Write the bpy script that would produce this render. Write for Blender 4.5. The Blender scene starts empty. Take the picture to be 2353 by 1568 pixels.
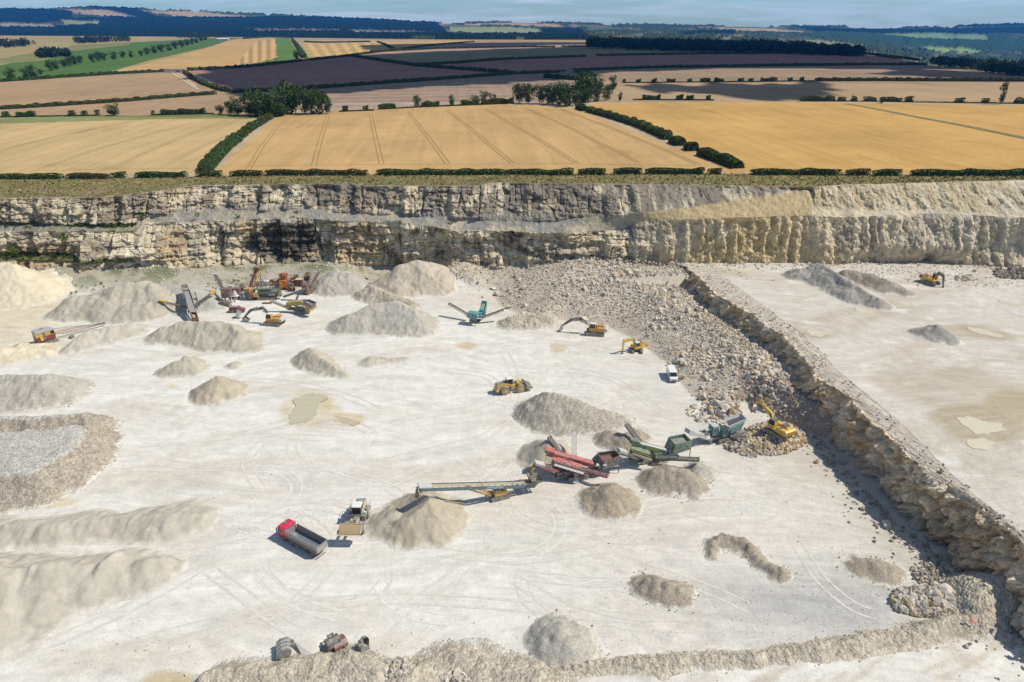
import bpy, bmesh, math, random
import numpy as np
from mathutils import Vector, Matrix, Euler
random.seed(7); RS = np.random.RandomState(11)
R = math.radians
scene = bpy.context.scene
col = scene.collection

# ---------------------------------------------------------------- camera
CH, PITCH, F = 85.0, R(24.6), 1582.0          # drone 85 m above the quarry floor; F in units of a 2353 px wide picture
cd = bpy.data.cameras.new('camera'); cam = bpy.data.objects.new('camera', cd); col.objects.link(cam)
cam.location = (0, 0, CH); cam.rotation_euler = (math.pi/2 - PITCH, 0, 0)
cd.sensor_width = 36.0; cd.lens = F/2353*36; cd.clip_start = 1.0; cd.clip_end = 60000
scene.camera = cam
# ---------------------------------------------------------------- sky, sun, exposure
SUN_EL, SUN_AZ = R(52), R(-3)                   # azimuth measured from +X towards +Y
w = bpy.data.worlds.new('World'); scene.world = w; w.use_nodes = True
nt = w.node_tree; nt.nodes.clear()
def N(t, typ, **k):
    n = t.nodes.new(typ)
    for a, b in k.items(): setattr(n, a, b)
    return n
out = N(nt, 'ShaderNodeOutputWorld'); bg = N(nt, 'ShaderNodeBackground')
sky = N(nt, 'ShaderNodeTexSky'); sky.sky_type = 'NISHITA'; sky.sun_disc = False
sky.sun_elevation = SUN_EL; sky.sun_rotation = math.pi/2 - SUN_AZ
sky.air_density = 1.0; sky.dust_density = 0.4; sky.ozone_density = 1.5; sky.altitude = 120
tc = N(nt, 'ShaderNodeTexCoord'); mp = N(nt, 'ShaderNodeMapping'); mp.inputs['Scale'].default_value = (3, 3, 42)
nz = N(nt, 'ShaderNodeTexNoise'); nz.inputs['Scale'].default_value = 2.2; nz.inputs['Detail'].default_value = 7; nz.inputs['Distortion'].default_value = .6
cr = N(nt, 'ShaderNodeValToRGB'); cr.color_ramp.elements[0].position = .42; cr.color_ramp.elements[1].position = .72
cr.color_ramp.elements[0].color = (0, 0, 0, 1); cr.color_ramp.elements[1].color = (.85, .85, .85, 1)
mx = N(nt, 'ShaderNodeMix', data_type='RGBA'); mx.inputs[7].default_value = (5.6, 6.6, 7.8, 1)
tint = N(nt, 'ShaderNodeMix', data_type='RGBA', blend_type='MULTIPLY'); tint.inputs[0].default_value = 1.0; tint.inputs[7].default_value = (.60, .84, 1.04, 1)
nt.links.new(tc.outputs['Generated'], mp.inputs[0]); nt.links.new(mp.outputs[0], nz.inputs['Vector'])
nt.links.new(nz.outputs['Fac'], cr.inputs[0]); nt.links.new(cr.outputs[0], mx.inputs[0])
nt.links.new(sky.outputs[0], tint.inputs[6]); nt.links.new(tint.outputs[2], mx.inputs[6])
sx = N(nt, 'ShaderNodeSeparateXYZ'); nt.links.new(tc.outputs['Generated'], sx.inputs[0]); zr = N(nt, 'ShaderNodeMapRange'); zr.inputs[1].default_value = .02; zr.inputs[2].default_value = .16; zr.inputs[3].default_value = 1.42; zr.inputs[4].default_value = .86
nt.links.new(sx.outputs['Z'], zr.inputs[0]); hz_ = N(nt, 'ShaderNodeMix', data_type='RGBA', blend_type='MULTIPLY'); hz_.inputs[0].default_value = 1; nt.links.new(mx.outputs[2], hz_.inputs[6]); nt.links.new(zr.outputs[0], hz_.inputs[7])
nt.links.new(hz_.outputs[2], bg.inputs[0]); bg.inputs[1].default_value = 0.092
nt.links.new(bg.outputs[0], out.inputs[0])
sl = bpy.data.lights.new('sun', 'SUN'); sl.energy = 4.5; sl.angle = R(.53); sl.color = (1.0, .93, .81)
so = bpy.data.objects.new('sun', sl); col.objects.link(so)
SDIR = Vector((math.cos(SUN_EL)*math.cos(SUN_AZ), math.cos(SUN_EL)*math.sin(SUN_AZ), math.sin(SUN_EL)))
so.rotation_euler = SDIR.to_track_quat('Z', 'Y').to_euler(); so.location = (300, 0, 400)
vs = scene.view_settings; scene.display_settings.display_device = 'sRGB'
vs.view_transform = 'Standard'; vs.look = 'None'; vs.exposure = 0.0; vs.gamma = 1.0
scene.cycles.max_bounces = 6; scene.cycles.volume_bounces = 0; scene.cycles.transparent_max_bounces = 6

# ---------------------------------------------------------------- picture point -> place
cp, sp = math.cos(PITCH), math.sin(PITCH)
def ray(u, v):
    a = (np.asarray(u, float)-1176.5)/F; b = (784-np.asarray(v, float))/F
    return a, cp+b*sp, -sp+b*cp
def at(u, v, z=0.0):
    dx, dy, dz = ray(u, v); t = (z-CH)/dz
    return np.array([dx*t, dy*t, z+0*t])
def atd(u, v, d):                              # at horizontal range d
    dx, dy, dz = ray(u, v); t = d/dy
    return np.array([dx*t, dy*t, CH+dz*t])
def hit(u, v, fn, it=14):
    z = 0.0
    for _ in range(it):
        p = at(u, v, z); z = .4*z+.6*float(fn(p[0], p[1]))
    p = at(u, v, z); return p

# ---------------------------------------------------------------- numpy noise
def _h(ix, iy, s):
    n = (ix*374761393+iy*668265263+s*1442695041) & 0xffffffff
    n = ((n ^ (n >> 13))*1274126177) & 0xffffffff
    return ((n ^ (n >> 16)) & 0xffff)/65535.0
def vn(x, y, s=0):
    x = np.asarray(x, float); y = np.asarray(y, float)
    xi = np.floor(x).astype(np.int64); yi = np.floor(y).astype(np.int64)
    fx = x-xi; fy = y-yi; fx = fx*fx*(3-2*fx); fy = fy*fy*(3-2*fy)
    a = _h(xi, yi, s); b = _h(xi+1, yi, s); c = _h(xi, yi+1, s); d = _h(xi+1, yi+1, s)
    return (a*(1-fx)+b*fx)*(1-fy)+(c*(1-fx)+d*fx)*fy
def fbm(x, y, o=4, s=0, g=.5):
    t = 0; a = 1; n = 0
    for i in range(o):
        t = t+a*(vn(x, y, s+i*17)-.5)*2; n += a; a *= g; x = x*2.03+5.1; y = y*2.03+1.7
    return t/n
def worley(x, y, s=0):
    x, y = np.broadcast_arrays(np.asarray(x, float), np.asarray(y, float)); xi = np.floor(x).astype(np.int64); yi = np.floor(y).astype(np.int64); f1 = np.full(x.shape, 9.); f2 = f1.copy(); cid = np.zeros(x.shape)
    for i in (-1, 0, 1):
        for j in (-1, 0, 1):
            a = xi+i; b = yi+j; d = np.hypot(a+_h(a, b, s)-x, b+_h(a, b, s+7)-y); r = _h(a, b, s+13); n = d < f1
            f2 = np.where(n, f1, np.minimum(f2, d)); cid = np.where(n, r, cid); f1 = np.where(n, d, f1)
    return f1, f2, cid
def blocks(x, y, s=0, crack=.10):              # angular joint-bounded blocks: -1..1, with open cracks
    f1, f2, c = worley(x, y, s); return (c*2-1)-1.1*(1-sstep(0, crack*2, f2-f1))-.35*f1
def sstep(a, b, x):
    t = np.clip((x-a)/(b-a), 0, 1); return t*t*(3-2*t)
def inpoly(px, py, poly):
    px = np.asarray(px, float); py = np.asarray(py, float); r = np.zeros(px.shape, bool); n = len(poly)
    for i in range(n):
        x1, y1 = poly[i]; x2, y2 = poly[(i+1) % n]
        if y1 == y2: continue
        c = ((y1 > py) != (y2 > py)) & (px < (x2-x1)*(py-y1)/(y2-y1)+x1); r ^= c
    return r
def dseg(px, py, pl):
    px = np.asarray(px, float); d = np.full(px.shape, 1e9)
    for (x1, y1), (x2, y2) in zip(pl[:-1], pl[1:]):
        vx, vy = x2-x1, y2-y1; L = vx*vx+vy*vy+1e-9
        t = np.clip(((px-x1)*vx+(py-y1)*vy)/L, 0, 1)
        d = np.minimum(d, np.hypot(px-x1-t*vx, py-y1-t*vy))
    return d
def ipl(tab, u, k=1):
    a = np.array(tab, float); return np.interp(u, a[:, 0], a[:, k])

# ---------------------------------------------------------------- materials
def mat(name, c, rough=.6, metal=0.0, dust=0.0, dustc=(.50, .46, .39), attr=False, n1=(0, 0), n2=(0, 0), bump=(0, 0), spec=None, stretch=None, extra=None):
    """n1, n2 = (scale, strength) of brightness noise; bump = (scale, distance)"""
    m = bpy.data.materials.new(name); m.use_nodes = True; t = m.node_tree; b = t.nodes['Principled BSDF']
    b.inputs['Roughness'].default_value = rough; b.inputs['Metallic'].default_value = metal
    if spec is not None: b.inputs['Specular IOR Level'].default_value = spec
    g = N(t, 'ShaderNodeNewGeometry'); src = g.outputs['Position']
    tcn = N(t, 'ShaderNodeTexCoord')
    src = tcn.outputs['Object']
    if attr:
        a = N(t, 'ShaderNodeAttribute'); a.attribute_name = 'col'; cur = a.outputs['Color']
    else:
        rgb = N(t, 'ShaderNodeRGB'); rgb.outputs[0].default_value = (*c, 1); cur = rgb.outputs[0]
    for i, (s, k) in enumerate((n1, n2)):
        if k <= 0: continue
        n = N(t, 'ShaderNodeTexNoise'); n.inputs['Scale'].default_value = s; n.inputs['Detail'].default_value = 5; n.inputs['Roughness'].default_value = .62
        v = src
        if stretch and i == 0:
            mp = N(t, 'ShaderNodeMapping'); mp.inputs['Scale'].default_value = stretch[0]; mp.inputs['Rotation'].default_value = (0, 0, stretch[1]); t.links.new(src, mp.inputs[0]); v = mp.outputs[0]
        t.links.new(v, n.inputs['Vector'])
        r = N(t, 'ShaderNodeMapRange'); r.inputs[1].default_value = .28; r.inputs[2].default_value = .72; r.inputs[3].default_value = 1-k; r.inputs[4].default_value = 1+k
        t.links.new(n.outputs['Fac'], r.inputs[0])
        x = N(t, 'ShaderNodeMix', data_type='RGBA', blend_type='MULTIPLY'); x.inputs[0].default_value = 1
        t.links.new(cur, x.inputs[6]); t.links.new(r.outputs[0], x.inputs[7]); cur = x.outputs[2]
    if dust > 0:
        n = N(t, 'ShaderNodeTexNoise'); n.inputs['Scale'].default_value = 1.7; n.inputs['Detail'].default_value = 6; t.links.new(src, n.inputs['Vector'])
        r = N(t, 'ShaderNodeMapRange'); r.inputs[1].default_value = .35; r.inputs[2].default_value = .75; r.inputs[3].default_value = dust*.25; r.inputs[4].default_value = min(1, dust*1.6)
        t.links.new(n.outputs['Fac'], r.inputs[0])
        x = N(t, 'ShaderNodeMix', data_type='RGBA'); x.inputs[7].default_value = (*dustc, 1)
        t.links.new(r.outputs[0], x.inputs[0]); t.links.new(cur, x.inputs[6]); cur = x.outputs[2]
    t.links.new(cur, b.inputs['Base Color'])
    if bump[1] > 0:
        n = N(t, 'ShaderNodeTexNoise'); n.inputs['Scale'].default_value = bump[0]; n.inputs['Detail'].default_value = 6; n.inputs['Roughness'].default_value = .65; t.links.new(src, n.inputs['Vector'])
        bp = N(t, 'ShaderNodeBump'); bp.inputs['Distance'].default_value = bump[1]; bp.inputs['Strength'].default_value = 1
        t.links.new(n.outputs['Fac'], bp.inputs['Height']); t.links.new(bp.outputs[0], b.inputs['Normal'])
    if extra: extra(t, b, cur, src)
    return m
def stones(scale, lo, hi, dist):               # pattern of separate stones inside a heap's surface
    def f(t, b, cur, src):
        vo = N(t, 'ShaderNodeTexVoronoi'); vo.inputs['Scale'].default_value = scale; t.links.new(src, vo.inputs['Vector'])
        r = N(t, 'ShaderNodeMapRange'); r.inputs[3].default_value = lo; r.inputs[4].default_value = hi; t.links.new(vo.outputs['Color'], r.inputs[0])
        x = N(t, 'ShaderNodeMix', data_type='RGBA', blend_type='MULTIPLY'); x.inputs[0].default_value = 1
        t.links.new(cur, x.inputs[6]); t.links.new(r.outputs[0], x.inputs[7]); t.links.new(x.outputs[2], b.inputs['Base Color'])
        bp = N(t, 'ShaderNodeBump'); bp.inputs['Distance'].default_value = dist; bp.invert = True
        t.links.new(vo.outputs['Distance'], bp.inputs['Height'])
        if b.inputs['Normal'].links:
            l = b.inputs['Normal'].links[0].from_socket; t.links.new(l, bp.inputs['Normal'])
        t.links.new(bp.outputs[0], b.inputs['Normal'])
    return f

# ---------------------------------------------------------------- objects
def tag(o, label=None, cat=None, group=None, kind=None):
    if label: o['label'] = label
    if cat: o['category'] = cat
    if group: o['group'] = group
    if kind: o['kind'] = kind
    return o
def npmesh(name, V, Fq, m, parent=None, vc=None, smooth=False, link=True):
    V = np.asarray(V, float); Fq = np.asarray(Fq, np.int32); k = Fq.shape[1]
    me = bpy.data.meshes.new(name); me.vertices.add(len(V)); me.vertices.foreach_set('co', V.ravel())
    me.loops.add(Fq.size); me.loops.foreach_set('vertex_index', Fq.ravel())
    me.polygons.add(len(Fq)); me.polygons.foreach_set('loop_start', np.arange(0, Fq.size, k, dtype=np.int32))
    me.polygons.foreach_set('use_smooth', np.full(len(Fq), smooth)); me.update(calc_edges=True)
    if vc is not None:
        a = me.attributes.new('col', 'FLOAT_COLOR', 'POINT'); c4 = np.ones((len(V), 4)); c4[:, :3] = vc; a.data.foreach_set('color', c4.ravel())
    if m: me.materials.append(m)
    o = bpy.data.objects.new(name, me)
    if link: col.objects.link(o)
    if parent: o.parent = parent
    return o
def gridfaces(n, mm, keep=None):
    i = np.arange(n*mm).reshape(n, mm)
    f = np.stack([i[:-1, :-1], i[:-1, 1:], i[1:, 1:], i[1:, :-1]], -1)
    if keep is not None: f = f[keep]
    return f.reshape(-1, 4)
def compact(V, Fq, vc=None):
    u, inv = np.unique(Fq, return_inverse=True)
    return V[u], inv.reshape(Fq.shape), (None if vc is None else vc[u])
def thing(name, label, cat, loc, rz=0, group=None):
    o = bpy.data.objects.new(name, None); col.objects.link(o); o.empty_display_size = .5
    o.location = Vector([float(q) for q in loc]); o.rotation_euler = (0, 0, rz); return tag(o, label, cat, group)

class MB:
    """collects boxes, beams, tubes and prisms into one mesh (local coordinates of its thing)"""
    def __init__(s, M=None): s.v = []; s.f = []; s.M = M
    def add(s, vs, fs):
        b = len(s.v)
        if s.M is not None: vs = [s.M @ Vector(q) for q in vs]
        s.v += [tuple(q) for q in vs]; s.f += [tuple(b+i for i in f) for f in fs]; return s
    def box(s, c, d, rz=0, ry=0, rx=0, tx=1, ty=1, sx=0):
        E = Euler((rx, ry, rz)).to_matrix(); vs = []
        for z in (-1, 1):
            kx, ky = (tx, ty) if z > 0 else (1, 1); ox = sx if z > 0 else 0
            for x, y in ((-1, -1), (1, -1), (1, 1), (-1, 1)):
                vs.append(Vector(c)+E @ Vector((x*d[0]/2*kx+ox, y*d[1]/2*ky, z*d[2]/2)))
        return s.add(vs, [(3, 2, 1, 0), (4, 5, 6, 7), (0, 1, 5, 4), (1, 2, 6, 5), (2, 3, 7, 6), (3, 0, 4, 7)])
    def beam(s, p, q, w, h, w2=None, h2=None):
        p = Vector(p); q = Vector(q); d = (q-p).normalized(); up = Vector((0, 0, 1))
        if abs(d.z) > .98: up = Vector((1, 0, 0))
        r = d.cross(up).normalized(); n = r.cross(d); w2 = w2 or w; h2 = h2 or h; vs = []
        for o, a, b in ((p, w, h), (q, w2, h2)):
            for i, j in ((-1, -1), (1, -1), (1, 1), (-1, 1)): vs.append(o+r*i*a/2+n*j*b/2)
        return s.add(vs, [(0, 1, 2, 3), (7, 6, 5, 4), (0, 4, 5, 1), (1, 5, 6, 2), (2, 6, 7, 3), (3, 7, 4, 0)])
    def cyl(s, p, q, r, n=12, r2=None):
        p = Vector(p); q = Vector(q); d = (q-p).normalized(); up = Vector((0, 0, 1)) if abs(d.z) < .9 else Vector((1, 0, 0))
        a = d.cross(up).normalized(); b = a.cross(d); vs = []; r2 = r if r2 is None else r2
        for o, k in ((p, r), (q, r2)):
            for i in range(n):
                t = 2*math.pi*i/n; vs.append(o+a*math.cos(t)*k+b*math.sin(t)*k)
        fs = [tuple(range(n-1, -1, -1)), tuple(range(n, 2*n))]+[(i, (i+1) % n, n+(i+1) % n, n+i) for i in range(n)]
        return s.add(vs, fs)
    def rail(s, pts, r=.04, n=5):
        for p, q in zip(pts[:-1], pts[1:]): s.cyl(p, q, r, n)
        return s
    def prism(s, prof, y0, y1, k=1.0):
        n = len(prof); cx = sum(p[0] for p in prof)/n; cz = sum(p[1] for p in prof)/n
        vs = [(x, y0, z) for x, z in prof]+[(cx+(x-cx)*k, y1, cz+(z-cz)*k) for x, z in prof]
        return s.add(vs, [tuple(range(n)), tuple(range(2*n-1, n-1, -1))]+[(i, n+i, n+(i+1) % n, (i+1) % n) for i in range(n)])
    def sheet(s, quad, th=.05):                # plate from 4 points, thickened
        q = [Vector(p) for p in quad]; n = (q[1]-q[0]).cross(q[3]-q[0]).normalized()*th
        return s.add(q+[p+n for p in q], [(3, 2, 1, 0), (4, 5, 6, 7), (0, 1, 5, 4), (1, 2, 6, 5), (2, 3, 7, 6), (3, 0, 4, 7)])
    def build(s, name, m, parent=None, label=None, bevel=0):
        me = bpy.data.meshes.new(name); me.from_pydata([tuple(v) for v in s.v], [], s.f); me.update()
        bm = bmesh.new(); bm.from_mesh(me); bmesh.ops.recalc_face_normals(bm, faces=bm.faces); bm.to_mesh(me); bm.free()
        me.materials.append(m); o = bpy.data.objects.new(name, me); col.objects.link(o)
        if parent: o.parent = parent
        if label: o['label'] = label
        if bevel:
            b = o.modifiers.new('bevel', 'BEVEL'); b.width = bevel; b.segments = 2; b.limit_method = 'ANGLE'
        return o
# ================================================================ SETTING
# ---- quarry floor height
LB1 = [tuple(at(u, v)[:2]) for u, v in ((1130, 668), (1150, 700), (1240, 742), (1300, 735), (1400, 752), (1470, 790), (1530, 835), (1565, 885), (1600, 920))]
LB2 = [tuple(at(u, v)[:2]) for u, v in ((1600, 920), (1660, 935), (1715, 925), (1760, 950), (1830, 985), (1900, 1010), (2000, 1080))]
RUB = LB1+[tuple(at(u, v)[:2]) for u, v in ((1660, 935), (1715, 925), (1760, 950), (1830, 985), (1900, 1010), (2000, 1080))]+[(95, 125), (85, 190), (75, 222), (30, 246), (-20, 250), (-22, 236)]
# ---- back cliff control lines: u -> v, z
FOOT = [(-500, 650, 0), (0, 640, 0), (140, 636, 0), (185, 635, 0), (315, 629, 0), (360, 634, 1), (480, 628, 1), (590, 616, 2), (730, 620, 2), (784, 618, 2), (860, 604, 3), (910, 601, 3), (1015, 634, 1), (1040, 641, 1), (1110, 628, 2), (1200, 618, 4), (1285, 605, 7), (1305, 594, 9), (1420, 600, 9), (1568, 604, 10), (1850, 607, 10), (1935, 604, 10), (2130, 598, 10), (2240, 607, 10), (2353, 620, 10), (2600, 640, 10), (2900, 660, 10)]
LED0 = [(-500, 600, 6), (0, 597, 6), (170, 600, 6), (187, 612, 5), (300, 590, 8), (600, 570, 8), (1000, 580, 8), (1290, 580, 11), (1420, 575, 13), (1568, 570, 15), (2353, 575, 15), (2900, 600, 15)]
LED1 = [(-500, 588, 6.6), (0, 584, 6.6), (170, 586, 6.8), (187, 600, 7), (300, 580, 9.5), (600, 560, 9.5), (1000, 570, 9.5), (1290, 570, 12), (1420, 565, 14.5), (1568, 560, 16.5), (2353, 565, 16.5), (2900, 590, 16.5)]
LTOP = [(-500, 536, 15.2), (0, 532, 15.2), (150, 531, 15.5), (310, 531, 15.8), (335, 509, 18), (390, 510, 18), (565, 508, 18.3), (600, 500, 19.5), (700, 501, 19.5), (784, 508, 19), (920, 508, 19.5), (1034, 528, 17.5), (1150, 531, 17.5), (1300, 535, 18), (1418, 528, 18.5), (1480, 507, 22.5), (1568, 505, 24.5), (1685, 501, 25.5), (1850, 495, 25.8), (1935, 500, 25.5), (2130, 491, 26), (2235, 495, 26), (2353, 501, 26), (2900, 510, 26)]
UFOOT = [(-500, 520, 16.5), (0, 514, 16.5), (150, 521, 16.3), (310, 517, 16.6), (335, 499, 19), (400, 496, 19.8), (450, 480, 21.5), (560, 482, 21), (600, 488, 20.6), (700, 478, 22), (784, 490, 20.5), (900, 496, 20.3), (1020, 499, 20.5), (1117, 508, 20), (1250, 511, 20), (1350, 502, 22), (1480, 488, 25.3), (1568, 478, 27), (1700, 458, 29.5), (1800, 443, 31.3), (1858, 434, 32.4), (1876, 485, 26.4), (2000, 485, 26.6), (2130, 483, 26.8), (2353, 494, 26.4), (2900, 500, 26.4)]
TOP = [(-500, 462, 25.5), (0, 456, 25.9), (230, 453, 26.2), (315, 446, 27), (450, 426, 29), (560, 425, 29.2), (784, 423, 29.8), (800, 418, 30), (818, 426, 29.8), (1084, 428, 30.6), (1134, 420, 31.4), (1420, 423, 32), (1568, 425, 32.4), (1868, 431, 33), (1935, 425, 33.6), (2353, 414, 35), (2900, 410, 36)]
def plat(x, y):                                # ground of the fields above the quarry
    x = np.asarray(x, float); y = np.asarray(y, float)
    k = 1-sstep(320, 900, y)
    return 30.2+(.022*np.clip(x, -260, 260)+.2)*k+.9*fbm(x/170, y/170, 3, 5)*sstep(300, 420, y)*(1-sstep(700, 1100, y))
fu = np.array(FOOT)
FXY = np.array([at(a, b, c)[:2] for a, b, c in FOOT])
def footy(x): return np.interp(x, FXY[:, 0], FXY[:, 1])
_cre = [(1578, 622), (1605, 634), (1640, 676), (1728, 724), (1802, 778), (1845, 822), (1872, 865), (1945, 915), (2065, 1028)]; _w = np.array([at(u, v, 10.0)[:2] for u, v in _cre]); _o = np.argsort(_w[:, 1]); WY, WX = _w[_o, 1], _w[_o, 0]
def zf(x, y):
    x = np.asarray(x, float); y = np.asarray(y, float)
    z = .22*fbm(x/14, y/14, 4, 3)+.35*fbm(x/45, y/45, 2, 9)
    ins = inpoly(x, y, RUB)
    d1 = dseg(x, y, LB1); d2 = dseg(x, y, LB2)
    we = np.interp(y, WY, WX)-x; lim = np.where(y < 219, 5.2+.10*np.clip(we-3, 0, 40), 99)
    rp = np.minimum(np.minimum(.33*d1, 1.1*d2+.2), 9.0+.9*fbm(x/18, y/18, 3, 21))+.7*fbm(x/5, y/5, 3, 22)*sstep(0, 6, np.minimum(d1, d2))
    z = z+np.where(ins, np.maximum(np.minimum(rp, lim), 0), 0)
    tal = np.clip((y-(footy(x)-9-4*vn(x/9, 0*x, 44)))*.34, 0, 3.4)*(1-sstep(10, 26, x))*(.6+.8*vn(x/13, y/13, 8))
    return np.where(ins, np.maximum(z, tal), z+tal)
def lerp3(a, b, t): return a[None, :]*(1-t[..., None])+b[None, :]*t[..., None]

# ---- floor mesh
us = np.arange(-420, 2800, 6.0); vsn = np.concatenate([np.arange(588, 800, 3.0), np.arange(800, 1200, 4.0), np.arange(1200, 1960, 6.0)])
U, Vv = np.meshgrid(us, vsn); P = at(U, Vv, 0.0); X, Y = P[0], P[1]
Z = zf(X, Y)
n1 = fbm(X/30, Y/12, 5, 31); n4 = fbm((X+.3*Y)/16, (Y-.25*X)/3.2, 5, 35); n2 = fbm(X/9+3, Y/6, 4, 32); n3 = fbm(X/60, Y/40, 3, 33)
base = np.array([.69, .67, .62]); tan = np.array([.58, .52, .43]); grey = np.array([.56, .55, .53]); yel = np.array([.56, .47, .31]); rub = np.array([.56, .495, .405])
c = np.broadcast_to(base, X.shape+(3,)).copy()
def blend(c, k, t): k = np.clip(k, 0, 1)[..., None]; return c*(1-k)+np.array(t)*k
c = blend(c, sstep(-.05, .5, n1)*.55, tan); c = blend(c, sstep(.1, .55, n2)*.4, grey); c = blend(c, sstep(.0, .4, n4)*.35, (.55, .51, .43)); c = blend(c, sstep(.1, .45, -n4)*.5, (.72, .71, .67))
# warmer to the right, whiter to the left
c = blend(c, sstep(1050, 1500, U)*.42*(.6+.6*vn(X/20, Y/20, 3)), (.57, .525, .45))
c = blend(c, sstep(820, 1500, Vv)*0.0, base)
c = blend(c, np.exp(-((U-1880)/270)**2-((Vv-1390)/85)**2)*1.2*(.75+.5*n2), (.44, .435, .425))
c = blend(c, np.exp(-((U-1250)/200)**2-((Vv-690)/40)**2)*.7, (.54, .46, .34))
c = blend(c, (1-sstep(60, 260, U))*(1-sstep(700, 860, Vv))*.9*sstep(-.4, .3, n2+.5), (.62, .53, .37))
c = blend(c, (1-sstep(640, 690, Vv))*(1-sstep(900, 1050, U))*.75, (.33, .30, .21))
c = blend(c, (1-sstep(636, 675, Vv))*(1-sstep(900, 1050, U))*sstep(-.15, .25, fbm(X/5, Y/5, 4, 71))*.8, (.11, .14, .05))
for (a, b, ra, rb, k) in ((712, 940, 62, 42, .65), (1070, 793, 24, 7, .9), (1282, 797, 18, 10, .8), (800, 965, 32, 14, .8), (395, 888, 14, 5, .6), (1190, 870, 40, 7, .35), (60, 1155, 120, 14, .8), (745, 930, 16, 14, .8), (1990, 720, 30, 8, .6)):
    q = ((U-a)/ra)**2+((Vv-b)/rb)**2+.8*n2; c = blend(c, (1-sstep(.5, 1.5, q))*k, yel)
ins = inpoly(X, Y, RUB)
c = np.where(ins[..., None], blend(np.broadcast_to(rub, c.shape).copy(), sstep(-.2, .5, n2)*.6, (.46, .40, .33)), c)
face = (dseg(X, Y, LB2) < 11) & ins & (U > 1690)
c = np.where(face[..., None], blend(c, np.full(X.shape, .8), (.27, .205, .175)), c)
c = blend(c, np.exp(-(dseg(X, Y, [tuple(at(a, b)[:2]) for a, b in ((1700, 1010), (1850, 1010), (1990, 1130), (2060, 1240), (2200, 1330))])/7)**2)*.55, (.40, .36, .30))
bl_ = np.interp(U, [400, 1180, 1250, 1500, 1800, 2050, 2300, 2800], [1900, 1640, 1570, 1525, 1505, 1465, 1400, 1330]); low = sstep(10, 30, Vv-bl_)
dg = fbm((X+.9*Y)/9, (X*.5-Y)/1.6, 5, 51); c = blend(c, low*.6, (.72, .71, .67)); c = blend(c, low*sstep(-.05, .35, dg)*.75, (.52, .46, .37))
q = ((U-390)/60)**2+((Vv-1568)/26)**2+.8*n2; c = blend(c, (1-sstep(.4, 1.5, q))*.8, (.50, .41, .24))
def tracks_extra(t, b, cur, src):              # long sweeping tyre marks and scraped streaks
    for i, (rot, sc, k) in enumerate(((.16, (.03, .4, 1), .08), (-.5, (.06, .9, 1), .07), (1.25, (.05, .8, 1), .05))):
        d = N(t, 'ShaderNodeTexNoise'); d.inputs['Scale'].default_value = .012; d.inputs['Detail'].default_value = 1; t.links.new(src, d.inputs['Vector'])
        sv = N(t, 'ShaderNodeVectorMath', operation='SCALE'); sv.inputs['Scale'].default_value = 60; t.links.new(d.outputs['Color'], sv.inputs[0])
        ad = N(t, 'ShaderNodeVectorMath', operation='ADD'); t.links.new(src, ad.inputs[0]); t.links.new(sv.outputs[0], ad.inputs[1])
        mp = N(t, 'ShaderNodeMapping'); mp.inputs['Rotation'].default_value = (0, 0, rot); mp.inputs['Scale'].default_value = sc; t.links.new(ad.outputs[0], mp.inputs[0])
        n = N(t, 'ShaderNodeTexNoise'); n.inputs['Scale'].default_value = 1; n.inputs['Detail'].default_value = 6; n.inputs['Roughness'].default_value = .7; t.links.new(mp.outputs[0], n.inputs['Vector'])
        r = N(t, 'ShaderNodeMapRange'); r.inputs[1].default_value = .35; r.inputs[2].default_value = .65; r.inputs[3].default_value = 1-k; r.inputs[4].default_value = 1+k*.7
        t.links.new(n.outputs['Fac'], r.inputs[0])
        x = N(t, 'ShaderNodeMix', data_type='RGBA', blend_type='MULTIPLY'); x.inputs[0].default_value = 1
        t.links.new(cur, x.inputs[6]); t.links.new(r.outputs[0], x.inputs[7]); cur = x.outputs[2]
    t.links.new(cur, b.inputs['Base Color'])
M_floor = mat('limestone_floor', (1, 1, 1), .95, attr=True, n1=(.35, .10), n2=(2.6, .10), bump=(1.3, .10), spec=.1, extra=tracks_extra)
Vt = np.stack([X, Y, Z], -1).reshape(-1, 3)
o = npmesh('quarry_floor', Vt, gridfaces(*X.shape), M_floor, vc=c.reshape(-1, 3), smooth=True); tag(o, kind='structure')

# ---- diagonal rock wall + upper working bench
BZ = 10.0
CRB = [(1585, 616), (1648, 628), (1712, 672), (1782, 722), (1838, 762), (1902, 822), (1918, 845), (2068, 968), (2185, 1085), (2282, 1176), (2353, 1223), (2480, 1330), (2700, 1500), (2900, 1640)]
CRE = [(1578, 622), (1605, 634), (1640, 676), (1728, 724), (1802, 778), (1845, 822), (1872, 865), (1945, 915), (2065, 1028), (2128, 1085), (2248, 1165), (2353, 1256), (2480, 1370), (2700, 1545), (2900, 1690)]
def densify(pts, n):
    p = np.array(pts, float); s = np.r_[0, np.cumsum(np.hypot(*np.diff(p[:, :2], axis=0).T))]; t = np.linspace(0, s[-1], n)
    return np.stack([np.interp(t, s, p[:, k]) for k in range(p.shape[1])], -1), t
Bw = np.array([at(u, v, BZ)[:2] for u, v in CRB]); Ew = np.array([at(u, v, BZ)[:2] for u, v in CRE])
def zb(x, y): return BZ+.25*fbm(np.asarray(x)/25, np.asarray(y)/25, 4, 61)
NS = 900
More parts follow.
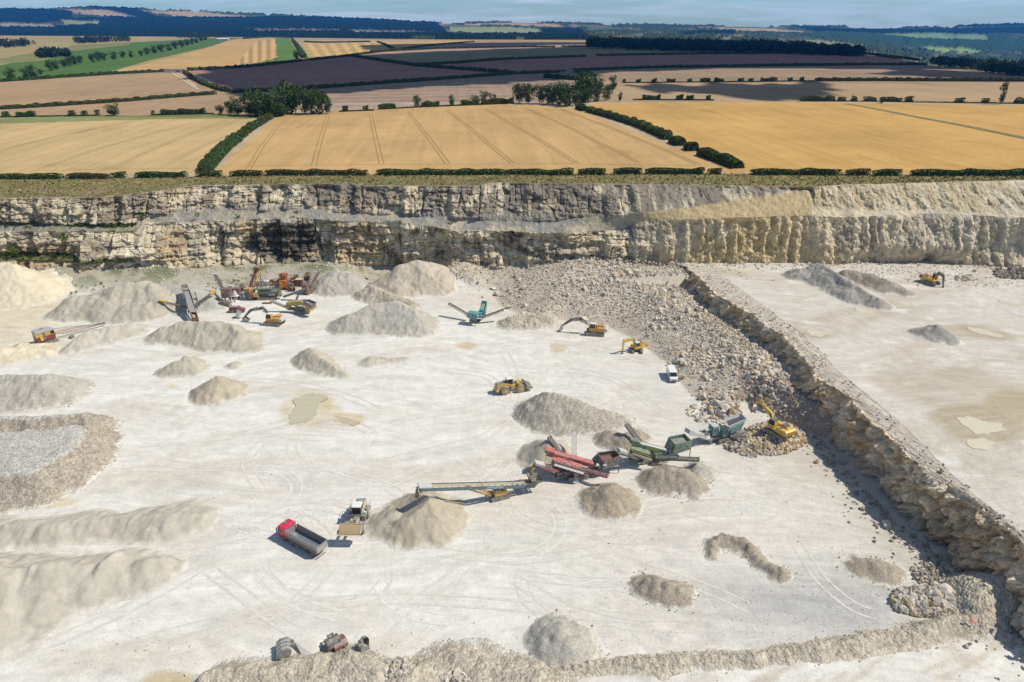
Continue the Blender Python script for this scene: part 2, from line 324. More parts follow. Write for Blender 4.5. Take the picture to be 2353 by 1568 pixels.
# resample both lines at the same parameter
sB = np.linspace(0, len(CRB)-1, NS)
Bx = np.interp(sB, range(len(CRB)), Bw[:, 0]); By = np.interp(sB, range(len(CRB)), Bw[:, 1])
Ex = np.interp(sB, range(len(CRE)), Ew[:, 0]); Ey = np.interp(sB, range(len(CRE)), Ew[:, 1])
arc = np.r_[0, np.cumsum(np.hypot(np.diff(Ex), np.diff(Ey)))]
Tx = np.gradient(Ex); Ty = np.gradient(Ey); L = np.hypot(Tx, Ty); Tx /= L; Ty /= L
ker = np.ones(41)/41
Nx = np.convolve(np.pad(Ty, 20, 'edge'), ker, 'valid'); Ny = np.convolve(np.pad(-Tx, 20, 'edge'), ker, 'valid')
if Nx[NS//2] > 0: Nx, Ny = -Nx, -Ny
rows = []; cols_ = []
NF = 46
for j in range(NF+1):                          # face, bottom to crest
    t = j/NF; z = -1.2+t*(BZ+1.2+.3)
    outw = (BZ-z)*(.28+.22*fbm(arc/16, 0*arc, 3, 77))+.3
    d = 2.3*fbm(arc/5.5, z/14+0*arc, 4, 81)+1.7*fbm(arc/2.3, z/2.0+0*arc, 4, 82, .6)+.9*(np.abs(fbm(arc/2.6, z/5+0*arc, 2, 83))*2-.6)-1.5*np.exp(-(fbm(arc/6, z/18+0*arc, 2, 84)/.07)**2)
    jx_ = arc+.5*fbm(arc/2, z/2+0*arc, 2, 94); d = d*.7+.95*blocks(jx_/2.6, z/1.7+0*arc+.25*fbm(arc/4, 0*arc, 2, 99), 140)+.42*blocks(jx_/1.0, z/.75+0*arc, 141)
    st = .4*(vn(arc/9, z*1.1+0*arc, 90)-.5)+.7*fbm(arc/.9, z/.8+0*arc, 3, 93)
    o_ = outw+(d+st)*min(1, (1-t)*4+.35)
    rows.append(np.stack([Ex+Nx*o_, Ey+Ny*o_, z+.35*fbm(arc/1.3, z+0*arc, 3, 85)], -1))
    k = fbm(arc/7, z/5+0*arc, 4, 91); k2 = fbm(arc/1.1, z/.8+0*arc, 3, 92)
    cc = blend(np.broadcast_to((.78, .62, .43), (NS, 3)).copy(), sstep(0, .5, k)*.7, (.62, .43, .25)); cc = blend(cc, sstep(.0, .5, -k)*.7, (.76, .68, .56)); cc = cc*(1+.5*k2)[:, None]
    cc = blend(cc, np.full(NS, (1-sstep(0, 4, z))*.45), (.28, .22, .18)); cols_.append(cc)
NC = 10
for j in range(1, NC+1):                       # loose rocky crest
    t = j/NC; x = Ex*(1-t)+Bx*t; y = Ey*(1-t)+By*t
    z = BZ+.2*(1-t)+.25*math.sin(math.pi*t)*(.3+.9*vn(arc/4, 0*arc+t*2, 95))+.40*fbm(arc/1.2, 0*arc+t*5, 3, 96)*(1-t*.7)
    if j == NC: z = z*0+BZ+.02
    rows.append(np.stack([x+.8*fbm(arc/3, 0*arc, 3, 97)*t, y, z], -1)); k2 = fbm(arc/.9, 0*arc+t*9, 3, 98)
    cols_.append(np.broadcast_to((.50, .45, .38), (NS, 3))*(1+.45*k2)[:, None])
G = np.stack(rows, 0); Cc = np.stack(cols_, 0)
M_rock = mat('weathered_limestone', (1, 1, 1), .95, attr=True, n1=(.9, .14), n2=(4.5, .20), bump=(2.2, .35), spec=.1)
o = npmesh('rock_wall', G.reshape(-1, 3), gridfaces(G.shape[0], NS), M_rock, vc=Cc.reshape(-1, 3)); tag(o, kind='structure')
# bench sheet: rows of constant distance, from the crest to the right
ysb = np.concatenate([np.linspace(26, 110, 90), np.linspace(111, 256, 150)])
oy = np.argsort(By); xl = np.interp(ysb, By[oy], Bx[oy])-.6
xl = np.where(ysb > 226, xl-np.clip((ysb-226)*1.2, 0, 10), xl)
tt = np.linspace(0, 1, 240)**1.3; X = xl[:, None]+tt[None, :]*(330-xl[:, None]); Y = np.repeat(ysb[:, None], 240, 1); Z = zb(X, Y); Z[:, 0] -= .35
n1 = fbm(X/22, Y/9, 5, 131); n2 = fbm(X/7, Y/5, 4, 132); n3 = fbm((X+Y*.9)/30, (Y-X*.6)/7, 4, 133)
c = np.broadcast_to((.585, .55, .49), X.shape+(3,)).copy()
c = blend(c, sstep(-.1, .5, n1)*.55, (.50, .445, .36)); c = blend(c, sstep(.05, .5, n3)*.5, (.47, .40, .31)); c = blend(c, sstep(.3, .6, n2)*.8, (.68, .66, .62))
c = blend(c, sstep(222, 246, Y+8*n2)*.8, (.43, .375, .30))
bu = 1176.5+X/(Y*cp+(CH-BZ)*sp)*F; bv = 784+F*np.tan(np.arctan2(CH-BZ, Y)-PITCH)
for (a, b, ra, rb, k) in ((2230, 905, 190, 45, .45), (2330, 930, 60, 30, .8), (2250, 985, 95, 44, .75), (1660, 625, 60, 8, .5), (1870, 768, 45, 10, .6), (2262, 765, 85, 16, .7)):
    q = ((bu-a)/ra)**2+((bv-b-(bu-a)*.12)/rb)**2+1.2*n1; c = blend(c, (1-sstep(.6, 1.7, q))*min(1, k*1.15), (.43, .365, .26))
o = npmesh('bench', np.stack([X, Y, Z], -1).reshape(-1, 3), gridfaces(*X.shape), M_floor, vc=c.reshape(-1, 3), smooth=True); tag(o, kind='structure')

# ---- back cliff (columns, control lines joined and broken up)
NU = 2100; uu = np.linspace(-420, 2780, NU)
ctrl = [np.stack(at(uu, ipl(T_, uu, 1), ipl(T_, uu, 2)), -1) for T_ in (FOOT, LED0, LED1, LTOP, UFOOT, TOP)]
foot = ctrl[0].copy(); foot[:, 2] -= 2.5; foot[:, 1] -= .6
segs = [(foot, ctrl[1], 22, 1), (ctrl[1], ctrl[2], 5, .5), (ctrl[2], ctrl[3], 36, 1), (ctrl[3], ctrl[4], 12, .35), (ctrl[4], ctrl[5], 36, 1)]
pts = []; wt = []
for i, (a, b, n, w_) in enumerate(segs):
    for j in range(n+(i == len(segs)-1)):
        t = j/n; pts.append(a*(1-t)+b*t); e = min(1, 5*min(t, 1-t)+.25) if w_ == 1 else .3
        wt.append(e*w_)
G = np.stack(pts, 0); W = np.array(wt)[:, None]*np.ones((1, NU)); r_ = np.arange(len(pts))[:, None]; W2 = np.where(r_ < 63, np.clip(np.minimum((r_+2)/9, (63-r_)/8+.25), 0, 1), W); lg = sstep(180, 192, uu)[None, :]; W = W*(1-lg)+W2*lg; xx = G[..., 0]; zz = G[..., 2]; yy = G[..., 1]
uG = np.broadcast_to(uu, xx.shape)
right = sstep(1440, 1520, uG)
but = fbm(xx/11, zz/30, 4, 201)+.5*np.abs(fbm(xx/4.5, zz/16, 3, 202)); fine = fbm(xx/1.4, zz/1.3, 4, 203)
flute = (np.abs(((xx/3.9+1.1*fbm(xx/11, zz/20, 3, 204)) % 1)-.5)*2-.5)*(.4+1.2*vn(xx/14, zz/14, 236))
strata = (vn(0*xx+.3*fbm(xx/8, zz/9, 2, 206), zz*1.25, 205)-.5)
saw = (xx/19+1.3*fbm(xx/35, 0*xx, 2, 231)) % 1; saw = np.where(saw < .88, 1-saw/.88, (saw-.88)/.12)
joint = np.exp(-(fbm(xx/7, zz/28, 2, 232)/.06)**2)*1.1*sstep(.25, .7, vn(xx/23, zz/12, 240))*1.5+np.exp(-(fbm(xx/2.4, zz/10, 2, 233)/.08)**2)*.8*sstep(.3, .7, vn(xx/9, zz/6, 241))*1.4+1.4*fbm(xx/3.2, zz/2.6, 3, 242)
groove = np.exp(-((((zz*.62+.35*fbm(xx/14, zz/12, 2, 234)) % 1)-.5)/.12)**2)*.40*sstep(.4, .7, vn(xx/9, zz/2.4, 235))
ramp = ((uG > 1470)&(uG < 1866)&(np.arange(len(pts))[:, None] < 75)&(np.arange(len(pts))[:, None] > 62))
bl = .6*blocks((xx+1.2*fbm(xx/3, zz/3, 2, 260))/5.2, (zz+.5*fbm(xx/9, zz/9, 2, 261))/2.1, 150, .05)+.16*blocks((xx+.3*fbm(xx, zz, 2, 262))/1.25, zz/.62, 151)
disp = W*((1-right)*(bl+1.6*but+2.8*saw-1.0-joint-1.6*groove+.9*strata)+right*(1.9*but+.22*blocks((xx+.4*fbm(xx/2, zz/3, 2, 263))/1.5, zz/2.6, 152)+.9*fbm(xx/2.1, zz/8, 3, 250)+.6*flute*(zz < 26.5)+1.3*fbm(xx/3, zz/4, 3, 209)*(zz > 26.5))+.85*fine)
G[..., 1] = yy-disp; G[..., 0] = xx+.45*W*fbm(xx/1.7, zz/1.7, 3, 207); G[..., 2] = zz+.4*fbm(xx/1.2+9, zz/1.2+yy/1.5, 3, 208)*np.minimum(1, np.arange(len(pts))[::-1]/3)[:, None]
# bare rock colour and its stains
vG = np.empty_like(uG); 
vv_ = 784+F*np.tan(np.arctan2(CH-zz, yy)-PITCH); vG = vv_
b0 = np.broadcast_to((.62, .53, .38), xx.shape+(3,)).copy()
k = fbm(xx/6, zz/9, 4, 211); k2 = fbm(xx/2.2, zz/6, 4, 212); k3 = fbm(xx/14, zz/7, 3, 213)
b0 = blend(b0, sstep(.0, .5, k)*.6, (.72, .65, .51)); b0 = blend(b0, sstep(.05, .45, k2)*.6, (.25, .22, .18)); b0 = blend(b0, sstep(.05, .4, k3)*.6*(1-right), (.40, .28, .14)); kd = fbm(xx/9, zz/5, 4, 243); b0 = blend(b0, sstep(.12, .4, kd)*.7*(1-right), (.20, .165, .125))
rowi = np.arange(len(pts))[:, None]+0*zz
up = (rowi > 72)*(uG < 1872)*1.0
b0 = blend(b0, up*sstep(-.4, .15, k2+.5*k3)*sstep(420, 700, uG)*.85, (.21, .185, .155))
b0 = blend(b0, up*(1-sstep(420, 700, uG))*sstep(-.2, .35, k2)*.6, (.27, .22, .16))
b0 = blend(b0, sstep(17, 20, zz)*(1-sstep(21, 24, zz))*(1-right)*sstep(380, 420, uG)*sstep(-.3, .2, k)*.7, (.22, .22, .22))
dk = ((uG-655)/70)**2+((vG-552)/44)**2+1.3*k; b0 = blend(b0, (1-sstep(.8, 1.3, dk))*.85, (.07, .062, .055))
dk = ((uG-690)/50)**2+((vG-600)/18)**2+1.3*k2; b0 = blend(b0, (1-sstep(.55, 1.15, dk))*.6, (.10, .09, .08))
yk = (rowi <= 64)*right*np.exp(-((uG-1680)/260)**2)*sstep(-.7, .5, k3+k); b0 = blend(b0, yk*.8, (.55, .41, .20))
b0 = blend(b0, right*sstep(1850, 2000, uG)*.6*sstep(-.2, .4, k), (.56, .49, .38))
b0 = blend(b0, 1.0*ramp, (.47, .37, .22)); b0 = blend(b0, right*(zz > 27)*(uG > 1872)*.75*sstep(-.5, .3, k2+k3), (.52, .42, .26))
b0 = blend(b0, right*(zz < 25)*sstep(1850, 2000, uG)*.45*sstep(-.1, .3, fbm(xx/1.5, zz/9, 3, 230)), (.34, .30, .26))
b0 = blend(b0, sstep(.25, .6, strata*2)*(1-right)*.25, (.30, .26, .21))
b0 = blend(b0, (1-sstep(300, 325, uG))*((np.abs(zz-16.2) < 1.0)|(np.abs(zz-6.4) < .9))*.9, (.09, .11, .04))
lr = ((rowi > 62)&(rowi < 76)&(uG < 1480)); b0 = blend(b0, lr*.45, (.42, .37, .28)); b0 = blend(b0, lr*sstep(-.3, .25, fbm(xx/5, yy/3, 4, 270))*.8, (.27, .26, .245)); b0 = b0*(1+.22*fine)[..., None]
o = npmesh('cliff', G.reshape(-1, 3), gridfaces(G.shape[0], NU), M_rock, vc=b0.reshape(-1, 3)); tag(o, kind='structure')
edge = G[-1].copy()

# ---- grass verge + fields: one ground sheet in rows of growing distance
us = np.arange(-420, 2790, 3.4); HV = [(-420, 414), (0, 411), (150, 410), (430, 404), (700, 399), (1320, 397), (1700, 397), (2353, 401), (2780, 404)]
VB = [(-420, 84), (0, 82), (600, 86), (1000, 91), (1350, 92), (1700, 100), (1985, 126), (2100, 142), (2130, 150), (2353, 172), (2780, 190)]   # where the plain drops away
vb = ipl(VB, us); hv = ipl(HV, us)
def platp(u, v):
    z = 30.0+0*np.asarray(u, float)
    for _ in range(12):
        p = at(u, v, z); z = .4*z+.6*plat(p[0], p[1])
    return at(u, v, z)
rows = []; meta = []
ex = np.interp(us, uu, edge[:, 0]); ey = np.interp(us, uu, edge[:, 1]); ez = np.interp(us, uu, edge[:, 2])
Hp = np.stack(platp(us, hv+3), -1)
for t in np.linspace(0, 1, 26):
    b = np.stack([ex, ey-.5, ez-.3], -1)*(1-t)+Hp*t; b[:, 2] += .55*fbm(b[:, 0]/4, b[:, 1]/4, 4, 301)*math.sin(math.pi*t)
    rows.append(b); meta.append(np.stack([us, 430+0*us, 0*us+t], -1))
lin = np.concatenate([np.linspace(0, .62, 170)[1:], np.linspace(.62, 1, 190)[1:]])
for t in lin:
    v = (hv+3)*(1-t)+vb*t; rows.append(np.stack(platp(us, v), -1)); meta.append(np.stack([us, v, 0*us+2], -1))
G = np.stack(rows, 0); Mt = np.stack(meta, 0); U = Mt[..., 0]; V = Mt[..., 1]; T = Mt[..., 2]; X = G[..., 0]; Y = G[..., 1]
wheat = (.49, .32, .145); stub = (.47, .355, .225); green = (.105, .20, .055); dark = (.42, .245, .20); mauve = (.44, .325, .265)
jit = .6*fbm(U/9, V/3, 3, 305)
c = np.broadcast_to((.43, .33, .22), X.shape+(3,)).copy()
POLY = [
 ([(-500, 190), (0, 186), (200, 168), (430, 160), (560, 88), (640, 88), (600, 84), (-500, 84)], (.42, .36, .18)),
 ([(-500, 120), (0, 96), (120, 84), (330, 90), (380, 84), (-500, 82)], (.50, .38, .19)),
 ([(-500, 190), (0, 186), (230, 172), (340, 140), (480, 108), (560, 88), (490, 88), (300, 98), (160, 106), (140, 125), (0, 150), (-500, 165)], green),
 ([(150, 108), (300, 99), (300, 103), (160, 118), (100, 140), (0, 147), (0, 135)], (.26, .28, .12)),
 ([(230, 171), (380, 137), (470, 112), (530, 92), (562, 88), (634, 88), (640, 100), (638, 140), (430, 162)], (.58, .41, .20)),
 ([(632, 88), (664, 88), (682, 118), (680, 140), (560, 152), (610, 140), (638, 132)], (.13, .26, .075)),
 ([(672, 90), (690, 90), (720, 130), (700, 138)], (.42, .40, .24)),
 ([(695, 100), (870, 96), (905, 112), (850, 122), (715, 135)], (.62, .45, .21)),
 ([(690, 92), (1100, 93), (1060, 98), (860, 98), (700, 98)], (.55, .42, .24)),
 ([(870, 97), (1090, 95), (900, 112)], (.60, .42, .19)),
 ([(430, 163), (560, 152), (810, 128), (1000, 160), (1180, 172), (900, 190), (530, 213), (470, 196)], dark),
 ([(810, 128), (900, 114), (1150, 97), (1400, 100), (1980, 122), (1200, 140)], mauve),
 ([(820, 130), (1000, 122), (1400, 108), (1960, 118), (1960, 124), (1400, 128), (1150, 138), (960, 150)], (.33, .31, .17)),
 ([(955, 150), (1150, 138), (1400, 128), (2000, 124), (2140, 146), (2140, 150), (1500, 158), (1300, 166), (1180, 172), (1000, 160)], dark),
 ([(530, 213), (900, 190), (1180, 172), (1320, 166), (1400, 160), (1300, 240), (1180, 236), (780, 252), (700, 214)], (.38, .295, .235)),
 ([(1320, 166), (1500, 158), (2130, 150), (2353, 172), (2800, 195), (2800, 188), (1430, 190)], (.36, .28, .20)),
 ([(-500, 215), (0, 190), (420, 166), (500, 214), (0, 250), (-500, 268)], (.45, .335, .215)),
 ([(-500, 270), (0, 254), (500, 218), (780, 214), (700, 262), (-500, 285)], (.44, .325, .215)),
 ([(-500, 284), (0, 272), (480, 262), (620, 266), (590, 273), (0, 287), (-500, 296)], (.22, .24, .10)),
 ([(-500, 296), (0, 285), (300, 276), (592, 272), (545, 318), (462, 395), (0, 409), (-500, 420)], (.50, .36, .18)),
 ([(638, 266), (800, 256), (1100, 240), (1215, 241), (1325, 250), (1500, 322), (1700, 391), (1700, 399), (490, 401)], wheat),
 ([(1350, 240), (1500, 236), (1800, 235), (2353, 244), (2800, 252), (2800, 404), (1707, 396), (1540, 322)], (.50, .31, .11)),
 ([(1430, 192), (2800, 192), (2800, 246), (2353, 240), (1500, 232), (1400, 234)], (.47, .36, .235)),
]
for poly, cc in POLY:
    k = inpoly(U+jit, V+jit*.4, poly) & (T > 1.5); c[k] = cc
# rows, wind marks and thin patches in the crops
big = fbm(X/60, Y/60, 4, 311); row = fbm(X/3+Y/40, Y/90, 3, 312)
pat = sstep(.28, .5, fbm(X/22, Y/30, 4, 330)); c = c*(1+.15*big+.12*row-.10*pat)[..., None]; far_ = ((V < 235) | ((U < 640) & (V < 270)))[..., None]; c = np.where(far_ & (T > 1.5)[..., None], c*np.array([.82, .76, .70]), c)
sw = inpoly(U, V, [(540, 150), (590, 93), (632, 91), (638, 138)]); c[sw] *= (1+.22*np.sign(np.sin(U[sw]/3.2+(V[sw]-90)*.02)))[:, None]
sw = inpoly(U, V, [(700, 101), (865, 98), (850, 121), (716, 133)]); c[sw] *= (1+.14*np.sign(np.sin((U[sw]-V[sw]*.7)/4.2)))[:, None]
sw = inpoly(U, V, [(700, 216), (1150, 195), (1180, 236), (780, 252)]); c[sw] *= (1+.09*np.sign(np.sin(Y[sw]/5.)))[:, None]
sw = inpoly(U, V, [(440, 172), (800, 140), (980, 165), (560, 205)]) & (fbm(U/9, V/3.5, 3, 320) > .42); c[sw] = (.30, .24, .2)
# verge
gn = fbm(X/6, Y/5, 5, 315); g2 = fbm(X/2, Y/1.5, 3, 316)
vg = blend(np.broadcast_to((.20, .16, .07), X.shape+(3,)).copy(), sstep(-.1, .4, gn), (.16, .165, .065)); vg = blend(vg, sstep(.15, .5, g2)*.7, (.37, .315, .19)); vg = blend(vg, sstep(.2, .5, -gn)*.6*(T < .55), (.23, .205, .17))
vg = blend(vg, (T < .12)*1.0*sstep(-.3, .4, g2), (.33, .27, .19))
c = np.where((T <= 1)[..., None], vg, c)
M_field = mat('field_soil_and_crop', (1, 1, 1), 1.0, attr=True, n1=(.05, .08), n2=(.9, .16), bump=(.8, .25), spec=.05)
o = npmesh('ground', G.reshape(-1, 3), gridfaces(*X.shape), M_field, vc=c.reshape(-1, 3), smooth=True); tag(o, kind='structure')

# ---- valley and far hills
SKY = [(-420, 30), (0, 23), (110, 24), (215, 18), (300, 22), (385, 25), (580, 35), (700, 39), (784, 44), (845, 46), (955, 53), (1030, 55), (1150, 53), (1260, 54), (1350, 57), (1568, 61), (1830, 63), (1950, 63), (1970, 66), (2190, 65), (2200, 61), (2353, 58), (2780, 54)]
us = np.arange(-420, 2780, 3.2); sk = ipl(SKY, us); vb = ipl(VB, us); d0 = platp(us, vb)
rows = [np.stack(d0, -1)-np.array([0, 0, .4])]; NT = 95; Vr = [vb]
for i in range(NT):
    t = i/(NT-1); v = (vb-.2)*(1-t)+sk*t
    d = np.maximum(d0[1]+200, 2900)*(1-t)+8600*t
    d = d+260*fbm(us/90, 0*us+t*3, 3, 401)*min(1, 4*t*(1-t)+.1)*(t > 0)
    rows.append(np.stack(atd(us, v, d), -1)); Vr.append(v)
b = rows[-1].copy(); b[:, 1] += 1500; b[:, 2] -= 400; rows.append(b); Vr.append(sk-1)
G = np.stack(rows, 0); V = np.stack(Vr, 0); U = np.broadcast_to(us, V.shape)
c = np.broadcast_to((.045, .065, .035), U.shape+(3,)).copy(); k = fbm(U/60, V/7, 4, 411); k2 = fbm(U/22, V/3.2, 4, 412)
fld = (k+.5*k2 > .06)
c[fld] = (.16, .15, .10); c[fld & (k2 > .12)] = (.11, .14, .07); c[fld & (k2 < -.12)] = (.24, .19, .13)
wood = ~fld
def paint(poly, cc, w_=False):
    q = inpoly(U+2*k2, V+.8*k, poly); c[q] = cc; wood[q] = w_
WD = (.010, .022, .018)
paint([(-450, 15), (160, 15), (170, 50), (60, 60), (-450, 60)], WD, True)
paint([(160, 45), (640, 40), (1000, 50), (1040, 90), (600, 90), (-450, 90), (-450, 66), (160, 64)], WD, True)
paint([(200, 16), (310, 20), (400, 60), (300, 66), (240, 40)], WD, True)
paint([(760, 42), (960, 54), (960, 72), (760, 70)], WD, True)
paint([(120, 23), (250, 25), (318, 43), (245, 40), (185, 32)], (.42, .31, .19)); paint([(315, 26), (450, 28), (600, 41), (430, 43)], (.44, .32, .19))
paint([(0, 55), (120, 57), (130, 66), (0, 65)], (.30, .27, .20)); paint([(140, 48), (230, 51), (225, 60), (150, 62)], (.27, .29, .16))
paint([(560, 70), (780, 71), (780, 76), (600, 76)], (.26, .22, .20)); paint([(800, 72), (960, 74), (1000, 80), (820, 80)], (.27, .23, .2))
paint([(1040, 57), (1170, 54), (1285, 57), (1300, 67), (1180, 62)], (.42, .30, .20)); paint([(1030, 62), (1170, 64), (1290, 70), (1240, 82), (1040, 80)], (.27, .30, .14))
paint([(1000, 84), (1340, 80), (1360, 92), (1000, 92)], WD, True); paint([(1240, 70), (1330, 68), (1350, 88), (1250, 86)], WD, True)
paint([(1570, 64), (1760, 66), (1880, 78), (1720, 76)], (.44, .32, .20)); paint([(1560, 78), (1690, 71), (1690, 82), (1570, 84)], WD, True)
paint([(1820, 64), (1990, 70), (2353, 66), (2800, 60), (2800, 84), (2353, 80), (2000, 82), (1900, 82)], WD, True)
paint([(1800, 84), (1900, 76), (2200, 88), (2353, 92), (2800, 95), (2800, 125), (2353, 122), (2150, 118), (1960, 100)], (.035, .07, .035), True)
paint([(2010, 81), (2150, 78), (2265, 82), (2275, 96), (2120, 92)], (.20, .28, .13)); paint([(1800, 96), (1890, 95), (2000, 110), (1950, 116)], (.24, .26, .15)); paint([(2110, 111), (2220, 113), (2260, 122), (2130, 119)], (.24, .34, .12)); paint([(2190, 58), (2353, 57), (2353, 63), (2200, 64)], WD, True)
c = c*(1+.25*fbm(U/5, V/1.3, 3, 415))[..., None]
G[1:-1, :, 2] += (wood[1:-1]*(16+14*fbm(U/3.5, V*1.7, 3, 421)[1:-1]))
G[-2, :, 2] += wood[-2]*10*vn(us/2.4, 0*us, 7)
M_hill = mat('far_woods_and_fields', (1, 1, 1), 1.0, attr=True, n1=(.01, .12), spec=.02)
o = npmesh('hills', G.reshape(-1, 3), gridfaces(*U.shape), M_hill, vc=c.reshape(-1, 3)); tag(o, kind='structure')

# ---- clouds high over the plain: their real shadows darken the middle distance
M_cloud = mat('cloud', (.85, .87, .9), 1.0, spec=0)
def cloud(poly, alt, th, seed):
    pl = [platp(u, v) for u, v in poly]; off = SDIR*((alt-30)/SDIR.z)
    W_ = [(p[0]+off.x, p[1]+off.y) for p in pl]; xs = [p[0] for p in W_]; ys = [p[1] for p in W_]
    m_ = 90; gx = np.linspace(min(xs)-m_, max(xs)+m_, 100); gy = np.linspace(min(ys)-m_, max(ys)+m_, 100); X, Y = np.meshgrid(gx, gy)
    s = max(xs)-min(xs); jx = X+.035*s*fbm(X/(.1*s), Y/(.1*s), 4, seed); jy = Y+70*fbm(X/(.12*s), Y/180, 4, seed+5)
    ins = inpoly(jx, jy, W_); keep = ins[:-1, :-1] & ins[1:, 1:] & ins[1:, :-1] & ins[:-1, 1:]
    d = np.minimum(1, dseg(jx, jy, W_+[W_[0]])/120)
    for sgn in (1,):
        top = np.stack([X, Y, alt+d*th*(.6+.5*fbm(X/120, Y/120, 4, seed+9))], -1).reshape(-1, 3); bot = np.stack([X, Y, alt-d*th*.25*(1+fbm(X/90, Y/90, 3, seed+4))], -1).reshape(-1, 3)
        f = gridfaces(100, 100, keep); Vc = np.concatenate([top, bot]); Fc = np.concatenate([f, f[:, ::-1]+10000]); Vc, Fc, _ = compact(Vc, Fc)
        o = npmesh('cloud', Vc, Fc, M_cloud, smooth=True); tag(o, kind='structure')
cloud([(470, 160), (800, 128), (1000, 118), (1350, 106), (1700, 112), (2000, 122), (2160, 140), (2353, 150), (2353, 158), (2000, 162), (1650, 160), (1400, 166), (1300, 190), (1150, 200), (900, 212), (700, 226), (560, 216), (430, 175)], 900, 160, 500)
cloud([(1430, 196), (1560, 192), (1900, 190), (1960, 200), (1850, 226), (1700, 224), (1480, 210)], 900, 90, 520)
cloud([(2050, 156), (2353, 168), (2500, 178), (2353, 184), (2000, 172)], 900, 90, 530)
cloud([(820, 104), (1120, 98), (1380, 97), (1900, 112), (1700, 108), (1350, 102), (1000, 112), (830, 117)], 900, 120, 540)
# ---- haze over the plain and hills
hz = MB(); hz.box((0, 4800, 110), (15000, 10900, 460))
mh = bpy.data.materials.new('haze'); mh.use_nodes = True; t = mh.node_tree; t.nodes.clear()
oo = N(t, 'ShaderNodeOutputMaterial'); pv = N(t, 'ShaderNodeVolumePrincipled'); t.links.new(pv.outputs[0], oo.inputs['Volume'])
pv.inputs['Color'].default_value = (.04, .33, 1, 1); pv.inputs['Density'].default_value = .00005; pv.inputs['Anisotropy'].default_value = .1
HAZE = hz.build('haze', mh); tag(HAZE, kind='stuff')
# ================================================================ HEAPS
def gravel(name, c, sc, lo, hi, dist, rough=.95, n=(.5, .12)):
    m = mat(name, c, rough, attr=True, n1=n, n2=(3, .08), bump=(2.5, .12), spec=.1, extra=stones(sc, lo, hi, dist) if sc else None)
    m['c'] = c; return m
G_sand = gravel('pale_limestone_dust', (.47, .435, .365), 0, 1, 1, 0)
G_fine = gravel('fine_grit', (.46, .42, .34), 5, .88, 1.1, .04)
G_grit = gravel('washed_grit', (.45, .395, .305), 5, .86, 1.1, .04)
G_gray = gravel('grey_gravel', (.45, .42, .365), 4.5, .75, 1.22, .06)
G_dark = gravel('brown_gravel', (.375, .325, .26), 4.5, .72, 1.25, .07)
G_coarse = gravel('coarse_stone', (.43, .39, .325), 3.2, .68, 1.28, .12)
G_big = gravel('coarse_brown_stone', (.40, .35, .285), 2.8, .6, 1.35, .14)
G_cream = gravel('cream_sand', (.62, .55, .41), 0, 1, 1, 0)
G_dgrey = gravel('dark_grey_dust', (.39, .36, .315), 3, .8, 1.15, .06)
G_earth = gravel('stony_soil', (.50, .445, .355), 2.4, .6, 1.25, .16)
FR, FC = [], []
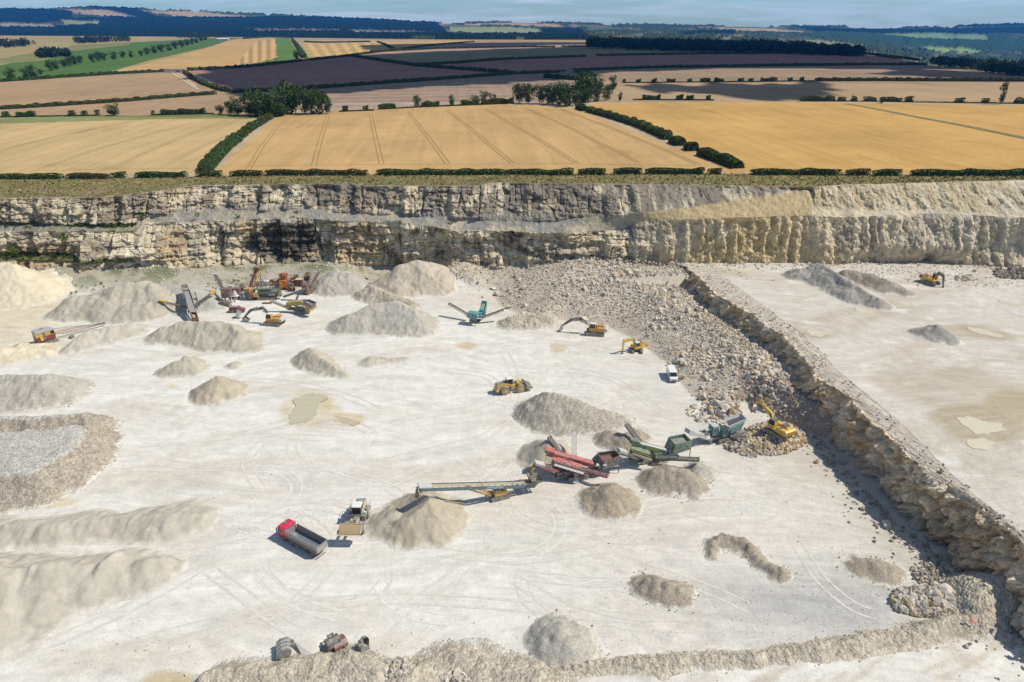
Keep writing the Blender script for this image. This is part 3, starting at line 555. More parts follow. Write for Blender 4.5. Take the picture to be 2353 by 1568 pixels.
def heap(name, pts, m, label, cat='heap', tan=.70, rnd=.8, amp=.25, ns=3.0, rockamp=0.0, lines=None, cuts=None, cell=None, gfn=None, group=None, seed=0, vary=.12, flat=None, lob=0, dust=0, fl=(.60, .57, .50)):
    """pts: crest points (u, v, height above ground); the crest is seen at picture point u, v"""
    gfn = gfn or zf; segs = lines or [pts]; S = []
    for ln in segs:
        W_ = []
        for (u, v, h) in ln:
            z = h
            for _ in range(6): p = at(u, v, z); z = h+float(gfn(p[0], p[1]))
            W_.append((p[0], p[1], h))
        if len(W_) > 1:
            L = sum(math.dist(a[:2], b[:2]) for a, b in zip(W_[:-1], W_[1:])); q, _ = densify(W_, max(3, int(L/1.2))); S += [tuple(r) for r in q]
        else: S += W_
    S = np.array(S); hm = S[:, 2].max(); r = hm/tan*1.25+1.5
    x0, x1, y0, y1 = S[:, 0].min()-r, S[:, 0].max()+r, S[:, 1].min()-r, S[:, 1].max()+r
    cell = cell or max(.28, math.sqrt((x1-x0)*(y1-y0)/26000)); nx = int((x1-x0)/cell)+2; ny = int((y1-y0)/cell)+2
    X, Y = np.meshgrid(np.linspace(x0, x1, nx), np.linspace(y0, y1, ny)); jx = X+.55*ns*.5*fbm(X/ns, Y/ns, 3, seed+1)+.5*fbm(X/1.1, Y/1.1, 3, seed+12); jy = Y+.55*ns*.5*fbm(X/ns, Y/ns, 3, seed+2)+.5*fbm(X/1.1, Y/1.1, 3, seed+13)
    H = np.full(X.shape, -9.0); tn = tan*(1+vary*fbm(X/(ns*2), Y/(ns*2), 3, seed+3))
    for (sx, sy, sh) in S:
        d = np.sqrt((jx-sx)**2+(jy-sy)**2+(rnd*min(1, sh/3))**2)-rnd*min(1, sh/3); H = np.maximum(H, sh-tn*d)
    if flat is not None: H = np.where(H > flat, flat+(H-flat)*.12, H)
    if lob: H = H-lob*np.abs(fbm(X/5, Y/13, 3, seed+30))*3*np.clip(H/hm*1.5, 0, 1)
    if cuts:
        for (u, v, z0, sl) in cuts:
            p = at(u, v, z0); d = np.hypot(X-p[0], Y-p[1]); H = np.minimum(H, z0+sl*d+.2*fbm(X/1.5, Y/1.5, 2, seed+7))
    H = .30*np.log1p(np.exp(np.clip(H/.30, -30, 60)))-.10
    k = np.clip(H/1.0, 0, 1)
    H = H+amp*fbm(X/ns, Y/ns, 4, seed+4)*np.clip(H/hm*2, 0, 1)+rockamp*(RS.rand(*X.shape)-.5)*k
    Z = gfn(X, Y)+np.maximum(H, -.12); kp = H > -.06
    keep = kp[:-1, :-1] | kp[1:, 1:] | kp[1:, :-1] | kp[:-1, 1:]
    i = np.unravel_index(np.argmax(H), H.shape); o0 = np.array([X[i], Y[i], float(gfn(X[i], Y[i]))])
    hq = np.percentile(H[H > .2], 93) if flat is not None else hm
    c = np.broadcast_to(np.array(m['c'][:]), X.shape+(3,))*(1+.13*fbm(X/2.6, Y/2.6, 4, seed+20)+.07*fbm(X/1.2, Y/7, 3, seed+21))[..., None]
    if dust: c = blend(c, dust*sstep(hq-.8, hq-.4, H+.25*fbm(X/3, Y/3, 3, seed+22)), (.50, .48, .44))
    c = blend(c, 1-sstep(.04, .04+.15*min(hm, 3), H+.12*min(hm, 3)*fbm(X/1.3, Y/1.3, 3, seed+23)), fl)
    if 'gravel' in m.name or 'coarse' in m.name or 'soil' in m.name:
        ij = np.argwhere((H > .02) & (H < .3)); ij = ij[RS.randint(0, len(ij), min(45, len(ij)))]; P3 = np.c_[X[ij[:, 0], ij[:, 1]], Y[ij[:, 0], ij[:, 1]], Z[ij[:, 0], ij[:, 1]]]; P3[:, :2] += RS.randn(len(ij), 2)*.7; FR.append(P3); FC.append(np.broadcast_to(np.array(m['c'][:])*.95, P3.shape))
    V, Fq, vc_ = compact(np.stack([X, Y, Z], -1).reshape(-1, 3)-o0, gridfaces(ny, nx, keep), c.reshape(-1, 3))
    o = npmesh(name, V, Fq, m, vc=vc_, smooth=rockamp < .2); o.location = o0
    return tag(o, label, cat, group)
GP = 'stockpiles on the quarry floor'
heap('stockpile', [(-140, 600, 12), (-60, 600, 12), (25, 607, 11)], G_cream, 'tall cream sand stockpile cut by the left edge of the photo below the cliff', 'stockpile', amp=.35, ns=5, seed=10, group=GP)
heap('stockpile', 0, G_fine, 'broad pale lobed sand stockpile behind the dragline crane', 'stockpile', lines=[[(160, 684, 5), (215, 668, 6.5), (265, 650, 8.5), (325, 641, 9), (350, 655, 7.5)], [(290, 694, 4.6), (330, 692, 4.4)], [(140, 710, 2.5), (175, 690, 4)]], amp=.4, ns=5, seed=11, vary=.2, lob=.7, group=GP)
heap('stockpile', [(372, 655, 5.5), (410, 655, 5.6), (450, 668, 4.6), (492, 690, 2.2)], gravel('greenish_dust', (.42, .415, .37), 0, 1, 1, 0), 'grey dust stockpile under the long conveyor with yellow tipped arms', 'stockpile', tan=.5, amp=.3, ns=4, seed=12, group=GP)
heap('stockpile', [(165, 782, 2.6), (205, 757, 3.4), (250, 746, 3.6), (300, 744, 2.6)], G_sand, 'low pale sand ridge in front of the dragline boom', 'stockpile', amp=.5, ns=5, seed=13, vary=.3, lob=.4, group=GP)
heap('stockpile', [(375, 748, 3.6), (430, 739, 4.8), (490, 737, 5.4), (530, 745, 5.2), (552, 765, 3.8)], G_fine, 'wide scalloped sand ridge in front of the dark boomed excavator near the old plant', 'stockpile', amp=.6, ns=4.5, seed=14, vary=.3, lob=.5, group=GP)
heap('stockpile', [(385, 838, 2.2), (425, 819, 3.6)], G_fine, 'small sand heap left of centre above the sharp sand cone', 'stockpile', amp=.15, seed=15, group=GP)
heap('stockpile', [(538, 831, 1.2)], G_sand, 'tiny dug out sand mound beyond the sharp sand cone', 'stockpile', amp=.15, seed=16, group=GP)
heap('stockpile', [(497, 865, 4.6)], G_grit, 'sharp pointed cone of beige grit standing alone', 'stockpile', rnd=.35, amp=.08, seed=17, group=GP)
heap('stockpile', [(714, 798, 3.8), (722, 806, 3.7), (745, 828, 2.6), (790, 855, 1.2)], G_fine, 'peaked brown grit heap with a low tail running right', 'stockpile', rnd=.3, amp=.35, ns=2.4, seed=18, vary=.3, group=GP)
heap('stockpile', [(850, 823, 1.2), (880, 826, .7), (930, 822, .5)], G_sand, 'low scraped sand mound right of the peaked grit heap', 'stockpile', tan=.4, amp=.2, seed=19, group=GP)
heap('stockpile', [(-60, 864, 6.0), (60, 861, 5.8), (112, 861, 5.6)], G_gray, 'rounded grey brown gravel bank at the left edge above the large flat gravel stockpile', 'stockpile', rnd=.6, amp=.15, seed=20, group=GP)
heap('stockpile', 0, G_big, 'huge flat topped stockpile of coarse grey stone at the left edge', 'stockpile', lines=[[(-120, 1066, 5.2), (0, 1064, 5.2), (90, 1054, 5.2), (160, 1024, 5.1), (200, 980, 4.8)], [(-120, 960, 5.1), (60, 955, 5.1), (190, 948, 5.0)], [(-120, 985, 8.5), (60, 985, 8.5), (145, 975, 7)], [(-120, 1025, 8.5), (60, 1020, 8.5), (140, 1000, 7)]], rnd=.3, amp=.3, rockamp=.09, seed=21, tan=.8, flat=4.9, dust=.9, group=GP)
heap('sand_bank', [(-140, 1203, 2.5), (60, 1200, 2.2), (180, 1194, 2.4), (260, 1190, 2.0), (340, 1181, 2.5), (400, 1176, 2.7), (445, 1182, 2)], G_sand, 'long low bank of pale sand above the white haul strip at lower left', 'sand bank', amp=.45, ns=5, seed=22, tan=.55, vary=.3, lob=.35)
heap('sand_bank', 0, G_sand, 'big smooth scalloped bank of pale sand at lower left corner', 'sand bank', lines=[[(-150, 1292, 7.2), (0, 1292, 6.8), (130, 1287, 5.6), (250, 1284, 4.2), (340, 1284, 2.9), (410, 1289, 1.3)]], amp=.7, ns=6, seed=23, tan=.66, vary=.34, lob=.9)
heap('stockpile', [(1262, 901, 5.8), (1310, 913, 5.4), (1355, 935, 3.8), (1430, 955, 1.6)], G_coarse, 'large grey stone stockpile in the middle beyond the red screener', 'stockpile', rnd=.5, amp=.4, rockamp=.10, ns=3, seed=24, vary=.2, group=GP)
heap('stockpile', [(800, 722, 4.2), (850, 702, 5.8), (908, 688, 7.2), (950, 712, 5.5), (965, 735, 3.6)], G_gray, 'wide grey gravel stockpile left of the teal screener with spread arms', 'stockpile', rnd=.5, amp=.4, ns=3.5, rockamp=.07, seed=25, vary=.2, group=GP)
heap('stockpile', [(770, 620, 6.4), (800, 627, 5.6)], G_gray, 'pale grey gravel cone beside the old rusty plant at the cliff foot', 'stockpile', amp=.2, rnd=.9, rockamp=.1, seed=26, group=GP)
heap('stockpile', [(925, 607, 8), (955, 600, 8.6), (985, 617, 6.5), (1010, 640, 3)], gravel('tan_scree', (.49, .43, .34), 0, 1, 1, 0), 'tan scree cone heaped against the middle of the cliff', 'stockpile', amp=.5, ns=4, seed=27, group=GP)
heap('stockpile', [(850, 655, 4), (890, 672, 3), (940, 690, 2.2)], G_earth, 'rough soil ridge between the pale cone and the tan scree', 'stockpile', amp=.6, ns=2.5, rockamp=.09, seed=28, group=GP)
heap('stockpile', [(1175, 728, 2.6), (1215, 719, 3.2), (1255, 724, 2.4)], G_earth, 'small stony heap between the teal screener and the dark boomed excavator', 'stockpile', amp=.3, ns=2, rockamp=.3, seed=29, vary=.25, group=GP)
heap('stockpile', [(1262, 1012, 4.4)], G_fine, 'brown sand cone under the rear arm of the red screener', 'stockpile', rnd=.5, amp=.12, seed=30, group=GP)
heap('stockpile', [(1405, 991, 2.5), (1440, 1000, 2.7), (1468, 990, 1.8)], G_dark, 'brown gravel heap behind the green screener', 'stockpile', amp=.3, ns=2, rockamp=.10, seed=31, group=GP)
heap('stockpile', [(1365, 1130, 2.0), (1402, 1116, 3.8), (1440, 1135, 2.4), (1455, 1155, 1.2)], gravel('brown_grit', (.39, .33, .25), 3.6, .75, 1.2, .08), 'brown grit heap in front of the red screener', 'stockpile', rnd=.7, amp=.35, ns=2.4, seed=32, vary=.25, group=GP)
heap('stockpile', [(1520, 1080, 2.8), (1548, 1071, 3.4), (1585, 1090, 2.6)], G_dark, 'dark brown gravel heap in front of the green screener', 'stockpile', amp=.3, ns=2, rockamp=.09, seed=33, group=GP)
heap('stockpile', [(1606, 1066, 1.9), (1625, 1075, 1.3)], G_gray, 'small grey gravel heap under the tip of the green screener arm', 'stockpile', amp=.2, rockamp=.15, seed=34, group=GP)
heap('stockpile', [(962, 1142, 5.3), (985, 1148, 4.9)], G_grit, 'big sand cone growing under the head of the stacker conveyor', 'stockpile', rnd=.6, amp=.12, ns=2.5, seed=35, tan=.68, cuts=[(898, 1190, .1, .62)], group=GP)
heap('stockpile', [(905, 1178, 2.4), (880, 1192, 1.2)], G_fine, 'low brown sand spill beside the dug side of the stacker cone', 'stockpile', rnd=.6, amp=.2, ns=2.5, seed=36, tan=.5, group=GP)
heap('stockpile', [(1487, 1328, 2.0), (1525, 1331, 2.4), (1558, 1346, 1.9)], G_dark, 'fan shaped gravel heap with a steep dark face at lower middle right', 'stockpile', rnd=.4, amp=.2, rockamp=.07, seed=37, cuts=[(1530, 1300, .3, .30)], group=GP)
heap('gravel_windrow', [(1636, 1264, 1.0), (1640, 1240, 1.2), (1672, 1230, 1.5), (1706, 1238, 1.6), (1736, 1266, 1.2), (1758, 1290, 1.2), (1792, 1302, 1.6)], G_dark, 'curved brown windrow of gravel right of the fan shaped heap', 'gravel ridge', amp=.3, ns=2, rockamp=.15, seed=38, tan=.85)
heap('stockpile', [(1985, 1292, 1.2), (2020, 1293, 1.5), (2045, 1304, 1.2)], G_dark, 'low round dark gravel heap near the foot of the rock wall', 'stockpile', amp=.15, rockamp=.14, seed=39, tan=.5, group=GP)
heap('stockpile', [(1282, 1441, 3.0), (1300, 1458, 2.7), (1335, 1478, 1.6)], G_gray, 'grey gravel heap at the bottom centre behind the rough berm', 'stockpile', rnd=.8, amp=.2, rockamp=.1, seed=40, group=GP)
heap('stockpile', [(1830, 615, 3), (1880, 604, 5), (1925, 626, 4.8), (1975, 655, 4.2), (2025, 688, 2.2)], G_dgrey, 'long grey dust stockpile with a sharp crest on the upper bench', 'stockpile', rnd=.35, amp=.5, ns=4, lob=.5, seed=41, gfn=zb, group=GP)
heap('stockpile', [(1950, 619, 3), (2000, 628, 3.2), (2040, 643, 3), (2085, 665, 1.6)], G_dark, 'coarse brown gravel stockpile right behind the grey dust crest on the upper bench', 'stockpile', amp=.3, rockamp=.09, seed=42, gfn=zb, group=GP)
heap('stockpile', [(2110, 753, 1.4), (2152, 743, 3.5), (2182, 762, 2.4), (2200, 780, 1.0)], G_dgrey, 'small dark dust heap alone on the upper bench', 'stockpile', rnd=.5, amp=.25, ns=2.4, seed=43, gfn=zb, group=GP)
heap('stockpile', [(-60, 803, 3), (0, 801, 3), (60, 796, 2.2), (110, 806, 1.2)], G_cream, 'yellowish sand heap at the left edge below the dragline crane', 'stockpile', amp=.5, ns=3, seed=44, tan=.5, group=GP)
heap('stockpile', [(45, 790, 1.4), (90, 789, 1.4), (130, 800, .7)], G_cream, 'small yellow sand ridge under the dragline crane tracks', 'stockpile', amp=.3, ns=2.5, seed=45, tan=.45, group=GP)
# berms
heap('berm', [(440, 1590, 1.2), (480, 1552, 1.4), (560, 1535, 1.6), (660, 1532, 1.4), (730, 1512, 1.6), (790, 1512, 1.6), (860, 1536, 1.5)], G_earth, 'rough pale earth berm along the bottom edge in front of the spare buckets', 'berm', amp=.8, ns=3, rockamp=.16, seed=50, tan=.6, vary=.3)
heap('berm', [(940, 1552, 1.3), (1010, 1500, 1.0), (1080, 1502, 1.3), (1150, 1530, 1.4), (1230, 1545, 1.5)], G_earth, 'low eroded earth berm at bottom centre among scattered rocks', 'berm', amp=.8, ns=2.6, rockamp=.07, seed=51, tan=.4, vary=.3)
heap('berm', [(1240, 1558, .8), (1300, 1533, 1.2), (1400, 1520, 1.0), (1500, 1514, 1.3), (1600, 1509, 1.0), (1720, 1502, 1.3), (1820, 1494, 1.1), (1950, 1470, 1.4), (2050, 1456, 1.2), (2150, 1432, 1.6), (2250, 1405, 2.2)], G_earth, 'long stony berm running up to the lower right corner', 'berm', fl=(.56, .51, .42), amp=.7, ns=3.4, rockamp=.16, seed=52, tan=.85, vary=.25)
heap('berm', [(2240, 1378, 3), (2275, 1335, 4), (2330, 1318, 4.6), (2420, 1310, 5), (2500, 1330, 5)], G_earth, 'high stony mound closing the pit at the right edge', 'berm', amp=.7, ns=3.5, rockamp=.25, seed=53, tan=.75, vary=.25)

# ================================================================ ROCKS
def hull(seed, n=14, flat=.75):
    r = np.random.RandomState(seed); bm = bmesh.new()
    for _ in range(n):
        q = r.randn(3); q /= np.linalg.norm(q); bm.verts.new((q[0]*(.8+.4*r.rand()), q[1]*(.8+.3*r.rand()), q[2]*flat))
    bmesh.ops.convex_hull(bm, input=bm.verts); 
    for v in [v for v in bm.verts if not v.link_faces]: bm.verts.remove(v)
    bmesh.ops.triangulate(bm, faces=bm.faces); bm.verts.index_update()
    V = np.array([v.co[:] for v in bm.verts]); Fq = np.array([[v.index for v in f.verts] for f in bm.faces]); bm.free(); return V, Fq
HULLS = [hull(100+i) for i in range(14)]; SMALL = [hull(200+i, 8) for i in range(8)]
M_rub = mat('broken_limestone', (1, 1, 1), .95, attr=True, n1=(1.5, .12), spec=.1)
def scatter(name, P, S, C, label=None, hs=HULLS, kind='stuff'):
    Vs, Fs, Cs = [], [], []; b = 0; A = RS.rand(len(P), 3)*6.28; I = RS.randint(0, len(hs), len(P))
    for p, s, c, a, i in zip(P, S, C, A, I):
        V, Fq = hs[i]; E = np.array(Euler((a[0], a[1]*.25, a[2])).to_matrix()); Vs.append((V*s)@E.T+p); Fs.append(Fq+b); Cs.append(np.broadcast_to(c, V.shape)); b += len(V)
    o = npmesh(name, np.concatenate(Vs), np.concatenate(Fs), M_rub, vc=np.concatenate(Cs)); tag(o, kind=kind)
    if label: o['label'] = label
    return o
def rockcol(n, warm=.3, b=.56):
    k = RS.rand(n, 1); y = (RS.rand(n, 1) < warm*.5); c = np.array([[b, b*.90, b*.765]])*(.62+.6*k); return np.where(y, c*np.array([[1.0, .86, .62]]), c)
def topz(x, y): return zf(x, y)
FP = np.concatenate(FR); scatter('loose_stones', FP, RS.lognormal(-2.0, .35, len(FP)), np.concatenate(FC)*RS.uniform(.7, 1.2, (len(FP), 1)), hs=SMALL)
# rubble spread by the blast
n = 36000; x = RS.uniform(-26, 112, n*3); y = RS.uniform(118, 250, n*3); ok = inpoly(x, y, RUB); x = x[ok][:n]; y = y[ok][:n]
xe = np.interp(y, By[oy], Ex[oy]); ok = (x < xe+1)|(y > 217); x = x[ok]; y = y[ok]
ok = RS.rand(len(x)) < np.clip(.35+dseg(x, y, LB1)/5, 0, 1)*np.where(dseg(x, y, LB2) < 9, .45, 1)*np.where((y > 222), .45, 1)
x = x[ok]; y = y[ok]; big = fbm(x/12, y/12, 3, 600); s = np.clip(RS.lognormal(-1.45, .45, len(x))*(1+.6*big)*np.clip(.62+dseg(x, y, LB1)/32, 0, 1.15), .13, 1.3)
scatter('rubble', np.stack([x, y, zf(x, y)+s*.15], -1), s, rockcol(len(x))*(1+.18*big[:, None]))
# stony fringe, floor stones, crest stones
n = 2600; x = RS.uniform(-180, 180, n); y = footy(x)-RS.exponential(3.2, n)-.5; s = RS.lognormal(-1.5, .5, n)
gz = np.where(x > 24, zb(x, y), zf(x, y)); scatter('scree', np.stack([x, y, gz+s*.1], -1), s, rockcol(n, .2, .54))
i = RS.randint(0, NS, 2600); i[450:] = 0; t = RS.rand(2600); x = Ex[i]*(1-t)+Bx[i]*t+Nx[i]*.6; y = Ey[i]*(1-t)+By[i]*t; s = RS.lognormal(-1.5, .4, 2600); y[450:] = 999
ok = y < 216; scatter('crest_stones', np.stack([x, y, BZ+.9+0*x], -1)[ok], s[ok], rockcol(2600, .2, .54)[ok])
i = RS.randint(0, NS, 1500); dd = 4.5+RS.exponential(2.2, 1500); x = Ex[i]+Nx[i]*dd; y = Ey[i]+Ny[i]*dd; s = RS.lognormal(-1.3, .45, 1500); scatter('fallen_stones', np.stack([x, y, zf(x, y)+s*.2], -1), s, rockcol(1500, .3, .40))
def cluster(name, u, v, ru, rv, n, s0, gz=zf, b=.54, warm=.2, lift=0.0):
    a = RS.rand(n)*6.28; r = np.sqrt(RS.rand(n)); P = at(u+np.cos(a)*r*ru, v+np.sin(a)*r*rv, 0 if gz is zf else BZ); s = s0*RS.lognormal(0, .3, n); Z = gz(P[0], P[1])+lift*(1-r)**.7+s*.2
    return scatter(name, np.stack([P[0], P[1], Z], -1), s, rockcol(n, warm, b))
cluster('rock_pile', 2140, 1385, 95, 34, 620, .55, lift=1.6); cluster('rock_pile', 2150, 1318, 60, 30, 180, .42, b=.40)
cluster('rock_pile', 930, 1542, 55, 26, 230, .42, lift=.7); cluster('rock_pile', 1275, 1498, 10, 5, 30, .3)
cluster('rock_pile', 1668, 946, 38, 16, 130, .75, lift=1.0, warm=.3); cluster('rock_pile', 1640, 950, 60, 26, 160, .42)
cluster('rock_pile', 1775, 1010, 75, 36, 800, .5, lift=1.5, b=.52, warm=1.1); cluster('rock_pile', 1700, 1025, 36, 16, 190, .45, b=.44, lift=.6)
cluster('rock_pile', 1740, 1040, 40, 12, 90, .5, b=.46); cluster('rock_pile', 2215, 640, 22, 6, 45, .55, zb); cluster('rock_pile', 2340, 628, 60, 14, 260, .6, zb, b=.30)
cluster('rock_pile', 1985, 483, 30, 3, 1, .1)
cluster('rock_pile', 1040, 1560, 30, 10, 40, .5)
n = 5200; u = RS.uniform(-60, 2250, n); v = RS.uniform(700, 1560, n); P = at(u, v, 0); k = fbm(P[0]/18, P[1]/18, 3, 640); ok = (RS.rand(n) < np.clip((k+.1)*2.2, .03, 1)); P = P[:, ok]; s = np.clip(RS.lognormal(-2.5, .4, P.shape[1]), .04, .3)
scatter('loose_stones', np.stack([P[0], P[1], zf(P[0], P[1])], -1), s, rockcol(len(s), .2, .36), hs=SMALL)
n = 2400; u = RS.normal(1880, 190, n); v = RS.normal(1395, 52, n); P = at(u, v, 0); s = np.clip(RS.lognormal(-2.7, .4, n), .04, .2); scatter('loose_stones', np.stack([P[0], P[1], zf(P[0], P[1])], -1), s, rockcol(n, .1, .62), hs=SMALL)
n = 900; u = RS.uniform(1950, 2360, n); v = RS.uniform(610, 660, n); P = at(u, v, 10); s = RS.lognormal(-1.6, .4, n); scatter('loose_stones', np.stack([P[0], P[1], zb(P[0], P[1])], -1), s, rockcol(n, .2, .42), hs=SMALL)
# individual boulders, the largest ones one can point at
BM = []
for i in range(10):
    V, Fq = HULLS[i]; me = npmesh('boulder', V*1.0, Fq, None, link=False).data; BM.append(me)
M_bld = mat('boulder_limestone', (.60, .54, .44), .95, n1=(.8, .18), n2=(4, .12), bump=(3, .12), spec=.1)
for me in BM: me.materials.append(M_bld)
def boulder(u, v, s, label, group=None, gz=zf, name='boulder', sc=(1, 1, 1), lift=.25):
    p = hit(u, v, gz); o = bpy.data.objects.new(name, BM[RS.randint(0, len(BM))]); col.objects.link(o); o.location = (p[0], p[1], float(gz(p[0], p[1]))+s*lift)
    o.rotation_euler = (RS.rand()*.4, RS.rand()*.4, RS.rand()*6.28); o.scale = (s*sc[0], s*sc[1], s*sc[2]); return tag(o, label, 'boulder', group)
for k in range(150):
    for _ in range(30):
        x = RS.uniform(-20, 105); y = RS.uniform(125, 245)
        if inpoly(x, y, RUB) and (x < np.interp(y, By[oy], Ex[oy])-3) and fbm(x/12, y/12, 3, 600) > -.1: break
    z = float(zf(x, y)); a = (x, y, z); o = bpy.data.objects.new('boulder', BM[k % 10]); col.objects.link(o); s = .75+.75*RS.rand()**2
    o.location = (x, y, z+s*.3); o.rotation_euler = (RS.rand(), RS.rand(), RS.rand()*6.28); o.scale = (s, s*.85, s*.75); tag(o, 'large pale boulder lying among the blasted rubble slope', 'boulder', 'large boulders in the blasted rubble')
for (u, v, s) in ((1655, 945, 1.2), (1672, 940, 1.35), (1688, 948, 1.1), (1665, 957, .95), (1682, 960, .9), (1640, 941, .8), (1696, 938, .9)):
    boulder(u, v, s, 'big grey boulder in the cluster behind the teal crusher', 'boulders behind the teal crusher')
boulder(1649, 977, 1.0, 'lone rounded boulder left of the teal crusher hopper')
boulder(1813, 1012, 1.0, 'tan boulder behind the counterweight of the yellow digging excavator')
for (u, v, s) in ((2118, 1374, .9), (2160, 1382, .95), (2190, 1372, .85), (2140, 1396, .9), (2105, 1392, .75), (2206, 1380, .8), (2172, 1400, .8)):
    boulder(u, v, s, 'pale boulder on the rock pile at lower right below the wall', 'boulders on the lower right rock pile')
ob = boulder(712, 1494, 2.5, 'huge flat white boulder beside the grey ribbed bucket', sc=(1.0, .62, .34), lift=.2); ob.data = ob.data.copy(); ob.data.materials[0] = mat('white_limestone', (.66, .63, .56), .95, n1=(.8, .15), bump=(2, .15)); ob.data = npmesh('boulder', *hull(905, 16), ob.data.materials[0], link=False).data; ob.scale = (2.9, 1.9, 1.0); ob.rotation_euler = (.08, .12, -.45)
boulder(648, 1516, .75, 'brown rock block at the end of the berm left of the white boulder', sc=(1.1, .5, .5))
boulder(1068, 1497, .7, 'flat brown boulder on the low berm at bottom centre', sc=(1.3, .6, .4))
boulder(862, 1523, .35, 'single dark stone on the berm below the toothed bucket')

# ================================================================ POOLS
def pool(u, v, pts, c, label, gz=zf, lift=.07, rough=.12):
    P = [at(a, b, 0 if gz is zf else BZ) for a, b in pts]; P = [p[:2] for p in P]; P, _ = densify([tuple(p) for p in P]+[tuple(P[0])], 72); P = P[:-1]
    for _ in range(2): P = .5*P+.25*np.roll(P, 1, 0)+.25*np.roll(P, -1, 0)
    j = fbm(P[:, 0]/1.2, P[:, 1]/1.2, 3, 700); c0 = P.mean(0); P = c0+(P-c0)*(1+.22*j)[:, None]
    z = max(float(gz(*c0)), float(np.mean(gz(P[:, 0], P[:, 1]))))+lift
    V = np.concatenate([np.c_[P, np.full(len(P), z)], [[*c0, z]]]); n = len(P); Fq = [[i, (i+1) % n, n] for i in range(n)]
    o = npmesh('water', V, Fq, c); return tag(o, kind='structure')
M_pool = mat('milky_green_water', (.50, .465, .33), .18, n1=(.5, .06), spec=.35); M_pud = mat('milky_puddle', (.62, .57, .44), .25, n1=(.6, .06), spec=.3)
pool(0, 0, [(672, 918), (700, 908), (740, 908), (754, 918), (735, 928), (728, 945), (722, 965), (700, 975), (668, 974), (662, 962), (672, 948), (678, 934)], M_pool, '', lift=.12)
pool(0, 0, [(2200, 962), (2225, 958), (2255, 968), (2300, 975), (2308, 990), (2270, 998), (2245, 1000), (2220, 985)], M_pud, '', zb, .06)
pool(0, 0, [(2225, 1012), (2260, 1008), (2285, 1022), (2270, 1036), (2235, 1034), (2222, 1024)], M_pud, '', zb, .05)
pool(0, 0, [(2225, 752), (2260, 757), (2310, 772), (2295, 776), (2250, 768), (2222, 758)], M_pud, '', zb, .06)
pool(0, 0, [(1965, 706), (1995, 712), (2010, 720), (1990, 722), (1965, 714)], M_pud, '', zb, .06)
pool(0, 0, [(1850, 758), (1875, 760), (1900, 768), (1885, 776), (1862, 772)], M_pud, '', zb, .05)
pool(0, 0, [(1690, 618), (1720, 622), (1745, 626), (1720, 630), (1695, 624)], M_pud, '', zb, .05)
pool(0, 0, [(2290, 690), (2320, 694), (2353, 702), (2330, 703), (2300, 697)], M_pud, '', zb, .05)
pool(0, 0, [(772, 958), (800, 962), (826, 972), (815, 981), (790, 976)], mat('damp_tan_silt', (.50, .42, .30), .5, n1=(.6, .1)), '', lift=.06)

# ================================================================ VEGETATION
M_leaf = mat('hedge_leaves', (1, 1, 1), .8, attr=True, spec=.1)
def leaves(C, s, base, var=.45, flat=.0):
    """leaf-clump quads centred at C (n,3)"""
    n = len(C); a = RS.randn(n, 3); a /= np.linalg.norm(a, axis=1)[:, None]; b = np.cross(a, RS.randn(n, 3)); b /= np.linalg.norm(b, axis=1)[:, None]
    s = (np.ones(n)*s)*RS.uniform(.6, 1.3, n); a = a*s[:, None]; b = b*s[:, None]*.8
    V = np.stack([C-a-b, C+a-b*.6, C+a*.8+b, C-a*.7+b], 1).reshape(-1, 3); Fq = np.arange(4*n).reshape(n, 4)
    k = RS.uniform(1-var, 1+var, (n, 1)); cc = np.array([base])*k; cc[:, 0:1] *= RS.uniform(.8, 1.35, (n, 1)); return V, Fq, np.repeat(cc, 4, 0)
def blobs(centers, radii, dens, s, base, var=.45):
    Cs = []
    for c, r in zip(centers, radii):
        n = max(12, int(dens*r[0]*r[1])); q = RS.randn(n, 3); q /= np.linalg.norm(q, axis=1)[:, None]; q *= (.55+.5*RS.rand(n, 1)**.6); Cs.append(np.array(c)+q*np.array(r))
    return leaves(np.concatenate(Cs), s, base, var)
def tree_meshes(seed, kind='round'):
    global RS; keep = RS; RS = np.random.RandomState(seed); n = 26 if kind == 'round' else 13; cs, rs = [], []
    for i in range(n):
        a = RS.rand()*6.28; h = .13+.77*RS.rand(); rr = (.36 if kind == 'round' else .22)*math.sin(min(1, (h-.1)*1.15)*math.pi*.92)**.6*RS.rand()**.5
        cs.append((math.cos(a)*rr, math.sin(a)*rr, h)); q = .12+.08*RS.rand(); rs.append((q, q, q*.8))
    V, Fq, c = blobs(cs, rs, 2300, .026, (.060, .105, .030), .5)
    crown = npmesh('crown', V, Fq, M_leaf, vc=c, link=False).data
    m = MB(); m.cyl((0, 0, -.03), (0, 0, .35), .022, 7, .014)
    for i in range(5): a = i*1.26; m.cyl((0, 0, .2+.03*i), (math.cos(a)*.2, math.sin(a)*.2, .5), .009, 5, .004)
    o = m.build('trunk', M_bark); tr = o.data; bpy.data.objects.remove(o); RS = keep; return crown, tr
M_bark = mat('bark', (.12, .095, .07), .95)
TM = [tree_meshes(900+i) for i in range(5)]+[tree_meshes(950, 'tall')]
def tree(u, v, h, label, wd=1.0, k=None, group=None, gz=plat, cat='tree', name='tree'):
    p = hitp(u, v) if gz is plat else hit(u, v, gz); t = thing(name, label, cat, (p[0], p[1], p[2]-.1), RS.rand()*6.28, group); cr_, tr_ = TM[RS.randint(0, 5) if k is None else k]
    for nm, me in (('crown', cr_), ('trunk', tr_)):
        o = bpy.data.objects.new(nm, me); col.objects.link(o); o.parent = t; o.scale = (h*wd, h*wd, h)
    return t
def hitp(u, v):
    p = platp(u, v); return np.array([float(p[0]), float(p[1]), float(p[2])])
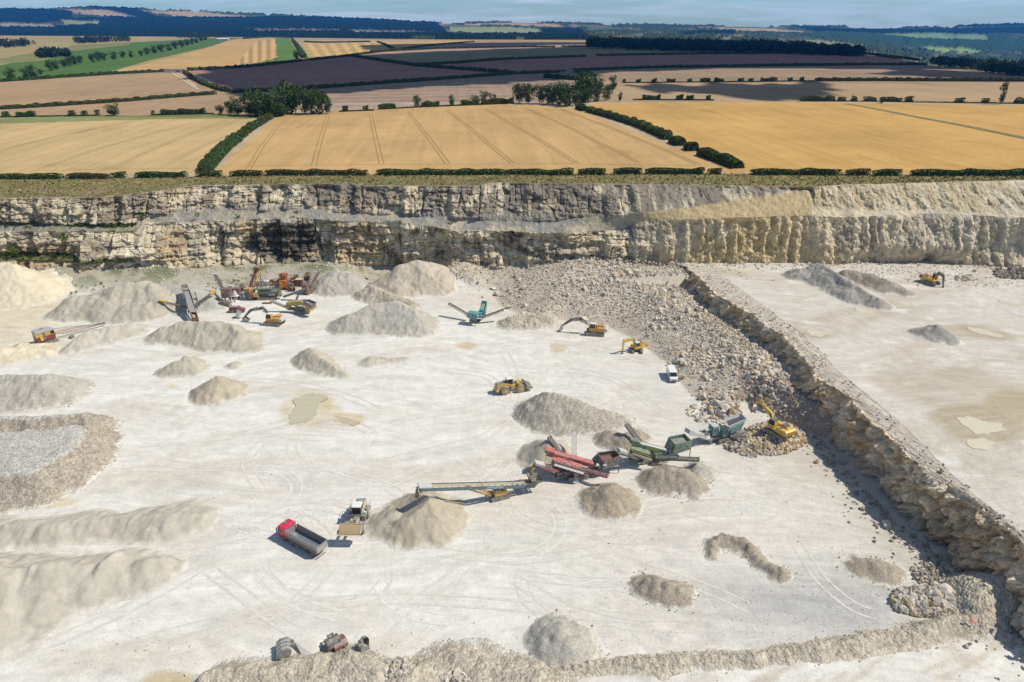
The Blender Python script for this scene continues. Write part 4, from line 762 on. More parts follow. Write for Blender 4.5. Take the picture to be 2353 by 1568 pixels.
def hedge(pts, w_, h, label, gz=None, name='hedge', group=None, base=(.075, .115, .035), gap=0, dens=9, s=None, cat='hedge'):
    W_ = [hitp(u, v) if gz is None else hit(u, v, gz) for u, v in pts]; q, t = densify([tuple(p) for p in W_], max(3, int(sum(math.dist(a, b) for a, b in zip(W_[:-1], W_[1:]))/1.5))); L = t[-1]; d0 = q[:, 1].mean()
    s = s or max(.22, d0/1500); n = int(min(9000, dens*L*max(1, .09*h*w_/s/s))); i = RS.rand(n)*(len(q)-1); ii = i.astype(int); fr = (i-ii)[:, None]; C = q[ii]*(1-fr)+q[np.minimum(ii+1, len(q)-1)]*fr
    hh = h*(.72+.5*vn(i*1.5/4, 0*i, 3)); 
    if gap: hh = hh*np.clip(.15+1.6*(vn(i*1.5/4.2, 0*i, int(d0)) > gap), 0, 1)
    th = RS.rand(n)*math.pi; rr = .8+.25*RS.rand(n); off = np.cos(th)*rr*w_/2; tx = np.gradient(q[:, 0])[ii]; ty = np.gradient(q[:, 1])[ii]; l = np.hypot(tx, ty)+1e-6
    C = C+np.stack([-ty/l*off, tx/l*off, np.minimum(np.sin(th)*rr*1.25, 1.1)*hh], -1)
    V, Fq, c = leaves(C, s, base, .45); o0 = q[len(q)//2].copy(); c = c*np.array([RS.uniform(.8, 1.35), RS.uniform(.85, 1.2), 1])
    tp = thing(name, label, cat, o0, 0, group)
    # woody core so the hedge is solid
    m = len(q); cv = []
    for j in range(m):
        a, b = max(0, j-1), min(m-1, j+1); dx, dy = q[b, 0]-q[a, 0], q[b, 1]-q[a, 1]; l = math.hypot(dx, dy)+1e-6; nx, ny = -dy/l, dx/l; hj = h*(.72+.5*float(vn(j*1.5/4, 0, 3)))
        if gap and float(vn(j*1.5/4.2, 0, int(d0))) <= gap: hj = .02
        e = .05 if j in (0, m-1) else 1
        for ox, oz in ((-.40, -.2), (-.33, .6), (0, .78), (.33, .6), (.40, -.2)): cv.append((q[j, 0]+nx*ox*w_*e, q[j, 1]+ny*ox*w_*e, q[j, 2]+(oz*hj*e if oz > 0 else oz)))
    cv = np.array(cv)-o0; npmesh('branches', cv, gridfaces(m, 5), M_core, tp); npmesh('foliage', V-o0, Fq, M_leaf, tp, vc=c); return tp
M_core = mat('hedge_core', (.035, .055, .018), .95, n1=(1.2, .3))
HG = 'hedge lengths along the top of the quarry'
for k, (a, b, vv, lb) in enumerate(((-200, 145, 412, 'at the far left'), (155, 250, 411, 'second from the left'), (256, 290, 409, 'short length third from the left'), (313, 430, 408, 'fourth from the left'), (452, 512, 406, 'below the diagonal hedge on the left'), (530, 604, 405, 'below the left corner of the middle wheat field'), (610, 845, 403, 'left of the longest length'), (865, 1318, 402, 'the longest, below the middle wheat field'), (1328, 1391, 401, 'just right of the longest length'), (1409, 1474, 400, 'between two gaps right of centre'), (1482, 1618, 400, 'left of the short piece by the field corner'), (1626, 1658, 400, 'very short piece by the field corner'), (1724, 1932, 402, 'below the left part of the orange wheat field'), (1942, 1998, 403, 'short length below the orange wheat field'), (2005, 2070, 404, 'second short length below the orange wheat field'), (2092, 2560, 404, 'at the far right'))):
    hedge([(a, vv), ((a+b)/2, vv-.3), (b, vv-(1 if k < 6 else -.3))], 2.8, 2.1, 'dark trimmed hedge above the cliff, '+lb, group=HG)
hedge([(471, 394), (490, 372), (515, 345), (545, 323)], 7, 3.6, 'thick dark hedge running diagonally away between the two left wheat fields')
for (u, v, h) in ((555, 316, 3.4), (566, 307, 3.6), (577, 299, 3.8), (590, 291, 3.2), (603, 283, 3.6), (616, 275, 3.2)): hedge([(u-6, v+3), (u+5, v-3)], 5, h, 'round bush in the line continuing the diagonal hedge towards the copse', name='bush', group='bushes between the diagonal hedge and the copse', cat='bush')
hedge([(1352, 257), (1400, 270), (1470, 292), (1538, 322)], 5, 3.4, 'long green hedge sloping down between the middle and right wheat fields')
for (a, b, c_, d_) in ((1330, 250, 1346, 256), (1546, 328, 1566, 336), (1582, 342, 1594, 348), (1612, 356, 1650, 371), (1652, 370, 1696, 388)): hedge([(a, b), ((a+c_)/2, (b+d_)/2), (c_, d_)], 5.5, 3.4, 'bushy piece of the broken hedge line beside the right wheat field', group='broken hedge pieces by the right wheat field', cat='hedge')
FH = 'field boundary hedges on the plain'
for pts, w_, h, lb in (([(-200, 262), (0, 252), (120, 245), (300, 233), (497, 217)], 4, 2.6, 'long thin hedge across the left stubble field'),
  ([(-200, 202), (0, 189), (130, 180), (270, 171), (395, 165)], 5, 3, 'dark hedge under the green field at left'),
  ([(425, 168), (445, 182), (470, 195), (500, 206), (528, 213)], 5, 3.2, 'curved hedge beside the track by the grey sheds'),
  ([(430, 163), (560, 156), (690, 142), (800, 130), (860, 122), (1000, 104), (1090, 97)], 6, 3, 'hedge along the upper edge of the dark field'),
  ([(530, 214), (650, 209), (800, 199), (950, 188), (1090, 178), (1180, 171), (1300, 167)], 6, 3, 'hedge along the lower edge of the dark field'),
  ([(808, 130), (870, 140), (940, 150), (960, 153), (1090, 163), (1180, 171)], 6, 3.4, 'kinked hedge crossing the dark field'),
  ([(955, 151), (1050, 146), (1150, 138), (1345, 131)], 6, 3, 'hedge under the pale green strip, left length'),
  ([(1370, 129), (1600, 125), (1850, 124), (2000, 126), (2110, 140)], 6, 3, 'hedge under the pale green strip, right length'),
  ([(850, 121), (1000, 113), (1200, 109), (1275, 109)], 7, 3, 'distant hedge in shadow, left length'),
  ([(1290, 108), (1500, 108), (1700, 112), (1900, 118)], 7, 3, 'distant hedge in shadow, right length'),
  ([(1310, 164), (1500, 157), (1750, 153), (2000, 150), (2130, 150)], 6, 3, 'hedge under the dark band on the right'),
  ([(700, 97), (740, 99), (850, 97)], 7, 3, 'far hedge between the golden fields'), ([(868, 97), (885, 104), (905, 113)], 7, 3, 'far hedge between the striped gold fields'),
  ([(672, 92), (682, 105), (692, 120), (700, 134)], 9, 6, 'overgrown hedge beside the narrow green strip'), ([(560, 90), (620, 86), (670, 88)], 9, 4, 'far hedge above the striped field'),
  ([(1873, 187), (2100, 187), (2353, 188), (2500, 189)], 5, 3.2, 'long hedge across the right stubble field')):
    hedge(pts, w_, h, lb, group=FH)
for pts, g in (([(1430, 191), (1870, 187)], .47), ([(1455, 230), (1640, 231)], .5), ([(1838, 233), (2353, 239), (2500, 241)], .45), ([(0, 270), (230, 266)], .55), ([(350, 265), (490, 262)], .4), ([(870, 252), (960, 247), (1180, 238)], .35), ([(780, 257), (860, 254)], .5)):
    hedge(pts, 4, 3.4, 'broken row of bushes across the stubble between fields', name='bush_row', gap=g, group='broken rows of bushes on the plain', cat='bush row')
hedge([(1252, 179), (1290, 182), (1325, 185)], 7, 4, 'dark thicket beside the stone heap in the fields', name='thicket', cat='bush'); hedge([(1320, 168), (1350, 172), (1366, 178)], 6, 3.5, 'low curved thicket above the middle copse', name='thicket', cat='bush')
CL = 'trees of the copse left of the middle wheat field'; CM = 'trees of the middle copse'
for (u, vt, vb_, wd) in ((507, 243, 263, 1.1), (530, 234, 264, .95), (548, 226, 265, .95), (572, 218, 266, .9), (590, 207, 266, .85), (610, 214, 268, .9), (625, 222, 268, .9), (645, 205, 267, .9), (662, 191, 262, .82), (680, 200, 262, .8), (700, 218, 262, .85), (718, 210, 262, .8), (735, 209, 262, .8), (750, 222, 262, .8), (604, 240, 270, 1.0), (640, 238, 269, 1)):
    p = hitp(u, vb_); d = p[1]*cp+(CH-p[2])*sp; tree(u, vb_, (vb_-vt)*d/F/.93, 'broad dark green tree in the copse left of the middle wheat field', wd, group=CL)
for (u, vt, vb_, wd) in ((1193, 194, 238, .9), (1215, 197, 239, .8), (1240, 197, 239, .85), (1262, 196, 239, .8), (1286, 192, 241, .75), (1305, 196, 243, .75), (1322, 192, 244, .7), (1338, 170, 236, .7), (1352, 188, 236, .75), (1370, 190, 234, .8), (1392, 198, 232, .85), (1408, 176, 206, .95), (1380, 180, 203, .9), (1366, 178, 200, .9), (1425, 212, 232, .7), (1345, 205, 240, .85), (1300, 215, 246, .9), (1270, 212, 242, .9)):
    p = hitp(u, vb_); d = p[1]*cp+(CH-p[2])*sp; tree(u, vb_, (vb_-vt)*d/F/.93, 'green tree in the copse at the top of the middle wheat field', wd, group=CM)
for (u, vt, vb_, wd, lb) in ((262, 240, 266, 1.5, 'broad lone tree on the left stubble boundary'), (959, 221, 247, .8, 'small upright tree left of the middle copse'), (1038, 219, 244, .8, 'small round tree between two bush rows'), (1112, 211, 240, .9, 'leafy tree at the left end of the middle copse bushes'), (1090, 220, 241, 1.1, 'wide low tree beside the leafy one left of the copse'), (1132, 216, 238, 1, 'low spreading tree right of the leafy one'), (2298, 192, 241, .55, 'tall narrow ragged tree standing alone on the right'), (2025, 224, 238, 1, 'rounded small tree in the right bush row'), (28, 157, 186, 1.1, 'large tree at the left end of the tree row'), (685, 118, 140, 1, 'tree clump by the far narrow green strip'), (1208, 51, 56, 2.2, 'lone clump of trees on the far skyline')):
    if vb_ < 80: continue
    p = hitp(u, vb_); d = p[1]*cp+(CH-p[2])*sp; tree(u, vb_, (vb_-vt)*d/F/.93, lb, wd, k=5 if u == 2298 else None)
RW = 'trees in the diagonal row across the green field'
row = [(62, 180, 22), (75, 178, 27), (95, 172, 12), (118, 163, 22), (131, 160, 20), (148, 155, 17), (158, 153, 19), (170, 150, 20), (184, 147, 17), (214, 143, 18), (226, 141, 20), (240, 139, 16), (262, 137, 17), (284, 134, 15), (302, 132, 14), (325, 129, 12), (340, 126, 15), (356, 123, 17), (372, 120, 16), (390, 117, 15), (404, 113, 16), (418, 110, 16), (430, 106, 14), (442, 103, 14), (452, 99, 12), (462, 96, 12), (472, 93, 11)]
for (u, vb_, hp) in row:
    p = hitp(u, vb_); d = p[1]*cp+(CH-p[2])*sp; tree(u, vb_, min(hp*d/F/.93, 22), 'dark tree in the diagonal row across the green field', .95+.35*RS.rand(), group=RW)
# woods that read as one mass
def woods(name, polys, n, hpx, base=(.028, .048, .024)):
    Cs, Rr = [], []
    for poly in polys:
        us_ = [p[0] for p in poly]; vs_ = [p[1] for p in poly]; k = 0
        while k < n:
            u = RS.uniform(min(us_), max(us_)); v = RS.uniform(min(vs_), max(vs_))
            if not inpoly(u, v, poly): continue
            k += 1; p = hitp(u, v); d = p[1]*cp+(CH-p[2])*sp; h = min(hpx*d/F, 24)*(.8+.35*RS.rand()); Cs.append((p[0], p[1], p[2]+h*.55)); Rr.append((h*.42, h*.42, h*.5))
    V, Fq, c = [], [], []; s = np.array(Rr)[:, 0].mean()
    A = []
    for cc, r in zip(Cs, Rr):
        q = RS.randn(42, 3); q /= np.linalg.norm(q, axis=1)[:, None]; q *= (.6+.45*RS.rand(42, 1)); A.append(np.array(cc)+q*np.array(r))
    V, Fq, c = leaves(np.concatenate(A), s*.22, base, .5); return tag(npmesh(name, V, Fq, M_leaf, vc=c), kind='stuff')
woods('wood', [[(1352, 103), (1370, 104), (1600, 110), (1800, 114), (1985, 128), (1980, 131), (1780, 124), (1560, 119), (1352, 112)]], 900, 20)
woods('wood', [[(2140, 148), (2353, 160), (2600, 185), (2600, 197), (2353, 178), (2135, 152)]], 520, 20)
woods('wood', [[(-60, 103), (70, 100), (84, 106), (0, 112), (-60, 112)], [(82, 128), (100, 120), (158, 124), (160, 131), (90, 134)], [(170, 97), (290, 92), (300, 96), (180, 102)], [(400, 84), (520, 86), (470, 90), (410, 89)]], 110, 12)
woods('wood', [[(1040, 91), (1350, 90), (1350, 93), (1040, 93)]], 0, 4) if False else None
# green growth on the cliff ledges and at its foot
def shrubs(name, pts, s, label, base=(.06, .085, .022)):
    Cs, Rr = [], []
    for (u, v, z, r) in pts: p = at(u, v, z); Cs.append((p[0], p[1]-.6, p[2]+r*.4)); Rr.append((r, r*.8, r*.75))
    V, Fq, c = blobs(Cs, Rr, 60, s, base, .5); return V, Fq, c
pl = []
for u in np.arange(170, 318, 4.): pl.append((u, 521+RS.randn()*1.5, 16, .8+.7*RS.rand()))
for u in np.arange(0, 165, 6.): pl.append((u, 520+RS.randn()*2, 16, .3+.7*RS.rand()))
for u in np.arange(-10, 185, 6.): pl.append((u, 590+RS.randn()*2, 6.4, .4+.8*RS.rand()))
V, Fq, c = shrubs('scrub', pl, .2, ''); tag(npmesh('scrub', V, Fq, M_leaf, vc=c), kind='stuff')
pl = [(u, v, .6, .25+.5*RS.rand()) for u, v in zip(RS.uniform(90, 1000, 260), 640+RS.rand(260)**2*34) if not (340 < u < 480 and v > 650)]
V, Fq, c = shrubs('scrub', pl, .16, '', (.10, .115, .035)); tag(npmesh('scrub', V, Fq, M_leaf, vc=c), kind='stuff')
for (u, v, z, r, lb) in ((330, 498, 18.5, 2.0, 'tall green bush on the ledge where the left cliff steps in'), (35, 576, 8.5, 2.0, 'round green bush on the lowest ledge at the far left'), (150, 545, 14, 1.6, 'bush hanging on the dark notch in the left cliff'), (682, 487, 21.6, .9, 'small bush on the ledge above the black stained face'), (1036, 511, 20.5, .8, 'bright small bush on the middle ledge'), (455, 493, 20.6, .8, 'small bush on the grey rubble ledge, left one'), (548, 497, 19.6, .9, 'small bush on the grey rubble ledge, right one'), (1030, 632, 2, 1.2, 'bush at the cliff foot beside the tan scree')):
    V, Fq, c = shrubs('bush', [(u, v, z, r), (u+3, v+3, z, r*.7), (u-3, v+4, z, r*.7)], .2, lb, (.10, .14, .03)); o0 = V.mean(0); o = npmesh('bush', V-o0, Fq, M_leaf, vc=c); o.location = o0; tag(o, lb, 'bush')
# dry grass tufts and small bushes on the verge
n = 7000; i = RS.randint(0, len(uu)-1, n); t = RS.rand(n); hpx = np.interp(uu[i], HPu := np.arange(-420, 2790, 3.4), Hp[:, 0]); hpy = np.interp(uu[i], HPu, Hp[:, 1]); hpz = np.interp(uu[i], HPu, Hp[:, 2])
C = np.stack([edge[i, 0]*(1-t)+hpx*t, edge[i, 1]*(1-t)+hpy*t, edge[i, 2]*(1-t)+hpz*t+.25], -1); V, Fq, c = leaves(C, .3, (.20, .175, .075), .45); tag(npmesh('rough_grass', V, Fq, M_leaf, vc=c), kind='stuff')

# tramlines: pairs of wheel marks pressed through the crop
tm = mat('crushed_crop', (.33, .225, .10), 1, spec=.02)
Vs, Fs = [], []; b = 0
def strip(pts, w_, lift=.06):
    global b
    W_ = np.array([hitp(u, v) for u, v in pts]); q, _ = densify([tuple(p) for p in W_], 40); q[:, 2] = plat(q[:, 0], q[:, 1])+lift; dx = np.gradient(q[:, 0]); dy = np.gradient(q[:, 1]); l = np.hypot(dx, dy)
    a = q+np.stack([-dy/l*w_/2, dx/l*w_/2, 0*l], -1); c_ = q-np.stack([-dy/l*w_/2, dx/l*w_/2, 0*l], -1); Vs.append(np.stack([a, c_], 1).reshape(-1, 3)); Fs.append(np.array([[b+2*j, b+2*j+1, b+2*j+3, b+2*j+2] for j in range(len(q)-1)])); b += 2*len(q)
def pair(pts, g=2.0, w_=.55):
    W_ = np.array([hitp(u, v) for u, v in pts])
    for sg in (-1, 1):
        out_ = []
        for k in range(len(pts)):
            a = W_[max(0, k-1)]; c_ = W_[min(len(pts)-1, k+1)]; dx, dy = c_[0]-a[0], c_[1]-a[1]; l = math.hypot(dx, dy); px, py = W_[k][0]-dy/l*sg*g/2, W_[k][1]+dx/l*sg*g/2
            d_ = py*cp+(CH-W_[k][2])*sp; out_.append((1176.5+px/d_*F, pts[k][1]))
        strip(out_, w_)
for pts in ([(570, 390), (600, 340), (632, 298), (663, 271)], [(721, 381), (734, 330), (745, 295), (754, 266)], [(877, 377), (866, 330), (858, 295), (852, 264)], [(1028, 376), (995, 330), (967, 295), (940, 259)], [(1177, 375), (1120, 328), (1075, 290), (1028, 254)], [(1325, 375), (1250, 328), (1180, 288), (1113, 249)], [(1468, 374), (1370, 325), (1285, 283), (1205, 248)], [(1605, 378), (1480, 325), (1380, 285), (1290, 252)]):
    pair(pts)
for pts in ([(90, 388), (200, 350), (340, 310), (450, 281)], [(262, 388), (330, 352), (420, 315), (520, 276)], [(385, 380), (450, 345), (520, 312)], [(0, 345), (150, 310), (300, 280)]): pair(pts, w_=.3)
strip([(560, 382), (900, 378), (1300, 377), (1600, 381)], .35); strip([(70, 392), (250, 389), (440, 387)], .3)
npm = npmesh('track', np.concatenate(Vs), np.concatenate(Fs), tm); tag(npm, kind='structure')
Vs, Fs = [], []; b = 0
strip([(1945, 239), (2010, 250), (2100, 268), (2230, 292), (2353, 317), (2500, 347)], 5, .1); tag(npmesh('path', np.concatenate(Vs), np.concatenate(Fs), mat('grass_margin', (.20, .16, .06), 1, n1=(.3, .3))), kind='structure')
Vs, Fs = [], []; b = 0
strip([(425, 165), (460, 178), (485, 190), (497, 203), (520, 214)], 4, .1); strip([(395, 167), (415, 180), (440, 196), (455, 205)], 2, .1); strip([(405, 167), (428, 182), (450, 198)], 2, .1); strip([(0, 240), (250, 220), (430, 205), (480, 210)], 1.6, .1)
tag(npmesh('path', np.concatenate(Vs), np.concatenate(Fs), mat('chalk_path', (.55, .47, .33), 1)), kind='structure')
# tyre marks sweeping over the quarry floor
Vs, Fs = [], []; b = 0
def arc_tracks(pts, w_=.5, g=2.1):
    global b
    q, _ = densify([tuple(at(u, v)) for u, v in pts], 70)
    for _ in range(60): q[1:-1] = .25*q[:-2]+.5*q[1:-1]+.25*q[2:]
    dx = np.gradient(q[:, 0]); dy = np.gradient(q[:, 1]); l = np.hypot(dx, dy); n = np.stack([-dy/l, dx/l], -1)
    for s in (-1, 1):
        c0 = q[:, :2]+n*s*g/2; wd = (w_*(.5+.9*vn(np.arange(70)/3., 0*l, int(pts[0][0])+s))*np.minimum(1, np.minimum(np.arange(70), np.arange(70)[::-1])/8))[:, None]
        A = c0+n*wd/2; B_ = c0-n*wd/2; V_ = np.stack([np.c_[A, zf(A[:, 0], A[:, 1])+.03], np.c_[B_, zf(B_[:, 0], B_[:, 1])+.03]], 1).reshape(-1, 3); Vs.append(V_); Fs.append(np.array([[b+2*j, b+2*j+1, b+2*j+3, b+2*j+2] for j in range(69)])); b += 140
rt = np.random.RandomState(3); RA = []
for _ in range(46):
    u0, v0 = rt.uniform(500, 1650), rt.uniform(820, 1470); a0 = rt.normal(0, .7)+(math.pi if rt.rand() < .5 else 0); cv = rt.normal(0, .35); pp = []
    for k in range(9): pp.append((u0, v0)); u0 += math.cos(a0)*42; v0 += math.sin(a0)*24; a0 += cv*.5
    if all(430 < p[0] < 1800 and 800 < p[1] < 1500 for p in pp): RA.append(pp)
for k, pp in enumerate(RA[::2]): arc_tracks(pp, .4)
tag(npmesh('tyre_marks', np.concatenate(Vs), np.concatenate(Fs), mat('scraped_white_dust', (.665, .65, .605), .95, n1=(.8, .10), n2=(4, .1))), kind='structure'); Vs, Fs = [], []; b = 0
for pp in RA[1::2]: arc_tracks(pp, .45)
for pts in ([(560, 1210), (640, 1170), (740, 1160), (820, 1185), (850, 1235)], [(590, 1300), (640, 1360), (740, 1400), (860, 1380), (900, 1310)], [(300, 1480), (600, 1400), (900, 1370), (1200, 1390), (1500, 1430)], [(540, 1250), (420, 1330), (250, 1420), (60, 1500)],
            [(770, 1290), (690, 1380), (520, 1460), (380, 1500)], [(1000, 1270), (1200, 1290), (1400, 1260), (1480, 1210)], [(940, 960), (1080, 940), (1160, 910), (1130, 860), (1020, 850)], [(880, 1060), (1010, 1030), (1130, 1000), (1160, 960)], [(600, 1130), (560, 1060), (620, 1000), (760, 1010)],
            [(1290, 850), (1380, 860), (1450, 890), (1520, 950)], [(1100, 800), (1250, 780), (1380, 800), (1500, 840)], [(1560, 1170), (1640, 1200), (1760, 1190), (1850, 1130)], [(1180, 1330), (1300, 1400), (1450, 1440), (1620, 1440)], [(1820, 1230), (1880, 1330), (1960, 1400), (2030, 1420)], [(340, 1060), (480, 1080), (620, 1060)],
            [(1200, 1160), (1080, 1300), (900, 1420), (840, 1490)], [(0, 1250), (250, 1262), (480, 1250), (600, 1220)]):
    arc_tracks(pts)
tag(npmesh('tyre_marks', np.concatenate(Vs), np.concatenate(Fs), mat('pressed_dust', (.61, .58, .52), .95, n1=(.8, .12), n2=(4, .1))), kind='structure')
# timber power poles across the plain
M_pole = mat('weathered_pole', (.30, .27, .23), .9)
for (u, v) in ((934, 184), (1120, 168), (1303, 160), (1477, 154), (1634, 152), (1794, 150), (1900, 149)):
    p = hitp(u, v); t = thing('power_pole', 'thin timber power pole standing in the dark field', 'pole', p, .2, 'power poles across the dark field')
    m = MB(); m.cyl((0, 0, -.5), (0, 0, 12), .2, 6, .13); m.build('post', M_pole, t); m = MB(); m.box((0, 0, 11.5), (2.4, .14, .14)); m.build('crossarm', M_pole, t)
# wire fence posts between hedge and edge
for k, u in enumerate(range(-20, 2380, 42)):
    v = float(np.interp(u, [a[0] for a in HV], [a[1] for a in HV]))+7
    p = at(u, v, float(30.2+.022*((u-1176)*.17))); 
    ppx = np.interp(u, HPu, Hp[:, 0]); ppy = np.interp(u, HPu, Hp[:, 1])-3.5; ppz = np.interp(u, HPu, Hp[:, 2])
    if k == 0: m = MB(); m.cyl((0, 0, -.4), (0, 0, 1.2), .09, 6); f0 = m.build('fence_post', M_pole); o = f0
    else: o = f0.copy(); col.objects.link(o)
    o.location = (ppx, ppy, ppz); tag(o, 'thin grey fence post in front of the hedge above the cliff', 'fence post', 'fence posts above the cliff')
# ================================================================ MACHINES
def paint_(name, c, dust=.25, rough=.45, metal=0.0): dust = dust*1.35+.03; return mat(name, c, rough, metal, dust=dust, bump=(5, .01))
P_yel = paint_('yellow_paint', (.68, .42, .03), .14); P_yel2 = paint_('orange_yellow_paint', (.66, .33, .03), .2); P_oldyel = paint_('faded_yellow_paint', (.45, .29, .04), .3)
P_cream = paint_('dusty_cream_paint', (.66, .52, .30), .4); P_red = paint_('red_paint', (.42, .025, .03), .3, .45); P_cab = paint_('truck_red_paint', (.62, .012, .07), .04, .3)
P_teal = paint_('teal_paint', (.03, .22, .24), .22); P_turq = paint_('turquoise_paint', (.02, .38, .38), .2); P_green = paint_('green_paint', (.03, .15, .08), .3); P_dkgreen = paint_('dark_green_paint', (.035, .085, .05), .3)
P_white = paint_('white_paint', (.78, .78, .76), .05, .35); P_lgrey = paint_('light_grey_steel', (.55, .55, .54), .3); P_grey = paint_('grey_steel', (.24, .235, .23), .35, .55, .2); P_dark = paint_('dark_steel', (.045, .043, .045), .25, .55)
P_rust = mat('rusty_steel', (.20, .075, .045), .85, dust=.15, n1=(1.2, .4)); P_maroon = paint_('maroon_paint', (.12, .03, .028), .2); P_rub = mat('tyre_rubber', (.03, .03, .032), .85, dust=.3); P_drub = mat('dusty_tyre', (.20, .19, .18), .9, dust=.5)
P_belt = mat('conveyor_belt', (.055, .052, .055), .8, dust=.25); P_sbelt = mat('loaded_belt', (.42, .35, .25), .95, n1=(3, .2)); P_glass = mat('cab_glass', (.02, .03, .035), .08, spec=.6); P_body = mat('tipper_steel', (.30, .28, .27), .45, .35, dust=.2); P_inner = mat('worn_steel', (.25, .31, .36), .3, .5, dust=.12)
P_load = mat('loaded_sand', (.42, .31, .17), .95, n1=(4, .15), bump=(6, .05)); P_orange = mat('amber_beacon', (.8, .25, .03), .3); P_steelblue = paint_('blue_grey_paint', (.09, .15, .17), .12)
P_trk = mat('steel_tracks', (.10, .095, .09), .7, .2, dust=.45); P_purple = paint_('plum_paint', (.16, .01, .05), .12, .3); P_text = mat('white_lettering', (.8, .8, .8), .5); P_rtext = mat('red_lettering', (.5, .03, .02), .5)

def tracks(t, L, gauge, w_, h, m=P_trk, rot=0, name='track', x0=0):
    for sg in (1, -1):
        b = MB(Matrix.Rotation(rot, 4, 'Z')); r = h/2; pr = []
        for k in range(7): a = math.pi/2-k*math.pi/6; pr.append((x0+L/2-r+math.cos(a)*r, r+math.sin(a)*r))
        for k in range(7): a = -math.pi/2-k*math.pi/6; pr.append((x0-L/2+r+math.cos(a)*r, r+math.sin(a)*r))
        y = sg*gauge/2; b.prism(pr, y-w_/2, y+w_/2)
        n = int(L/.35)
        for k in range(n): x = x0-L/2+r+(k+.5)*(L-2*r)/n; b.box((x, y, h+.02), (.08, w_, .05)); b.box((x, y, .0), (.08, w_, .05))
        o = b.build(name, m, t)
        b = MB(Matrix.Rotation(rot, 4, 'Z'))
        for k in range(6): x = x0-L/2+r+k*(L-2*r)/5; b.cyl((x, y-w_*.56, r*.9), (x, y+w_*.56, r*.9), r*(.62 if k in (0, 5) else .36), 10)
        b.build('roller', P_grey, o)
def wheel(t, x, y, r, w_, tyre=P_rub, rim=P_grey, name='wheel'):
    b = MB(); s = 1 if y > 0 else -1
    b.cyl((x, y-w_/2*.8, r), (x, y+w_/2*.8, r), r, 22); b.cyl((x, y-w_/2, r), (x, y+w_/2, r), r*.9, 22); o = b.build(name, tyre, t)
    b = MB(); b.cyl((x, y+s*w_*.40, r), (x, y+s*w_*.54, r), r*.52, 16); b.cyl((x, y+s*w_*.5, r), (x, y+s*w_*.62, r), r*.2, 10); b.build('rim', rim, o)
def belt(t, p, q, w_, fm, bm=P_belt, name='conveyor', depth=.35, truss=False, n=None, rails=True, bw=.72):
    """a belt conveyor from p (tail) to q (head)"""
    p, q = Vector(p), Vector(q); d = (q-p); L = d.length; d.normalize(); r = d.cross(Vector((0, 0, 1))).normalized(); up = r.cross(d); b = MB()
    for s in (-1, 1):
        o_ = r*s*w_/2
        if truss:
            b.beam(p+o_, q+o_, .09, .09); b.beam(p+o_-up*depth, q+o_-up*depth, .09, .09); k = max(3, int(L/1.0))
            for i in range(k): a = p+o_+d*L*i/k; c = p+o_+d*L*(i+1)/k; b.beam(a-up*depth*(i % 2), c-up*depth*((i+1) % 2), .06, .06)
        else: b.beam(p+o_-up*depth/2, q+o_-up*depth/2, .09, depth)
    k = n or max(3, int(L/1.2))
    for i in range(k+1):
        a = p+d*L*i/k-up*.12; b.beam(a-r*w_/2, a+r*w_/2, .09, .09)
        if truss: b.beam(a-up*(depth-.1)-r*w_/2, a-up*(depth-.1)+r*w_/2, .06, .06)
    b.cyl(q-r*w_*.45-up*.1, q+r*w_*.45-up*.1, .2, 10); b.cyl(p-r*w_*.45-up*.1, p+r*w_*.45-up*.1, .2, 10)
    o = b.build(name, fm, t); b = MB()
    b.beam(p, q, w_*bw, .05); b.build('belt', bm, o); return o, d, r, up
def loc_of(t):
    M = (Matrix.Translation(t.location) @ t.rotation_euler.to_matrix().to_4x4()).inverted(); return lambda u, v, z: M @ Vector(at(u, v, float(z)))
def plane_of(t):                               # picture point -> (x, z) in the thing's own length-height plane
    M = (Matrix.Translation(t.location) @ t.rotation_euler.to_matrix().to_4x4()).inverted(); o = M @ Vector((0, 0, CH))
    def f(u, v, y=0.0):
        d = M.to_3x3() @ Vector([float(k) for k in ray(u, v)]); k = (y-o.y)/d.y; q = o+d*k; return (q.x, q.z)
    return f
def head(u1, v1, u2, v2, z=0): a, b = at(u1, v1, z), at(u2, v2, z); return math.atan2(b[1]-a[1], b[0]-a[0])
def bucket(b, w_, s, M=None):
    """excavator bucket, mouth towards +x, back at origin; s = depth"""
    pr = [(0, .0), (-.15*s, -.35*s), (0, -.75*s), (.35*s, -.98*s), (.8*s, -1.0*s), (.95*s, -.95*s), (.8*s, -.9*s), (.38*s, -.85*s), (.1*s, -.65*s), (-.03*s, -.3*s), (.1*s, 0)]
    c = MB(M); c.prism(pr, -w_/2, w_/2); side = [(0, 0), (-.15*s, -.35*s), (0, -.75*s), (.35*s, -.98*s), (.85*s, -1.0*s), (.6*s, -.35*s), (.45*s, 0)]
    for y in (-w_/2-.03, w_/2-.03): c.prism(side, y, y+.06)
    for k in range(4): y = -w_/2+w_*(k+.5)/4; c.prism([(.85*s, -1.03*s), (1.12*s, -.97*s), (.85*s, -.9*s)], y-.06, y+.06)
    for y in (-w_*.18, w_*.18): c.prism([(-.02*s, -.3*s), (-.28*s, 0), (-.12*s, .25*s), (.12*s, .22*s), (.1*s, 0)], y-.04, y+.04)
    b.add([tuple(v) for v in c.v], c.f); return b
